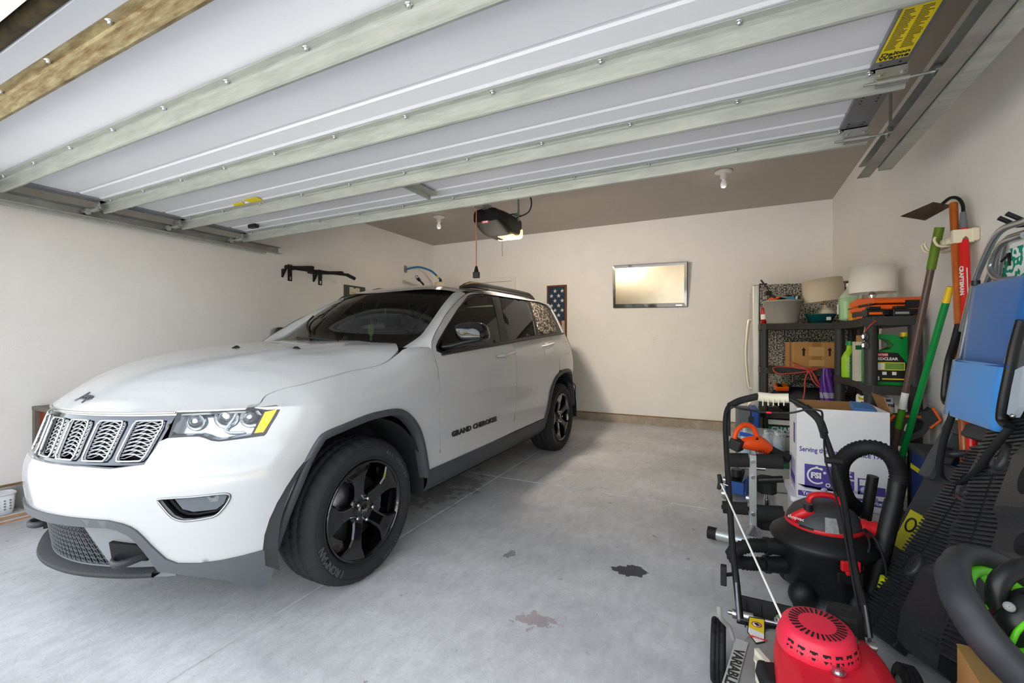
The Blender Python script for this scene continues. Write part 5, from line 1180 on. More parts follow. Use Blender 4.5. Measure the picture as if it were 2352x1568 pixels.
mb = MB(); mb.lathe([(.035, -.001), (.042, -.001)], 20, FM(.02, -.1305, .15)); mb.lathe([(.02, -.001), (.026, -.001)], 20, FM(.02, -.1305, .205)); mb.bb((.0, -.1312, .02), (.045, -.1302, .11)); obj('line_drawing', mb, m_gr, t)
# tall blue case, bin, water pack
p = onF(1716, 1092); t = thing('tool_case', 'upright blue and grey hard case left of the shelving', 'case', (p.x, 4.62, fz(4.62)), (0, 0, .05))
mb = MB(); mb.bb((-.085, -.17, 0), (.02, .17, .60)); obj('grey_half', mb, mat('case_grey', '5d6066', .55), t, bevel=.01); mb = MB(); mb.bb((.022, -.17, 0), (.085, .17, .61)); obj('blue_half', mb, mat('case_blue', '17479c', .45), t, bevel=.01)
mb = MB(); mb.tube([(-.03, -.17, .28), (-.03, -.20, .28), (-.03, -.20, .42), (-.03, -.17, .42)], .012, 8); obj('handle', mb, m_black, t); mb = MB(); mb.bb((.0, -.178, .5), (.04, -.17, .55)); obj('latch', mb, m_black, t)
t = thing('storage_bin', 'low grey storage bin with a green lid under the water bottles', 'storage bin', (.30, 4.36, fz(4.36)))
mb = MB(); mb.bb((-.24, -.20, 0), (.24, .20, .20)); obj('bin_body', mb, mat('bin_grey', 'a8a8a2', .5), t, bevel=.012); mb = MB(); mb.bb((-.25, -.21, .20), (.25, .21, .235)); obj('lid', mb, mat('lid_green', '1c5a3a', .45), t, bevel=.008)
BZ = fz(4.36) + .236
m_pet = mat('clear_bottle', 'dfe9f0', .08, trans=.0, alpha=.55); m_cap = mat('bottle_cap_white', 'f0f2f4', .4); m_blab = mat('bottle_label_blue', '9cc3e8', .4)
k = 0
names = ['front left', 'second from left in front', 'third from left in front', 'front right', 'rear left', 'second from left in the rear', 'third from left in the rear', 'rear right']
proto = None
for r in range(2):
    for c in range(4):
        loc = (.10 + c * .078, 4.25 + r * .08, BZ)
        if proto is None:
            proto = thing('water_bottle', '', 'bottle', loc, group='shrink-wrapped water bottles')
            mb = MB(); mb.lathe([(.001, .001), (.030, .001), (.034, .01), (.034, .15), (.030, .175), (.016, .205), (.013, .215)], 14); obj('bottle', mb, m_pet, proto); mb = MB(); mb.lathe([(.0345, .06), (.0345, .13)], 14); obj('label_sleeve', mb, m_blab, proto); mb = MB(); mb.cyl((0, 0, .212), (0, 0, .23), .015, n=12); obj('cap', mb, m_cap, proto); o = proto
        else: o = dup(proto); o.location = loc
        o['label'] = 'clear water bottle, %s of the pack behind the leaf blower' % names[k]; k += 1

m_film = mat('shrink_film', 'e8f2fa', .12, alpha=.28)
t = thing('shrink_wrap', 'clear shrink film with a blue swoosh around the water bottles', 'packaging', (.217, 4.29, BZ))
mb = MB(); mb.prism(rrect(.34, .19, .03), .002, .235); obj('film', mb, m_film, t, bevel=.02)
mb = MB(); mb.grid(14, 3, lambda u, v: (-.16 + .3 * u, -.0965, .19 - .13 * u * u + .035 * v * (1 - u * .3))); obj('swoosh', mb, mat('swoosh_blue', '1d55c4', .35), t)
# --- top of the wall-side shelf
p = onX(1940, 730, .86); t = thing('jug', 'clear plastic gallon jug of pale green washer fluid', 'jug', (.835, 4.33, ZB))
m_pale = mat('pale_green_fluid', 'b5dba6', .12, alpha=.85); m_milk = mat('milky_plastic', 'd7e2cf', .25, alpha=.75)
def jug_s(z0, z1): 
    prof = [(.0, .02), (.004, .068), (.15, .076), (.175, .074), (.20, .064), (.235, .042), (.255, .024), (.262, .022), (.285, .022)]
    def f(z):
        for (a, ra), (b, rb) in zip(prof, prof[1:]):
            if z <= b: return ra + (rb - ra) * (z - a) / (b - a)
        return prof[-1][1]
    def g(u, v):
        z = z0 + (z1 - z0) * v; r = f(z); a = 2 * PI * u; c, s = math.cos(a), math.sin(a); e = .6 if z < .18 else .85; return (r * math.copysign(abs(c) ** e, c), r * math.copysign(abs(s) ** e, s), z)
    return g
mb = MB(); g = jug_s(0, .185); mb.grid(32, 12, g, cu=True); mb.add([g(u / 32, 1) for u in range(32)], [list(range(32))]); obj('fluid', mb, m_pale, t); mb = MB(); mb.grid(32, 12, jug_s(.186, .285), cu=True); obj('shoulder', mb, m_milk, t)
mb = MB(); mb.cyl((0, 0, .28), (0, 0, .302), .025, n=16); obj('cap', mb, mat('cap_white', 'ece9e0', .4), t); mb = MB(); mb.tube(spline([(.03, -.05, .255), (.05, -.085, .22), (.05, -.082, .17), (.045, -.07, .15)], 5), .011, 8); obj('handle', mb, m_milk, t); mb = MB(); mb.bb((-.079, -.03, .06), (-.077, .03, .14)); obj('label_sticker', mb, m_wpaper, t)
lamp('table_lamp', 'table lamp with a white drum shade on a chrome base by the right wall', (.90, 4.0, ZB), (0, 0, 0), (.135, .135), .19, .19, [(.001, 0), (.06, 0), (.06, .012), (.02, .02), (.014, .06), (.04, .10), (.012, .15), (.03, .175), (.01, .20)], m_ivory, m_chrome2)
# orange tool case lying open, yellow box, batteries
t = thing('tool_set_case', 'open orange tool case lying on top of the wall-side shelf', 'tool case', (.905, 3.735, ZB), (0, 0, math.radians(8)))
mb = MB(); mb.bb((-.125, -.19, .045), (.125, .20, .075)); obj('lower_shell', mb, m_or, t, bevel=.008)
mb = MB(); mb.prism([(-.19, .0), (.20, .0), (.20, .035), (.12, .04), (.10, .05), (.02, .05), (0, .04), (-.16, .036), (-.19, .02)], -.125, .125, XM @ Matrix.Translation((0, .085, 0))); obj('upper_shell', mb, m_or, t, bevel=.006)
mb = MB(); mb.bb((-.115, -.18, .012), (.115, .19, .046)); obj('tool_tray', mb, m_black, t)
for k in range(9): mb = MB(); mb.cyl((-.127, -.15 + k * .024, .082), (-.118, -.15 + k * .024, .082), .009, n=8); obj('socket', mb, m_black, t)
for y in (-.195, .11): mb = MB(); mb.bb((.03, y - .006, .05), (.10, y + .004, .10)); obj('latch', mb, m_black, t)
mb = MB(); mb.bb((-.12, -.15, .0), (-.10, .10, .012)); mb.bb((.09, -.15, 0), (.12, .19, .012)); obj('foot_rib', mb, m_or, t)
t = thing('yellow_case', 'small yellow plastic case behind the orange tool case', 'case', (.85, 4.16, ZB), (0, 0, .1)); mb = MB(); mb.bb((-.05, -.03, 0), (.05, .03, .12)); obj('case_body', mb, mat('case_yellow', 'f0a512', .5), t, bevel=.005); mb = MB(); mb.bb((-.052, -.032, .085), (.052, .032, .092)); obj('seam', mb, m_ink, t)
for k, (x, y, s, lab) in enumerate(((.80, 3.525, 1, 'black battery pack with an orange stripe at the shelf corner'), (.93, 3.53, .9, 'black battery charger in front of the orange tool case'))):
    t = thing('battery_pack', lab, 'battery', (x, y - .0, ZB), (0, 0, .15)); mb = MB(); mb.bb((-.05 * s, -.03, 0), (.05 * s, .03, .045)); mb.bb((-.035 * s, -.025, .045), (.03 * s, .025, .062)); obj('pack', mb, m_black, t, bevel=.004)
    mb = MB(); mb.bb((-.035, -.031, .012), (.035, -.0298, .026)); obj('stripe', mb, m_or if k == 0 else m_steel, t)
# goggles hanging on the post
t = thing('safety_glasses', 'silver safety glasses hanging from the corner post of the wall-side shelf', 'glasses', (.752, 3.49, 1.30))
for z in (.0, -.055): mb = MB(); mb.lathe([(.001, .004), (.02, .003), (.026, 0), (.024, -.003)], 18, FM(-.006, -.012, z) @ Matrix.Diagonal((.75, 1, 1, 1))); obj('lens', mb, m_chrome, t)
mb = MB(); mb.tube([(-.006, -.01, .03), (.02, -.012, .07), (.05, -.012, .10)], .004, 6); obj('arm', mb, mat('glasses_red', 'b03a30', .4), t); mb = MB(); mb.tube([(-.006, -.01, -.08), (-.01, -.01, .02), (.0, .0, .06)], .003, 6); obj('frame_bar', mb, m_steel, t)
# --- second level: jugs, carton, panel
m_gjug = mat('green_jug', '0f8a3c', .35); m_dgj = mat('dark_green_bottle', '0d5a34', .35); m_lime = mat('lime_bottle', '9ccf2a', .35)
P0 = onY(2020, 880, 3.72); t = thing('weed_killer_jug', 'large green weed killer jug with a looped handle on the middle shelf', 'jug', (.885, 3.64, ZB2), (0, 0, math.radians(4)))
KX = .84
out = [(-.13, .0), (.13, .0), (.135, .02), (.135, .20), (.128, .26), (.135, .29), (.135, .315), (.10, .32), (.085, .30), (.06, .32), (.02, .335), (-.06, .335), (-.10, .32), (-.125, .28), (-.132, .2)]
hol = [(-.085, .235), (-.05, .225), (.01, .235), (.035, .262), (.0, .298), (-.05, .305), (-.085, .29), (-.098, .26)]
out = [(a * KX, b * .97) for a, b in out]; hol = [(a * KX, b * .97) for a, b in hol]
vs, fs, lo = panel2d(out, [hol], .04, lambda u, v: V((u, -.05, v))); mb = MB(); mb.add(vs, fs); mb.add([(p[0], .05, p[2]) for p in vs], [f[::-1] for f in fs])
for Lp in lo: n = len(Lp); mb.add([tuple(p) for p in Lp] + [(p[0], .05, p[2]) for p in Lp], [(i, (i + 1) % n, n + (i + 1) % n, n + i) for i in range(n)], True)
obj('jug_body', mb, m_gjug, t, bevel=.012)
mb = MB(); mb.cyl((.098, 0, .306), (.098, 0, .335), .021, n=16); obj('cap', mb, mat('cap_yellow', 'e8c51d', .4), t)
lb = [(-.10, .02), (.095, .02), (.095, .14), (.05, .205), (-.10, .215)]
mb = MB(); mb.prism(lb, -.0515, -.0505, YM); L = obj('label_panel', mb, mat('label_black', '1b1a17', .5), t)
flat('red_badge', -.06, .0, .18, .205, -.0515, mat('badge_crimson', 'b31f2a', .5), L); txt('lettering', 'ORTHO', .016, FM(-.03, -.0526, .192), m_wpaper, L, bold=.0006); txt('lettering', 'WEEDCLEAR', .024, FM(-.02, -.0522, .166), m_wpaper, L, bold=.0008)
flat('yellow_band', -.098, .085, .095, .145, -.0515, m_yel, L); flat('grey_text', -.094, -.02, .1, .14, -.0525, m_wpaper, L); flat('lawn_picture', -.015, .08, .1, .14, -.0525, mat('picture_green', '6f9a3c', .6), L)
flat('yellow_line', -.03, .09, .035, .043, -.0515, m_yel, L); flat('barcode', -.095, -.045, .03, .055, -.0515, m_wpaper, L)
for x in (-.03, .02): flat('icon', x, x + .022, .065, .085, -.0515, m_wpaper, L)
def bottle(name, lab, loc, prof, m, cap, capm, sc=(1, 1, 1)):
    t = thing(name, lab, 'bottle', loc); mb = MB(); mb.lathe(prof, 22, Matrix.Diagonal((*sc, 1))); obj('bottle_body', mb, m, t); mb = MB(); mb.cyl((0, 0, prof[-1][1] - .003), (0, 0, prof[-1][1] + cap[1]), cap[0], n=14); obj('cap', mb, capm, t); return t
b = bottle('spray_bottle', 'lime green bottle with a green spout on the middle shelf', (.815, 4.22, ZB2), [(.001, 0), (.05, 0), (.055, .01), (.055, .15), (.04, .19), (.025, .21), (.02, .25)], m_lime, (.028, .03), m_gjug); flat('label', -.03, .03, .05, .13, -.054, mat('label_pale', 'c4d88a', .6), b)
bottle('green_bottle', 'dark green ribbed bottle between the lime bottle and white carton', (.825, 4.06, ZB2), [(.001, 0), (.042, 0)] + [(.042 + .003 * (k % 2), .01 + .012 * k) for k in range(14)] + [(.03, .20), (.02, .23)], m_dgj, (.024, .025), m_dgj)
t = thing('spreader_box', 'stained white carton behind the corner post on the middle shelf', 'box', (.835, 3.90, ZB2)); mb = MB(); mb.bb((-.06, -.05, 0), (.06, .05, .275)); obj('box_body', mb, mat('stained_white', 'd9cdb8', .8, var=.12, vscale=9), t, bevel=.003); mb = MB(); mb.bb((-.061, -.052, .22), (.061, -.05, .25)); obj('green_stripe', mb, m_dgj, t); mb = MB(); mb.bb((-.04, -.03, .275), (.06, .04, .32)); obj('brown_flap', mb, m_card, t)
t = thing('white_panel', 'plain white flat panel standing at the back of the middle shelf', 'panel', (1.01, 3.80, ZB2)); mb = MB(); mb.box((0, 0, .16), (.012, .34, .32), (0, .05, 0)); obj('panel_sheet', mb, m_wpaper, t); mb = MB(); mb.box((-.01, 0, .31), (.006, .34, .01), (0, .05, 0)); obj('edge_strip', mb, m_gr, t)
t = thing('wire_basket', 'tangle of thin black wire and clips on the middle shelf', 'wire', (1.0, 3.53, ZB2)); 
for k in range(3): mb = MB(); mb.tube(spline([(-.06 + .02 * k, -.02, .004), (-.02, .02 * k, .035), (.03, -.02, .02 + .01 * k), (.05, .03, .006)], 5), .003, 5); obj('wire_loop', mb, m_black if k else m_steel, t)
# --- third level: fertiliser bag and power tool case
t2 = thing('fungus_control_bag', 'white bag lettered with bold black words at the front of the lower shelf', 'bag', (.838, 3.66, ZB3), (0, 0, 0))
def fb2(u, v): a = 2 * PI * u; e = .45; c, s = math.cos(a), math.sin(a); return (.098 * math.copysign(abs(c) ** e, c), .055 * math.copysign(abs(s) ** e, s) * (1 - .75 * max(0, v - .55)), .415 * v + .008 * math.sin(6 * a) * v)
mb = MB(); mb.grid(32, 12, fb2, cu=True); obj('bag_body', mb, mat('white_film', 'ecebe6', .3), t2); mb = MB(); mb.grid(9, 3, lambda u, v: (-.095 + .13 * u, -.0475 + .03 * v * .8, .39 + .022 * v)); obj('yellow_print', mb, mat('print_yellow', 'f2c51c', .5), t2); mb = MB(); mb.bb((-.03, -.048, .385), (.07, -.046, .40)); obj('blue_print', mb, mat('print_blue', '2f3f9a', .5), t2); mb = MB(); mb.bb((.0, -.049, .388), (.05, -.047, .394)); obj('red_print', mb, mat('print_red', 'b8242c', .5), t2)
txt('lettering', 'Fungus Control', .034, FM(.0, -.056, .365), m_ink, t2, bold=.0012, xs=.80); txt('lettering', 'for Lawns', .028, FM(-.04, -.057, .33), m_ink, t2, bold=.0010)
# black and orange power tool hanging in its cradle at the end of the shelf
c = onY(2090, 930, 3.5); t = thing('hedge_trimmer', 'black and orange power tool with a looped grip beside the shelf end', 'power tool', (.965, 3.40, .62))
prof = [(-.13, .17), (-.10, .215), (.0, .235), (.05, .25), (.07, .27), (.105, .20), (.06, .15), (.03, .10), (-.04, .06), (-.06, .03), (-.12, .04), (-.15, .10)]
hole = [(-.05, .165), (.0, .20), (.035, .185), (.02, .135), (-.03, .105), (-.06, .125)]
vs, fs, lo = panel2d(prof, [hole], .05, lambda u, v: V((u, -.03, v))); mb = MB(); mb.add(vs, fs); mb.add([(p[0], .03, p[2]) for p in vs], [f[::-1] for f in fs])
for Lp in lo: n = len(Lp); mb.add([tuple(p) for p in Lp] + [(p[0], .03, p[2]) for p in Lp], [(i, (i + 1) % n, n + (i + 1) % n, n + i) for i in range(n)], True)
obj('tool_body', mb, mat('tool_charcoal', '35373b', .5), t, bevel=.010)
mb = MB(); mb.tube([(p[0], -.032, p[1]) for p in prof[4:7]], .008, 6); obj('orange_trim', mb, m_or, t); mb = MB(); mb.tube([(p[0], -.032, p[1]) for p in prof[-1:] + prof[:2]], .009, 6); obj('orange_trim', mb, m_or, t)
mb = MB(); mb.bb((-.05, -.034, .205), (.02, -.03, .218)); obj('orange_trim', mb, m_or, t); mb = MB(); mb.bb((-.03, -.02, -.53), (.05, .02, .05)); obj('blade_cover', mb, m_black, t, bevel=.006); mb = MB(); mb.bb((-.14, -.02, -.53), (-.08, .02, .07)); obj('body_leg', mb, m_black, t, bevel=.006)
# ================================================================== long-handled tools leaning by the right wall
def pole(name, lab, cat, segs):
    """segs: list of (part name, path points, radius or radii, material)"""
    base = V(segs[0][1][-1]); t = thing(name, lab, cat, base)
    for pn, path, r, m in segs: mb = MB(); mb.tube([V(p) - base for p in path], r, 12); obj(pn, mb, m, t)
    return t
m_olive = mat('olive_grip', '5f7d14', .55); m_brown = mat('brown_enamel', '5d4640', .35); m_hick = mat('orange_hickory', 'b05a1c', .35, var=.25, vscale=5, stretch=(9, 9, .8), coat=.3); m_redf = mat('red_fibreglass', 'd8201c', .3); m_sleeve = mat('grey_sleeve', '70757a', .5); m_ggrn = mat('green_enamel', '0d8a3e', .25); m_ytip = mat('yellow_tip', 'f2c81a', .4)
A = onX(2158, 522, 1.0); Bq = onX(2052, 1035, .862); Fq = A.lerp(Bq, 1.0); d = (Bq - A).normalized(); e = A + d * ((A.z - fz(3.3) - .01) / -d.z); k1 = onX(2134, 620, .975)
u = (k1.z - A.z) / d.z; t = pole('garden_fork', 'brown-handled garden tool with an olive green grip leaning by the shelf', 'garden tool', [('grip', [A, A + d * .01, A + d * u], .021, m_olive), ('shaft', [A + d * u, e], .0175, m_brown)])
zl = (onX(2062, 900, .87).z - A.z) / d.z; mb = MB(); mb.tube([A + d * zl - t.location, A + d * (zl + .10) - t.location], .0182, 12); obj('price_label', mb, m_wpaper, t); mb = MB(); mb.tube([A + d * (zl + .105) - t.location, A + d * (zl + .22) - t.location], .0183, 12); obj('green_label', mb, mat('label_green', '4b9a1c', .5), t)
A = onX(2183, 658, 1.01); Bq = onX(2068, 1060, .90); d = (Bq - A).normalized(); e = A + d * ((A.z - fz(3.2) - .01) / -d.z)
pole('broom_pole', 'shiny green pole with a yellow tip leaning in front of the wood handle', 'pole', [('tip', [A, A + d * .085], [.014, .0165], m_ytip), ('shaft', [A + d * .085, e], .0165, m_ggrn)])
A = onX(2190, 467, 1.02); Bq = onX(2203, 760, .985); d = (Bq - A).normalized(); e = A + d * ((A.z - fz(2.95) - .01) / -d.z)
pole('shovel', 'orange-brown wooden tool handle hanging upright in the wall rack', 'garden tool', [('shaft', [A, A + d * .02, e], [.017, .0175, .0175], m_hick)])
A = onX(2212, 488, 1.04); Bq = onX(2221, 735, 1.01); d = (Bq - A).normalized(); e = A + d * ((A.z - fz(2.9) - .02) / -d.z)
t = pole('hoe', 'red-handled hoe with a rusty steel blade hanging in the wall rack', 'hoe', [('shaft', [A + d * .09, e], .020, m_redf), ('sleeve', [A, A + d * .15], [.012, .0205], m_sleeve), ('neck', spline([A + d * .02, A - d * .04, A - d * .085 + V((-.01, .02, 0)), A - d * .10 + V((-.03, .05, .0)), A - d * .085 + V((-.05, .09, -.005))], 5), .008, m_black)])
b0 = A - d * .085 + V((-.05, .09, -.005)) - t.location
mb = MB(); mb.prism([(-.055, 0), (.055, 0), (.075, .16), (-.075, .16)], -.0015, .0015, frame(b0 + V((0, -.01, 0)), V((.0, .25, 1)), V((1, .25, 0))) @ Matrix.Rotation(math.radians(18), 4, 'Z')); obj('blade', mb, mat('rusty_steel', '6b5846', .55, metal=.5, col2='3f3024', vscale=12), t)
ax = d; sd = V((-1, -.55, 0)).normalized(); up2 = -ax; nrm = sd
rt = up2.cross(nrm).normalized(); ctr = A + d * .36 + nrm * .0205 - t.location
M = Matrix(((ax.x, rt.x, nrm.x, ctr.x), (ax.y, rt.y, nrm.y, ctr.y), (ax.z, rt.z, nrm.z, ctr.z), (0, 0, 0, 1)))
mb = MB(); mb.add(*text_mesh('CRAFTSMAN', .026, M, .0008, bold=.0008)); obj('lettering', mb, m_wpaper, t)
mb = MB(); mb.tube([A + d * .30 - t.location, A + d * .45 - t.location], .0204, 8, flat=(1, .9)); obj('paper_label', mb, m_wpaper, t)
# cream wall rack
m_cream = mat('cream_plastic', 'e8dcc2', .45); r0 = onX(2245, 540, XR); t = thing('tool_rack', 'cream plastic tool rack with hooks on the right wall', 'tool rack', (XR, 3.12, r0.z))
mb = MB(); mb.bb((-.035, -.17, -.03), (-.001, .20, .035)); obj('rail', mb, m_cream, t, bevel=.008)
mb = MB(); mb.prism([(-.02, -.165), (-.10, -.165), (-.10, -.13), (-.02, -.05)], -.035, .03); obj('end_block', mb, m_cream, t, bevel=.006)
for y in (-.03, .03, .09): mb = MB(); mb.lathe([(.018, -.02), (.026, -.02), (.026, .015), (.018, .015)], 14, Matrix.Translation((-.062, y, 0)), a0=0, a1=1.5 * PI); obj('grip_roller', mb, m_cream, t)
for y in (.13, .175, .0): mb = MB(); mb.tube(spline([(-.03, y, -.01), (-.07, y, -.02), (-.105, y, -.015), (-.12, y, .015), (-.115, y, .03)], 4), .007, 6); obj('hook', mb, m_cream, t)
# ================================================================== folding chairs hanging on wall hooks
m_alu = mat('brushed_aluminium', 'b7bcc1', .3, metal=.9); m_bfab = mat('blue_canvas', '1c5ea6', .75, sheen=.3, bump=.12, bscale=300); m_bfab2 = mat('light_blue_canvas', '3a8edb', .7, sheen=.3, bump=.12, bscale=300); m_web = mat('black_webbing', '191a1b', .8)
h1, h2 = onX(2294, 500, XR - .17), onX(2312, 490, XR - .17); t = thing('wall_hook', 'pair of black prong hooks high on the right wall', 'hook', (XR, h2.y, h2.z))
for q in (h1, h2): q = q - t.location; mb = MB(); mb.tube([(0, q.y, q.z - .035), (-.12, q.y, q.z - .035), (-.17, q.y, q.z)], .009, 8); obj('prong', mb, m_black, t)
mb = MB(); mb.bb((-.008, (h1 - t.location).y - .03, -.07), (0, .04, .0)); obj('plate', mb, m_black, t)
XC = .955
def CW(px, py, x=XC): return onX(px, py, x)
c0 = CW(2250, 800); t = thing('folding_chair', 'folded blue canvas beach chair hanging in front of the right wall', 'chair', (XC, c0.y, .9))
L0 = t.location
def loc(*pts): return [CW(*p) - L0 for p in pts]
def sheet(name, quad, m, th=.012, nu=10, nv=12, sag=.0, parent=t):
    a, b, c, d = [CW(*q) - L0 for q in quad]                                      # tl, tr, br, bl
    def f(u, v): p = a.lerp(b, u).lerp(d.lerp(c, u), v); return p + V((-sag * math.sin(PI * u) * math.sin(PI * min(1, v * 1.2)), 0, 0))
    mb = MB(); mb.grid(nu, nv, f); return obj(name, mb, m, parent, solid=th, soff=0)
sheet('back_canvas', ((2236, 655, .93), (2372, 628, .93), (2330, 850, .95), (2206, 845, .94)), m_bfab, .008, sag=.01)
pk = sheet('pocket', ((2198, 826, .915), (2318, 840, .915), (2298, 992, .90), (2176, 950, .90)), m_bfab2, .03, sag=.015)
mb = MB(); mb.tube([CW(2198, 828, .905) - L0, CW(2260, 838, .905) - L0, CW(2318, 842, .905) - L0], .007, 6); obj('pocket_hem', mb, mat('dark_blue_hem', '174a94', .8), t)
for nm, pts, r in (('back_tube', ((2210, 760, .945), (2238, 650, .945), (2262, 590, .945), (2285, 545, .945), (2310, 522, .945), (2352, 508, .945), (2420, 480, .945)), .0125), ('side_tube', ((2205, 825, .93), (2222, 740, .935), (2241, 652, .94)), .0125), ('side_tube', ((2316, 835, .94), (2340, 740, .95), (2372, 620, .95)), .0125), ('front_tube', ((2342, 640, .97), (2290, 640, .99), (2275, 610, 1.0), (2300, 560, 1.0), (2352, 540, 1.0)), .012)):
    mb = MB(); mb.tube(spline(loc(*pts), 5), r, 10); obj(nm, mb, m_alu, t)
mb = MB(); q = loc((2241, 655, .925))[0]; mb.cyl(q, q + V((0, .0, .02)), .015, n=10); obj('end_cap', mb, m_black, t)
for pts in (((2204, 745, .95), (2192, 790, .945), (2180, 830, .94), (2172, 890, .93), (2172, 920, .925), (2182, 930, .92)), ((2348, 735, .93), (2330, 800, .92), (2318, 860, .91), (2304, 930, .90), (2302, 965, .90), (2318, 980, .90))):
    mb = MB(); mb.tube(spline(loc(*pts), 5), .012, 8, flat=(1, 1.5)); obj('black_arm', mb, m_black, t)
mb = MB(); P = loc((2350, 840, .93), (2338, 935, .92), (2325, 958, .91), (2312, 950, .905), (2330, 850, .92)); n = len(P); mb.add(P + [p + V((.02, 0, 0)) for p in P], [list(range(n)), [i + n for i in range(n)][::-1]] + [(i, (i + 1) % n, n + (i + 1) % n, n + i) for i in range(n)]); obj('side_plate', mb, mat('grey_plate', 'a9b2bd', .45), t)
mb = MB(); q = loc((2326, 955, .895))[0]; mb.ball(q, .008); obj('rivet', mb, m_steel, t)
mb = MB(); S = spline(loc((2190, 945, .90), (2168, 1010, .86), (2158, 1070, .83), (2166, 1098, .82), (2200, 1110, .82), (2240, 1085, .83), (2280, 1030, .85), (2318, 985, .88)), 6); mb.tube(S, .013, 6, flat=(.25, 1.2)); obj('carry_strap', mb, m_web, t)
# second chair behind, aluminium with palm-leaf fabric
m_palm = mat('palm_print', 'e8efe9', .8); nt = m_palm.node_tree; bs = nt.nodes['Principled BSDF']; tc = nt.nodes.new('ShaderNodeTexCoord'); wv = nt.nodes.new('ShaderNodeTexWave'); wv.inputs['Scale'].default_value = 9; wv.inputs['Distortion'].default_value = 14; wv.inputs['Detail'].default_value = 2; wv.inputs['Detail Scale'].default_value = 1.5
rp = nt.nodes.new('ShaderNodeValToRGB'); rp.color_ramp.interpolation = 'CONSTANT'; rp.color_ramp.elements[0].color = lin('1c8f78'); rp.color_ramp.elements[1].position = .5; rp.color_ramp.elements[1].color = lin('e6efe9'); nt.links.new(tc.outputs['Object'], wv.inputs[0]); nt.links.new(wv.outputs[0], rp.inputs[0]); nt.links.new(rp.outputs[0], bs.inputs['Base Color'])
XD = 1.02; c1 = onX(2340, 600, XD); t = thing('lawn_chair', 'folded aluminium lawn chair with green palm-leaf fabric behind the blue chair', 'chair', (XD, c1.y, 1.0)); L0 = t.location
sheet('palm_canvas', ((2315, 570, 1.02), (2400, 540, 1.02), (2390, 660, 1.02), (2300, 645, 1.02)), m_palm, .006, parent=t); sheet('white_hem', ((2313, 562, 1.015), (2400, 530, 1.015), (2400, 545, 1.015), (2315, 573, 1.015)), m_wpaper, .006, parent=t); sheet('lower_canvas', ((2345, 945, 1.03), (2420, 930, 1.03), (2420, 1000, 1.03), (2340, 975, 1.03)), m_palm, .006, parent=t)
for nm, pts in (('frame_tube', ((2262, 660, 1.03), (2278, 620, 1.03), (2290, 570, 1.03), (2320, 545, 1.03), (2400, 520, 1.03))), ('frame_tube', ((2285, 660, 1.04), (2296, 600, 1.04), (2305, 560, 1.04))), ('clip', ((2300, 600, 1.01), (2318, 582, 1.01), (2318, 610, 1.01)))):
    mb = MB(); mb.tube(loc(*pts), .013 if nm != 'clip' else .005, 8); obj(nm, mb, m_alu if nm != 'clip' else m_black, t)
mb = MB(); mb.tube(loc((2270, 655, 1.03), (2262, 760, 1.035), (2255, 1000, 1.035)), .012, 8); obj('frame_leg', mb, m_alu, t)
# ================================================================== moving box on a white bin
def onT(px, py, t): return CAMP + ray(px, py) * t
YB = 3.10; bx0, bx1 = onY(1830, 935, YB).x, onY(2044, 950, YB).x; bz0, bz1 = onY(1830, 1140, YB).z, onY(1830, 936, YB).z
t = thing('storage_tote', 'white plastic tote under the printed moving box', 'tote', ((bx0 + bx1) / 2 - .01, YB + .18, fz(YB)))
mb = MB(); w = (bx1 - bx0) / 2 + .005; mb.prism(rrect(2 * w, .36, .03), 0, bz0 - fz(YB) - .03); obj('tote_body', mb, mat('tote_white', 'd9d8d2', .5), t, bevel=.008)
mb = MB(); mb.prism(rrect(2 * w + .03, .385, .03), bz0 - fz(YB) - .03, bz0 - fz(YB) - .001); obj('lid', mb, m_wpl, t, bevel=.006)
m_bw = mat('white_carton', 'e9e8ea', .7, var=.02, vscale=3); m_pur = mat('purple_print', '57479a', .7); m_lil = mat('lilac_print', 'b9b2d4', .7)
hx = (bx1 - bx0) / 2; hz = bz1 - bz0; bd = .36
t = thing('moving_box', 'open white moving box with purple office delivery print', 'cardboard box', ((bx0 + bx1) / 2, YB + bd / 2, bz0))
for nm, a, b in (('front_wall', (-hx, -bd / 2, 0), (hx, -bd / 2 + .006, hz)), ('back_wall', (-hx, bd / 2 - .006, 0), (hx, bd / 2, hz)), ('left_wall', (-hx, -bd / 2 + .006, 0), (-hx + .006, bd / 2 - .006, hz)), ('right_wall', (hx - .006, -bd / 2 + .006, 0), (hx, bd / 2 - .006, hz)), ('bottom', (-hx + .006, -bd / 2 + .006, 0), (hx - .006, bd / 2 - .006, .006))):
    mb = MB(); mb.bb(a, b); o = obj(nm, mb, m_bw, t)
    if nm == 'front_wall': fw_ = o
    if nm == 'left_wall': lw_ = o
mb = MB(); mb.bb((-hx + .007, -bd / 2 + .007, .01), (hx - .007, bd / 2 - .007, hz - .06)); obj('contents', mb, mat('dark_contents', '5b4a38', .9), t)
mb = MB(); mb.bb((-hx + .02, bd / 2 - .012, .02), (hx - .01, bd / 2 - .0065, hz + .012)); obj('inner_liner', mb, m_cardi, t)
mb = MB(); mb.box((hx - .002, -.03, hz + .035), (.005, bd - .12, .10), (0, -.35, 0)); obj('open_flap', mb, m_cardi, t); mb = MB(); mb.box((hx - .07, .08, hz - .01), (.10, .12, .03), (.2, .1, 0)); obj('blue_film', mb, mat('blue_film', '5b8fd0', .4), t)
L0 = t.location
def bp(px, py): p = onY(px, py, YB) - L0; return p.x, p.z
def bq(name, pts, m, y=-bd / 2 - .0006, par=None): 
    P = [bp(*p) for p in pts]; mb = MB(); mb.prism(P, y - .0005, y + .0005, YM); return obj(name, mb, m, par or fw_)
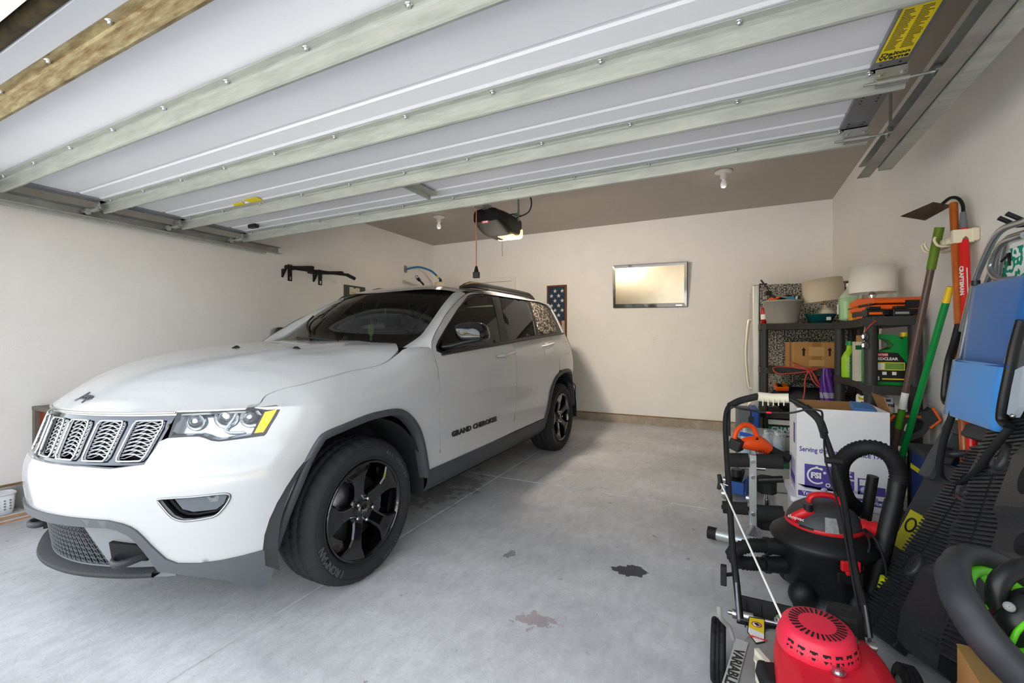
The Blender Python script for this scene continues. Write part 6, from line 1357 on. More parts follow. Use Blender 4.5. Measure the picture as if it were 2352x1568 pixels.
def bt(s, px, py, size, m, bold=.0008, align='LEFT', xs=1, y=-bd / 2 - .0018): x, z = bp(px, py); return txt('lettering', s, size, FM(x, y, z), m, fw_, bold=bold, align=align, xs=xs)
vs, fs = text_mesh('Serving the Southeast since 1962!', .040, FM(0, -bd / 2 - .0008, 0), .0005, bold=.0008, align='LEFT'); x0, z0 = bp(1836, 1030); x1, z1 = bp(2040, 1052); tw = max(v[0] for v in vs)
mb = MB(); mb.add([(x0 + v[0] * (x1 - x0) / tw, v[1], z0 + (z1 - z0) * v[0] / tw + v[2]) for v in vs], fs); obj('lettering', mb, m_pur, fw_)
bq('logo_panel', [(1848, 1064), (1912, 1072), (1912, 1128), (1848, 1118)], m_pur); bq('slogan_panel', [(1912, 1078), (1962, 1084), (1962, 1128), (1912, 1128)], m_pur)
x, z = bp(1876, 1092); mb = MB(); mb.lathe([(.040, 0), (.049, 0)], 28, FM(x, -bd / 2 - .002, z), a0=.9, a1=5.4); obj('logo_ring', mb, m_wpaper, fw_); txt('lettering', 'FSI', .044, FM(x - .004, -bd / 2 - .003, z), m_wpaper, fw_, bold=.0022)
for px, py in ((1876, 1073), (1886, 1077), (1894, 1086)): x, z = bp(px, py); mb = MB(); mb.cyl((x, -bd / 2 - .001, z), (x, -bd / 2 - .0025, z), .007, n=12); obj('logo_dot', mb, m_wpaper, fw_)
bt('office', 1895, 1112, .050, m_wpaper, .0006); 
for s_, py in (('Your', 1084), ('Single', 1092), ('Source', 1100)): bt(s_, 1936, py, .018, m_wpaper)
bq('truck_bed', [(1832, 1110), (1850, 1118), (1975, 1135), (1975, 1128), (1848, 1121)], m_lil); bq('truck_cab', [(1970, 1097), (1995, 1100), (2008, 1118), (2034, 1122), (2034, 1142), (1970, 1134)], m_pur); bq('cab_window', [(1974, 1100), (1992, 1102), (2002, 1117), (1974, 1114)], m_wpaper, -bd / 2 - .0018)
for px, py in ((1893, 1127), (1985, 1125), (2008, 1148)): x, z = bp(px, py); mb = MB(); mb.lathe([(.001, 0), (.012, 0), (.012, -.0004), (.018, -.0004)], 18, FM(x, -bd / 2 - .0022, z)); obj('truck_wheel', mb, m_lil, fw_)
bq('banner', [(1833, 1124), (2036, 1153), (2036, 1168), (1833, 1136)], m_pur); bt('You v', 1843, 1131, .028, m_wpaper); bt('ur Source!', 1968, 1151, .028, m_wpaper)
mb = MB(); mb.bb((-hx - .0008, -.12, .02), (-hx, .12, .20)); obj('side_print', mb, m_lil, lw_); mb = MB(); mb.bb((-hx - .0012, -.10, .30), (-hx, -.04, .42)); obj('side_print', mb, m_pur, lw_); mb = MB(); mb.bb((-hx - .0014, -.10, .05), (-hx, .10, .10)); obj('side_print', mb, m_pur, lw_)
# ================================================================== exercise bench part, jack, dumbbell, blower
p = onF(1730, 1228); BY = 3.30; t = thing('exercise_bench', 'silver exercise bench frame with black foam rollers', 'exercise bench', (p.x, BY, fz(BY)))
L0 = t.location; m_silv = mat('silver_enamel', 'b9bdc0', .35, metal=.5)
def bl_(px, py, y=BY): return onY(px, py, y) - L0
mb = MB(); mb.bb((-.022, -.022, 0), (.022, .022, .50)); po = obj('post', mb, m_silv, t, bevel=.003)
for z in (.46, .36, .12): mb = MB(); mb.cyl((0, -.022, z), (0, -.034, z), .012, n=6); obj('bolt', mb, m_steel, po)
for (a, b, r) in (((1676, 1056), (1720, 1057), .046), ((1738, 1058), (1798, 1060), .046), ((1660, 1164), (1718, 1168), .040), ((1740, 1176), (1800, 1180), .048)):
    A, Bq = bl_(*a), bl_(*b); mb = MB(); mb.cyl(A, Bq, r, n=18); mb.cyl(A - (Bq - A).normalized() * .008, Bq + (Bq - A).normalized() * .008, r * .35, n=10); obj('foam_roller', mb, m_foam, t, bevel=.006)
mb = MB(); mb.cyl(bl_(1742, 1102), bl_(1799, 1100), .022, n=12); obj('black_bar', mb, m_black, t); mb = MB(); A = bl_(1708, 1072); Bq = bl_(1758, 1076); mb.cyl(A, Bq, .014, n=8); obj('axle', mb, m_steel, t)
q0 = onZ(1632, 1222, fz(2.9) + .055) - L0; q1 = onZ(1800, 1262, fz(2.9) + .055) - L0; q0.z = q1.z = .045; mb = MB(); mb.tube([q0, q1], .033, 14); obj('floor_tube', mb, m_silv, t); mb = MB(); mb.tube([q0 - (q1 - q0).normalized() * .015, q0 + (q1 - q0).normalized() * .035], .037, 14); obj('end_cap', mb, m_rub, t)
mb = MB(); mb.tube([V((0, 0, .03)), (q0 + q1) / 2 + V((0, 0, 0))], .02, 8); obj('foot_link', mb, m_silv, t)
p = onF(1762, 1218); t = thing('hex_dumbbell', 'black hexagonal dumbbell standing on end behind the bench post', 'dumbbell', (p.x, 3.40, fz(3.4)))
hexp = [(.062 * math.cos(PI / 3 * k), .062 * math.sin(PI / 3 * k)) for k in range(6)]
for z0, z1 in ((0, .10), (.235, .335)): mb = MB(); mb.prism(hexp, z0, z1); obj('head', mb, m_rub, t, bevel=.012)
mb = MB(); mb.cyl((0, 0, .10), (0, 0, .235), .016, n=12); mb.cyl((0, 0, .14), (0, 0, .19), .020, n=12); obj('shaft', mb, m_steel, t)
p = onF(1700, 1136); t = thing('floor_jack', 'blue hydraulic floor jack on the floor beside the bench', 'floor jack', (p.x, p.y, p.z), (0, 0, -.2)); m_jb = mat('jack_blue', '1d4f9c', .4)
for x in (-.07, .07): mb = MB(); mb.prism([(-.18, .03), (.2, .03), (.2, .09), (.05, .17), (-.1, .17), (-.18, .09)], x - .006, x + .006, XM); obj('side_plate', mb, m_jb, t)
for x in (-.085, .085):
    for y in (-.15, .17): mb = MB(); mb.cyl((x - .012, y, .035), (x + .012, y, .035), .035, n=14); obj('wheel', mb, m_steel, t)
mb = MB(); mb.cyl((0, -.1, .08), (0, .12, .10), .03, n=12); obj('hydraulic_cylinder', mb, m_steel, t); mb = MB(); mb.box((0, -.08, .17), (.07, .16, .03), (.4, 0, 0)); mb.cyl((0, -.13, .18), (0, -.13, .235), .04, n=14); obj('lift_arm', mb, m_black, t); mb = MB(); mb.bb((-.06, -.19, .06), (.06, -.17, .15)); obj('front_bracket', mb, m_jb, t); mb = MB(); mb.cyl((-.09, -.14, .14), (-.05, -.14, .14), .028, n=12); mb.cyl((-.03, -.16, .10), (.03, -.16, .10), .02, n=10); obj('knob', mb, m_chrome2, t)
# leaf blower lying on the roller
m_bo = mat('blower_orange', 'ee4f12', .4); TB = 2.93; c = onT(1728, 1040, TB); t = thing('leaf_blower', 'orange and black cordless leaf blower lying on the bench roller', 'leaf blower', (c.x, c.y, c.z)); L0 = t.location
q = lambda px, py, tt=TB: onT(px, py, tt) - L0
mb = MB(); mb.tube(spline([q(1700, 1022), q(1715, 1018), q(1735, 1018), q(1748, 1022), q(1765, 1032)], 5), [.022, .026, .03, .034, .038, .041, .043, .046, .048, .05, .051, .052, .052, .052, .051, .05, .048, .045, .042, .04, .038], 12); obj('motor_housing', mb, m_bo, t)
mb = MB(); mb.tube(spline([q(1686, 1012), q(1692, 990), q(1708, 976), q(1728, 980), q(1738, 1000), q(1744, 1015)], 5), .016, 10); obj('handle', mb, m_bo, t)
mb = MB(); M = frame(q(1692, 1018), V((1, .3, 0)), V((0, 0, 1))); mb.box((0, 0, 0), (.075, .07, .09), M=frame(q(1692, 1020), V((.4, 1, 0)), V((1, 0, -.3)))); obj('battery', mb, m_black, t, bevel=.008)
mb = MB(); mb.tube([q(1762, 1033), q(1775, 1038), q(1815, 1054, 2.86)], [.040, .034, .026], 12); obj('nozzle', mb, m_rub, t)
mb = MB(); mb.tube([q(1736, 1006, 2.905), q(1742, 1016, 2.905)], .014, 8); obj('logo_badge', mb, m_black, t)
for k in range(4): mb = MB(); mb.tube([q(1735 + 6 * k, 1034, 2.86), q(1738 + 6 * k, 1040, 2.865)], .004, 5); obj('vent', mb, mat('vent_dark', '7a2408', .7), t)
# ================================================================== shop vacuum
m_vb = mat('vac_black', '151617', .5, bump=.06, bscale=90); m_vg = mat('vac_grey', '3a3c3f', .5); m_vr = mat('vac_red', 'd8212a', .35)
VC = V((.40, 2.62, fz(2.62))); t = thing('shop_vacuum', 'black wet and dry shop vacuum with a red handle and corrugated hose', 'vacuum', VC); L0 = V(VC)
mb = MB(); mb.lathe([(.001, .06), (.15, .06), (.165, .07), (.20, .255), (.212, .265), (.212, .29)], 40); obj('drum', mb, m_vb, t)
mb = MB(); mb.lathe([(.225, .283), (.228, .295), (.222, .31), (.195, .33), (.165, .355), (.155, .362)], 40); obj('lid', mb, m_vb, t)
mb = MB(); mb.lathe([(.158, .358), (.158, .37), (.15, .40), (.128, .435), (.09, .462), (.04, .473), (.001, .474)], 36); obj('motor_head', mb, m_vg, t)
mb = MB(); mb.lathe([(.160, .362), (.1615, .364), (.1615, .376), (.158, .38)], 40, None, -PI * 1.05, PI * .15); obj('red_band', mb, m_vr, t)
mb = MB(); mb.tube(spline([(-.06, -.01, .46), (-.05, -.01, .495), (.0, .0, .505), (.05, .01, .495), (.075, .015, .445)], 5), .020, 8, flat=(1.3, .7)); obj('carry_handle', mb, m_vr, t)
mb = MB(); mb.tube(spline([(-.06, -.09, .445), (-.095, -.10, .432), (-.135, -.085, .395)], 5), .026, 8, flat=(.8, .9)); sw = obj('switch_cover', mb, m_vr, t); mb = MB(); mb.cyl((-.075, -.10, .448), (-.075, -.10, .48), .02, n=12); obj('switch_knob', mb, m_black, sw)
M = frame(V((-.123, -.122, .41)), V((-.45, -.8, .5)), V((.85, -.5, 0))); mb = MB(); mb.add(*text_mesh('shopvac', .022, M @ Matrix.Translation((0, 0, .012)), .0006)); obj('lettering', mb, m_wpaper, sw)
for k, (a0, z) in enumerate(((-2.35, .395), (-2.35, .375))): mb = MB(); mb.tube([((.154 - .012 * (1 - k)) * math.cos(a0 + .05 * j) * 1.02, (.154 - .012 * (1 - k)) * math.sin(a0 + .05 * j) * 1.02, z) for j in range(9)], .006, 6); obj('vent_slot', mb, m_black, t)
mb = MB()
def lblpt(u, v): a = -1.68 + .34 * u; z = .378 + .06 * v; r = .158 - .028 * v ** 1.5; return (r * math.cos(a) * 1.012, r * math.sin(a) * 1.012, z)
mb.grid(6, 6, lblpt); obj('warning_label', mb, mat('label_silver', '8f9092', .5, var=.3, vscale=70), t)
mb = MB(); a = -.05; mb.lathe([(.001, .05), (.035, .05), (.04, .04), (.036, .01), (.045, .0), (.045, -.02)], 20, frame(V((.165, -.02, .375)), V((1, -.15, .1)))); obj('exhaust_port', mb, m_vr, t)
mb = MB(); c, s = math.cos(-1.28), math.sin(-1.28); M = frame(V((.222 * c, .222 * s, .268)), V((c, s, 0)), V((-s, c, 0))); mb.box((0, 0, .006), (.075, .045, .02), M=M); mb.box((0, -.03, .006), (.04, .02, .018), M=M); obj('lid_latch', mb, m_vr, t, bevel=.005)
mb = MB(); mb.box((0, -.055, .0), (.10, .05, .02), M=M); obj('latch_pocket', mb, m_vb, t, bevel=.006)
for a in (-2.2, -.75, .8, 2.4): mb = MB(); mb.ball((.17 * math.cos(a), .17 * math.sin(a), .06), .062, 14, 10, (1, 1, 1.05)); cf = obj('caster_foot', mb, m_vb, t); mb = MB(); mb.cyl((.19 * math.cos(a), .19 * math.sin(a), .022), (.215 * math.cos(a), .215 * math.sin(a), .022), .022, n=12); obj('caster_wheel', mb, m_rub, cf)
for z in (.245, .155): mb = MB(); mb.cyl((-.17, -.07, z), (-.25, -.10, z), .042, .036, 16); mb.cyl((-.235, -.095, z), (-.255, -.102, z), .042, n=16); obj('hose_port', mb, m_vb, t)
def corr(path, r, name, m=m_rub, par=t):
    S = spline(path, 40); mb = MB(); D = [S[0]]; acc = 0.0
    for a, b in zip(S, S[1:]):
        acc += (b - a).length
        if acc >= .0065: D.append(b); acc = 0.0
    mb.tube(D, [r * (1 if i % 2 else .84) for i in range(len(D))], 14); return obj(name, mb, m, par)
q = lambda px, py, tt=2.05: onT(px, py, tt) - L0
corr([V((-.25, -.10, .245)), V((-.32, -.13, .245)), V((-.385, -.16, .22)), V((-.395, -.16, .195)), V((-.36, -.145, .16)), V((-.255, -.102, .155))], .034, 'hose_loop')
H_ = [q(1985, 1175, 2.30), q(1950, 1150, 2.26), q(1932, 1105, 2.22), q(1932, 1065, 2.16), q(1955, 1038, 2.10), q(1990, 1027, 2.05), q(2025, 1033, 2.02), q(2052, 1055, 2.0), q(2064, 1085, 2.0), q(2062, 1112, 2.0)]
corr(H_, .037, 'hose')
mb = MB(); mb.tube([q(2062, 1105, 2.0), q(2054, 1150, 2.0), q(2053, 1152, 2.0), q(2018, 1300, 2.02), q(1995, 1400, 2.03)], [.034, .032, .035, .036, .034], 16); obj('wand', mb, m_vb, t)
mb = MB(); mb.tube([q(2005, 1093, 2.22), q(1985, 1210, 2.25), q(1975, 1270, 2.27)], .024, 14); obj('extension_wand', mb, m_vb, t)
mb = MB(); mb.tube(spline([q(1985, 1215, 2.05), q(2012, 1240, 1.98), q(2032, 1290, 1.95), q(2036, 1330, 1.95), q(2028, 1345, 1.97)], 5), .006, 6); obj('power_cord', mb, m_rub, t); mb = MB(); mb.tube(spline([q(1985, 1218, 2.03), q(1998, 1250, 1.98), q(1986, 1290, 1.97), q(1982, 1310, 1.97)], 5), .005, 6); obj('power_cord', mb, m_rub, t)
mb = MB(); mb.tube([q(2030, 1325, 1.95), q(2022, 1352, 1.97)], .014, 8); obj('yellow_tag', mb, mat('tag_lime', 'c9d41c', .5), t)
# ================================================================== lawn mower, front towards the viewer
m_deck = mat('deck_grey', '8b8b88', .5, var=.08, vscale=9); m_engr = mat('engine_red', 'd01f31', .45, var=.06, vscale=7); m_hbar = mat('handle_black', '161617', .4)
MX, MY = .19, 1.52; t = thing('lawn_mower', 'grey push lawn mower with a red engine cover and black handle', 'lawn mower', (MX, MY, fz(MY))); L0 = t.location
def ss(w, l, z, e=.55, cx=0, cy=0, n=40): return [(cx + w * math.copysign(abs(math.cos(a)) ** e, math.cos(a)), cy + l * math.copysign(abs(math.sin(a)) ** e, math.sin(a)), z) for a in [2 * PI * k / n for k in range(n)]]
def loft(rings, cap=True, smooth=True):
    mb = MB(); n = len(rings[0]); mb.add([p for r in rings for p in r], [(j * n + i, j * n + (i + 1) % n, (j + 1) * n + (i + 1) % n, (j + 1) * n + i) for j in range(len(rings) - 1) for i in range(n)], smooth)
    if cap: mb.add(rings[-1], [list(range(n))])
    return mb
dk_ = lambda w, l, z: [(.03 + (x - .03) * (1.16 - .62 * max(0, y + .05)), y, zz) for x, y, zz in ss(w, l, z, .6, .03, -.02)]
obj('deck', loft([dk_(.225, .40, .07), dk_(.23, .405, .12), dk_(.222, .395, .19), dk_(.20, .37, .235), dk_(.17, .33, .252)]), m_deck, t)
mb = loft([ss(.140, .275, .25, .6, .065, -.075), ss(.145, .28, .33, .6, .065, -.075), ss(.140, .275, .362, .6, .065, -.075), ss(.125, .255, .38, .62, .065, -.075), ss(.09, .2, .39, .7, .065, -.075)]); ec = obj('engine_cover', mb, m_engr, t)
c = onZ(1876, 1442, .44) - L0; cz = .44 - L0.z
RC = Matrix.Translation((c.x, c.y, cz - .04)) @ Matrix.Rotation(math.radians(4), 4, 'X') @ Matrix.Diagonal((.80, .80, .85, 1)); m_dk = mat('vent_black', '1a0a0c', .8); m_eng2 = mat('recoil_red', 'dc2a45', .4)
rc = obj('recoil_cover', MB().lathe([(.125, -.02), (.128, .0), (.122, .02), (.112, .05), (.104, .06), (.06, .066), (.001, .066)], 44, RC), m_eng2, t)
for k in range(30):
    a = 2 * PI * k / 30; mb = MB(); M = RC @ Matrix.Rotation(a, 4, 'Z'); mb.bb((.058, -.0032, .0655), (.088, .0032, .0668), M); obj('vent_slot', mb, m_dk, rc)
for r, z, w in ((.1245, .012, .011), (.1190, .030, .011)):
    for k in range(20):
        a0 = 2 * PI * k / 20
        if 2.6 < a0 % (2 * PI) < 3.6: continue
        mb = MB(); mb.grid(4, 2, lambda u, v: RC @ V(((r + .0012 - .003 * v) * math.cos(a0 + .2 * u), (r + .0012 - .003 * v) * math.sin(a0 + .2 * u), z - w / 2 + w * v))); obj('side_vent', mb, m_dk, rc)
for a in (-1.25, .5, 2.5): mb = MB(); p = RC @ V((.132 * math.cos(a), .132 * math.sin(a), -.005)); mb.cyl(p, p + V((0, 0, .014)), .013, n=6); mb.cyl(p, p + V((0, 0, .004)), .018, n=14); obj('flange_bolt', mb, m_steel, rc)
q = onZ(1940, 1410, .43) - L0; mb = MB(); mb.lathe([(.048, -.05), (.048, .0), (.044, .012), (.001, .016)], 12, Matrix.Translation(q), smooth=False); fc = obj('fuel_cap', mb, m_rub, t); txt('lettering', 'GAS', .02, Matrix.Translation(q + V((0, 0, .0165))), m_dark, fc); mb = MB(); mb.cyl(q + V((0, 0, -.12)), q + V((0, 0, -.045)), .04, n=16); obj('filler_neck', mb, m_rub, t)
q = onZ(1750, 1520, .31) - L0; mb = MB(); mb.cyl(q + V((0, 0, -.06)), q, .018, n=12); mb.box(q + V((0, 0, .012)), (.014, .055, .022), (0, 0, .5)); mb.cyl(q, q + V((0, 0, .008)), .022, n=14); obj('dipstick', mb, mat('dipstick_ivory', 'cbc5b4', .5), t)
mb = MB(); q = onZ(1775, 1560, .30) - L0; mb.box(q, (.07, .08, .05), (.2, .1, .3)); obj('air_filter', mb, m_rub, t, bevel=.01)
# rear flap and axle
a, b = onZ(1692, 1372, .285) - L0, onZ(1958, 1424, .285) - L0; ry = .43
mb = MB(); mb.box(((a.x + b.x) / 2, ry, .23), (b.x - a.x, .02, .10), (-.35, 0, 0)); fl_ = obj('rear_flap', mb, m_rub, t, bevel=.004)
for k in range(7): x = a.x + .03 + (b.x - a.x - .06) * k / 6; mb = MB(); mb.box((x, ry - .014, .225), (.004, .02, .09), (-.35, 0, 0)); obj('flap_rib', mb, m_rub, fl_)
mb = MB(); mb.cyl((a.x - .03, ry - .05, .235), (b.x + .06, ry - .05, .235), .008, n=8); obj('hinge_rod', mb, m_steel, t)
for x in (a.x + .02, b.x + .02): mb = MB(); mb.cyl((x - .035, ry - .05, .235), (x + .035, ry - .05, .235), .017, n=14); obj('spring', mb, m_steel, t)
# wheels
def mwheel(x, y, r, w):
    A = Matrix(((0, 0, 1, x), (1, 0, 0, y), (0, 1, 0, r), (0, 0, 0, 1))); mb = MB(); n = 48; pr = [(r * .68, -w / 2), (r * .93, -w / 2), (r, -w / 2 + .006), (r, -w * .18), (r * .97, -w * .16), (r * .97, -w * .10), (r, -w * .08), (r, w * .08), (r * .97, w * .10), (r * .97, w * .16), (r, w * .18), (r, w / 2 - .006), (r * .93, w / 2), (r * .68, w / 2)]; k = len(pr)
    mb.add([A @ V(((q[0] - (.006 if (i + (j > 6)) % 3 == 0 and 2 <= j <= 11 else 0)) * math.cos(2 * PI * i / n), (q[0] - (.006 if (i + (j > 6)) % 3 == 0 and 2 <= j <= 11 else 0)) * math.sin(2 * PI * i / n), q[1])) for i in range(n) for j, q in enumerate(pr)], [(i * k + j, i * k + j + 1, ((i + 1) % n) * k + j + 1, ((i + 1) % n) * k + j) for i in range(n) for j in range(k - 1)], True); o = obj('wheel', mb, m_rub, t)
    mb = MB(); mb.lathe([(.001, w / 2 - .012), (r * .3, w / 2 - .01), (r * .6, w / 2 - .018), (r * .7, w / 2 - .004)], 24, A); mb.lathe([(.001, -w / 2 + .012), (r * .7, -w / 2 + .004)], 24, A); obj('wheel_hub', mb, m_gr, o)
p = onF(1650, 1556) - L0
mwheel(p.x + .0, .335, .108, .05); mwheel(.325, .335, .108, .05); mwheel(-.245, -.33, .10, .045); mwheel(.285, -.33, .10, .045)
mb = MB(); mb.tube(spline([onZ(1652, 1392, .30) - L0, onZ(1655, 1418, .26) - L0, onZ(1674, 1440, .22) - L0, onZ(1684, 1470, .18) - L0], 4), .007, 6, flat=(.4, 1.4)); obj('height_lever', mb, m_gr, t)
# handle
def hy(px, py, y): return onY(px, py, y) - L0
LB = [hy(1700, 1420, 1.86), hy(1692, 1340, 1.92), hy(1682, 1250, 2.03), hy(1674, 1120, 2.20), hy(1668, 1020, 2.34), hy(1667, 960, 2.42), hy(1676, 932, 2.46), hy(1700, 920, 2.50), hy(1740, 910, 2.53)]
RB = [hy(1995, 1462, 1.80), hy(1986, 1400, 1.86), hy(1968, 1330, 1.95), hy(1953, 1250, 2.06), hy(1938, 1150, 2.20), hy(1915, 1060, 2.32), hy(1893, 995, 2.40), hy(1880, 962, 2.44), hy(1850, 935, 2.48), hy(1812, 914, 2.53)]
mb = MB(); mb.tube(spline(LB, 5), .0125, 10); obj('handle_bar', mb, m_hbar, t); mb = MB(); mb.tube(spline(RB, 5), .0125, 10); obj('handle_bar', mb, m_hbar, t); mb = MB(); mb.tube([LB[-1], hy(1775, 908, 2.545), RB[-1]], .0125, 10); obj('handle_bar', mb, m_hbar, t)
for P in (LB[-3:], RB[-4:-1]): mb = MB(); mb.tube(spline(P, 4), .017, 10); obj('foam_grip', mb, m_foam, t)
mb = MB(); mb.tube([LB[-1], hy(1775, 914, 2.54), RB[-1]], .020, 10, flat=(1, 1.2)); cg = obj('control_housing', mb, mat('aged_ivory', 'd8d2bd', .5), t, bevel=.004)
for px in (1752, 1764, 1776, 1788, 1800): mb = MB(); q = hy(px, 924, 2.52); mb.box(q, (.004, .02, .03)); obj('rib', mb, mat('aged_ivory', 'd8d2bd', .5), cg)
BL = [hy(1676, 1000, 2.33), hy(1676, 945, 2.42), hy(1682, 934, 2.43), hy(1700, 938, 2.43), hy(1740, 945, 2.44), hy(1765, 947, 2.44), hy(1815, 948, 2.44), hy(1850, 941, 2.42), hy(1880, 942, 2.40), hy(1889, 952, 2.38), hy(1886, 1000, 2.33), hy(1892, 1004, 2.33)]
mb = MB(); mb.tube(spline(BL, 4), .0045, 6); bl2 = obj('bail_lever', mb, m_hbar, t); mb = MB(); mb.tube([BL[5] + V((-.01, 0, 0)), BL[5] + V((.012, 0, 0))], .0052, 6); obj('red_mark', mb, m_vr, bl2)
mb = MB(); q = hy(1914, 1058, 2.31); mb.cyl(q + V((-.03, 0, 0)), q + V((.03, 0, 0)), .014, n=8); obj('clamp_knob', mb, m_rub, t)
q = hy(1662, 1320, 1.94); mb = MB(); mb.box(q, (.022, .03, .075)); mb.cyl(q, hy(1684, 1318, 1.96), .008, n=8); obj('fold_knob', mb, m_rub, t, bevel=.005)
for P in ((hy(1697, 1425, 1.84), hy(1690, 1340, 1.92)), (hy(1997, 1470, 1.79), hy(1985, 1395, 1.87))): mb = MB(); mb.tube(P, .016, 6, flat=(.35, 1.3)); obj('handle_bracket', mb, m_greyend, t)
r0 = hy(1655, 1108, 2.19); r1 = onZ(1797, 1422, .44) - L0
mb = MB(); mb.tube([r0, r1], .0038, 6); obj('starter_rope', mb, mat('rope_white', 'e4e2da', .8), t); mb = MB(); mb.tube([r0 + V((-.006, 0, .035)), r0, r0 + V((-.008, 0, -.03))], [.008, .011, .008], 8); obj('starter_grip', mb, m_rub, t); mb = MB(); g_ = hy(1672, 1115, 2.19); mb.tube([r0, g_], .003, 6); obj('rope_guide', mb, m_steel, t)
mb = MB(); mb.tube(spline([hy(1893, 1000, 2.38), hy(1897, 1060, 2.30), hy(1930, 1180, 2.14), hy(1962, 1350, 1.92), hy(1985, 1480, 1.77), hy(1978, 1540, 1.66)], 5), .004, 6); obj('control_cable', mb, m_rub, t)
# deck labels
def dq(px, py, z=.258): return onZ(px, py, z) - L0
P = [dq(1720, 1410), dq(1757, 1416), dq(1757, 1470), dq(1737, 1474), dq(1716, 1446)]; zd = .2535
def decal(name, P, m, dz): n = len(P); mb = MB(); mb.add([(p.x, p.y, zd + dz) for p in P] + [(p.x, p.y, zd + dz + .0006) for p in P], [list(range(n))[::-1], [i + n for i in range(n)]] + [(i, (i + 1) % n, n + (i + 1) % n, n + i) for i in range(n)]); return obj(name, mb, m, t)
dk = decal('danger_label', P, m_ink, .0); cc = sum(P, V()) / 5; decal('label_yellow', [cc + (p - cc) * .9 for p in P], m_yel, .0008); decal('label_white', [cc + (p - cc) * .9 for p in (P[3], P[4], P[4].lerp(P[0], .3), P[2].lerp(P[1], .3), P[2])][::-1], m_wpaper, .0016)
q = dq(1738, 1430); mb = MB(); mb.lathe([(.001, 0), (.014, 0), (.014, .0006), (.001, .0006)], 20, Matrix.Translation((q.x, q.y, zd + .0018))); obj('symbol_disc', mb, m_wpaper, t); mb = MB(); mb.lathe([(.0135, .001), (.017, .001)], 20, Matrix.Translation((q.x, q.y, zd + .0018))); obj('symbol_ring', mb, m_vr, t)
mb = MB(); Mh = Matrix.Translation((q.x, q.y, zd + .0030)) @ Matrix.Rotation(.5, 4, 'Z'); mb.bb((-.006, -.003, 0), (.006, .007, .0005), Mh)
for k in range(4): mb.bb((-.006 + .0033 * k, -.011, 0), (-.004 + .0033 * k, -.003, .0005), Mh)
obj('hand_symbol', mb, m_ink, t, kind='stuff')
q = dq(1742, 1461); txt('lettering', 'DANGER', .014, Matrix.Translation((q.x, q.y, zd + .0024)) @ Matrix.Rotation(PI - .1, 4, 'Z'), m_vr, t, bold=.0005)
q0, q1 = dq(1697, 1496, .25), dq(1676, 1568, .25); dv = q1 - q0; Mt = Matrix.Translation((q0.x + dv.x * .62, q0.y + dv.y * .62, .254)) @ Matrix.Rotation(math.atan2(dv.y, dv.x), 4, 'Z'); mb = MB(); mb.bb((-.17, -.019, -.0006), (.13, .019, .0), Mt); obj('name_strip', mb, mat('strip_silver', 'b0b0ae', .4), t); txt('lettering', 'VARIABLE', .042, Mt @ Matrix.Translation((-.02, 0, .0008)), m_dark, t, bold=.001)
# ================================================================== ribbed plastic car ramps leaning on the right wall
m_rmp = mat('ramp_black', '2b2d30', .42, var=.12, vscale=8, bump=.1, bscale=120); m_rgy = mat('sun_faded_grey', '4e5053', .55, var=.08)
def axes(o, Lv, W0):
    Lv = V(Lv).normalized(); W = V(W0); W = (W - Lv * W.dot(Lv)).normalized(); N = W.cross(Lv); return Matrix(((W.x, Lv.x, N.x, o[0]), (W.y, Lv.y, N.y, o[1]), (W.z, Lv.z, N.z, o[2]), (0, 0, 0, 1)))
def ramp(name, lab, M):
    t = thing(name, lab, 'car ramp'); t.matrix_world = M
    mb = MB(); mb.bb((0, 0, -.06), (.24, .95, -.004)); obj('track_base', mb, m_rmp, t, bevel=.006)
    side = [(.02, -.06), (.84, -.06), (.82, .02), (.70, .05), (.50, .055), (.47, .03), (.36, .03), (.33, .06), (.14, .04), (.03, .0)]
    mb = MB(); mb.prism(side, .245, .46, Matrix(((0, 0, 1, 0), (1, 0, 0, 0), (0, 1, 0, 0), (0, 0, 0, 1)))); bd_ = obj('side_body', mb, m_rmp, t, bevel=.016)
    for k in range(56):
        y = .02 + .0164 * k; em = .27 < y < .38 or .67 < y < .79
        for x0, x1 in (((.0, .062), (.158, .24)) if em else ((.0, .105), (.118, .24))): mb = MB(); mb.bb((x0, y, -.006), (x1, y + .008, .007)); obj('tread_rib', mb, m_rmp, t)
    for y in (.33, .735):
        mb = MB(); mb.lathe([(.001, .014), (.034, .014), (.040, .010), (.042, -.004)], 28, Matrix.Translation((.11, y, 0)) @ Matrix.Diagonal((.9, 1.35, 1, 1))); em = obj('oval_emblem', mb, m_rmp, t)
        mb = MB()
        for q in range(5): mb.box((.11 + .006 * (q % 2), y - .030 + .015 * q, .0145), (.018, .008, .004), (0, 0, .6 * (q % 3 - 1)))
        obj('embossed_mark', mb, m_rmp, em, kind='stuff')
    for x, y, sx, sy, z in ((.345, .62, .9, 1.5, .0535), (.37, .41, .95, .95, .031)):
        mb = MB(); mb.lathe([(.001, .0005), (.036, .0005), (.038, .003), (.040, .003)], 26, Matrix.Translation((x, y, z)) @ Matrix.Diagonal((sx, sy, 1, 1))); obj('oval_hole', mb, m_gap, bd_)
    return t
LV = (.511, .308, .803); r1 = ramp('car_ramp', 'front ribbed black plastic car ramp leaning behind the lawn mower', axes((.485, 2.409, .05), LV, (0, -1, -.2)))
r2 = dup(r1); r2['label'] = 'second ribbed black plastic car ramp leaning under the blue chair strap'; r2.matrix_world = axes((.60, 2.10, .18), (.33, .33, .80), (0, -1, -.2))
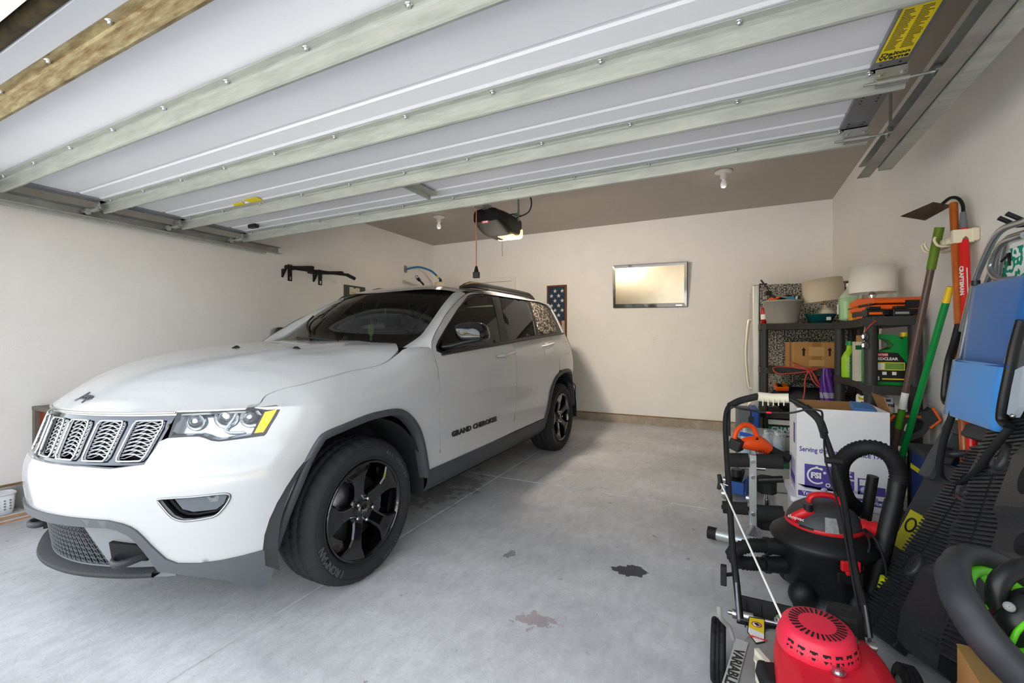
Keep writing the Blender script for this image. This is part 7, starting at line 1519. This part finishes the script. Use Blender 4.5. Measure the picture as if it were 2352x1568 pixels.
# ---- grey folding sawhorse with a yellow label
t = thing('sawhorse', 'folded grey plastic sawhorse with a yellow label leaning left of the ramps', 'sawhorse'); t.matrix_world = axes((.60, 2.70, .05), (.36, .10, .80), (.2, -1, 0))
mb = MB(); mb.bb((-.09, .0, -.05), (.20, .72, -.012)); obj('leg_panel', mb, mat('saw_dark', '303235', .55), t, bevel=.012)
mb = MB(); mb.bb((.20, .05, -.06), (.29, .95, .03)); obj('faded_beam', mb, m_rgy, t, bevel=.012)
mb = MB(); mb.bb((-.09, .62, -.05), (-.02, .90, .02)); obj('side_leg', mb, m_rgy, t, bevel=.01)
mb = MB(); mb.bb((-.10, .86, -.05), (.28, .93, .02)); obj('top_rail', mb, mat('saw_mid', '3c3e41', .55), t, bevel=.012)
mb = MB(); mb.tube(spline([(.0, .78, .0), (.03, .76, .04), (.08, .76, .04), (.10, .79, .0)], 4), .016, 8); obj('cord_hook', mb, m_rmp, t)
mb = MB(); mb.bb((-.055, .26, -.012), (.055, .45, -.010)); yl = obj('yellow_label', mb, mat('label_lemon', 'd9d11c', .5), t); mb = MB(); mb.lathe([(.028, 0), (.036, 0), (.036, .004), (.028, .004)], 24, Matrix.Translation((.0, .385, -.010))); obj('black_ring', mb, m_ink, yl)
txt('lettering', 'DE', .035, Matrix.Translation((.03, .16, -.0115)) @ Matrix.Rotation(0, 4, 'Z'), mat('label_lemon', 'd9d11c', .5), t)
# ---- blue tote with yellow stripe and red can behind
t = thing('blue_tote', 'dark blue bin with a yellow stripe behind the sawhorse by the wall', 'bin', (.95, 3.02, fz(3.02))); mb = MB(); mb.prism(rrect(.16, .24, .03), 0, .66); obj('bin_body', mb, mat('bin_navy', '1d2f6b', .45), t, bevel=.008); mb = MB(); mb.prism(rrect(.166, .246, .03), .56, .585); obj('yellow_stripe', mb, mat('stripe_yellow', 'dcd41e', .5), t); mb = MB(); mb.prism(rrect(.18, .26, .03), .66, .69); obj('lid', mb, mat('lid_charcoal', '2b2d31', .5), t, bevel=.006)
t = thing('fuel_can', 'red fuel can on the floor beneath the blue chair', 'fuel can', (.95, 2.60, fz(2.60))); mb = MB(); mb.prism(rrect(.18, .22, .04), 0, .60); obj('can_body', mb, mat('can_crimson', 'b5121c', .4), t, bevel=.02); mb = MB(); mb.cyl((-.03, -.04, .60), (-.06, -.07, .68), .022, .018, 12); obj('spout', mb, m_black, t)
# ---- cardboard box and cordless trimmer at the near right
t = thing('open_carton', 'brown cardboard carton at the near right edge beside the mower', 'cardboard box', (.745, 1.44, fz(1.44)), (0, 0, math.radians(-4)))
mb = MB(); mb.bb((-.20, -.20, 0), (.20, .20, .44)); obj('carton_body', mb, m_card, t, bevel=.003)
mb = MB(); mb.grid(10, 8, lambda u, v: (-.205 + .20 * v, -.19 + .38 * u, .442 + .012 * math.sin(9 * u + 4 * v) * v)); obj('packing_tape', mb, mat('wrinkled_tape', 'a98445', .25), t)
txt('lettering', 'A', .10, LM(-.2012, .06, .12), m_ink, t, bold=.003)
m_lim = mat('lime_plastic', '62d017', .4); m_gz = mat('trimmer_black', '17191b', .4); m_tyr = mat('trimmer_tyre', '2c2f34', .5)
TC = onT(2352, 1440, 1.08); t = thing('lawn_trimmer', 'black and lime wheeled cordless trimmer lying on the near carton', 'trimmer', TC)
WM = frame(V((0, 0, 0)), V((.55, -.45, .70)))
mb = MB(); n = 60; R0 = .165
def tyre(u, v):
    a = 2 * PI * u; b = 2 * PI * v; r = .026 + (.004 if int(u * 60) % 5 < 3 and math.cos(b) > .3 else 0); return WM @ V(((R0 + r * math.cos(b)) * math.cos(a), (R0 + r * math.cos(b)) * math.sin(a), .042 * math.sin(b)))
mb.grid(n, 14, tyre, cu=True, cv=True); obj('tyre', mb, m_tyr, t)
mb = MB(); mb.tube([WM @ V((.128 * math.cos(2 * PI * k / 40), .128 * math.sin(2 * PI * k / 40), 0)) for k in range(40)], .014, 8, closed=True); obj('rim', mb, m_lim, t)
for k in range(6): a = 2 * PI * k / 6; mb = MB(); mb.tube([WM @ V((.02 * math.cos(a), .02 * math.sin(a), 0)), WM @ V((.125 * math.cos(a), .125 * math.sin(a), 0))], .010, 6, flat=(1, .6)); obj('spoke', mb, m_lim, t)
mb = MB(); mb.lathe([(.001, .02), (.03, .018), (.03, -.02), (.001, -.02)], 16, WM); obj('hub', mb, m_gz, t)
q = lambda px, py, tt=1.08: onT(px, py, tt) - V(TC)
mb = MB(); mb.tube(spline([q(2296, 1430), q(2290, 1385), q(2292, 1345), q(2312, 1318), q(2345, 1305), q(2390, 1300)], 5), .021, 10); obj('grip', mb, m_gz, t); mb = MB(); mb.tube(spline([q(2300, 1440), q(2325, 1405), q(2350, 1380), q(2400, 1370)], 5), .026, 10); obj('motor_body', mb, m_gz, t); mb = MB(); c = q(2318, 1393, 1.04); mb.lathe([(.001, .006), (.010, .005), (.011, 0)], 16, frame(c, -ray(2318, 1393))); obj('button', mb, m_gr, t)
mb = MB(); mb.tube(spline([q(2318, 1470, 1.06), q(2335, 1430, 1.05), q(2370, 1405, 1.05)], 5), [.03 + .002 * k for k in range(11)], 10); obj('guard', mb, m_gz, t); mb = MB(); mb.tube(spline([q(2324, 1475, 1.02), q(2336, 1450, 1.02), q(2356, 1430, 1.02)], 5), .006, 6); obj('lime_trim', mb, m_lim, t)
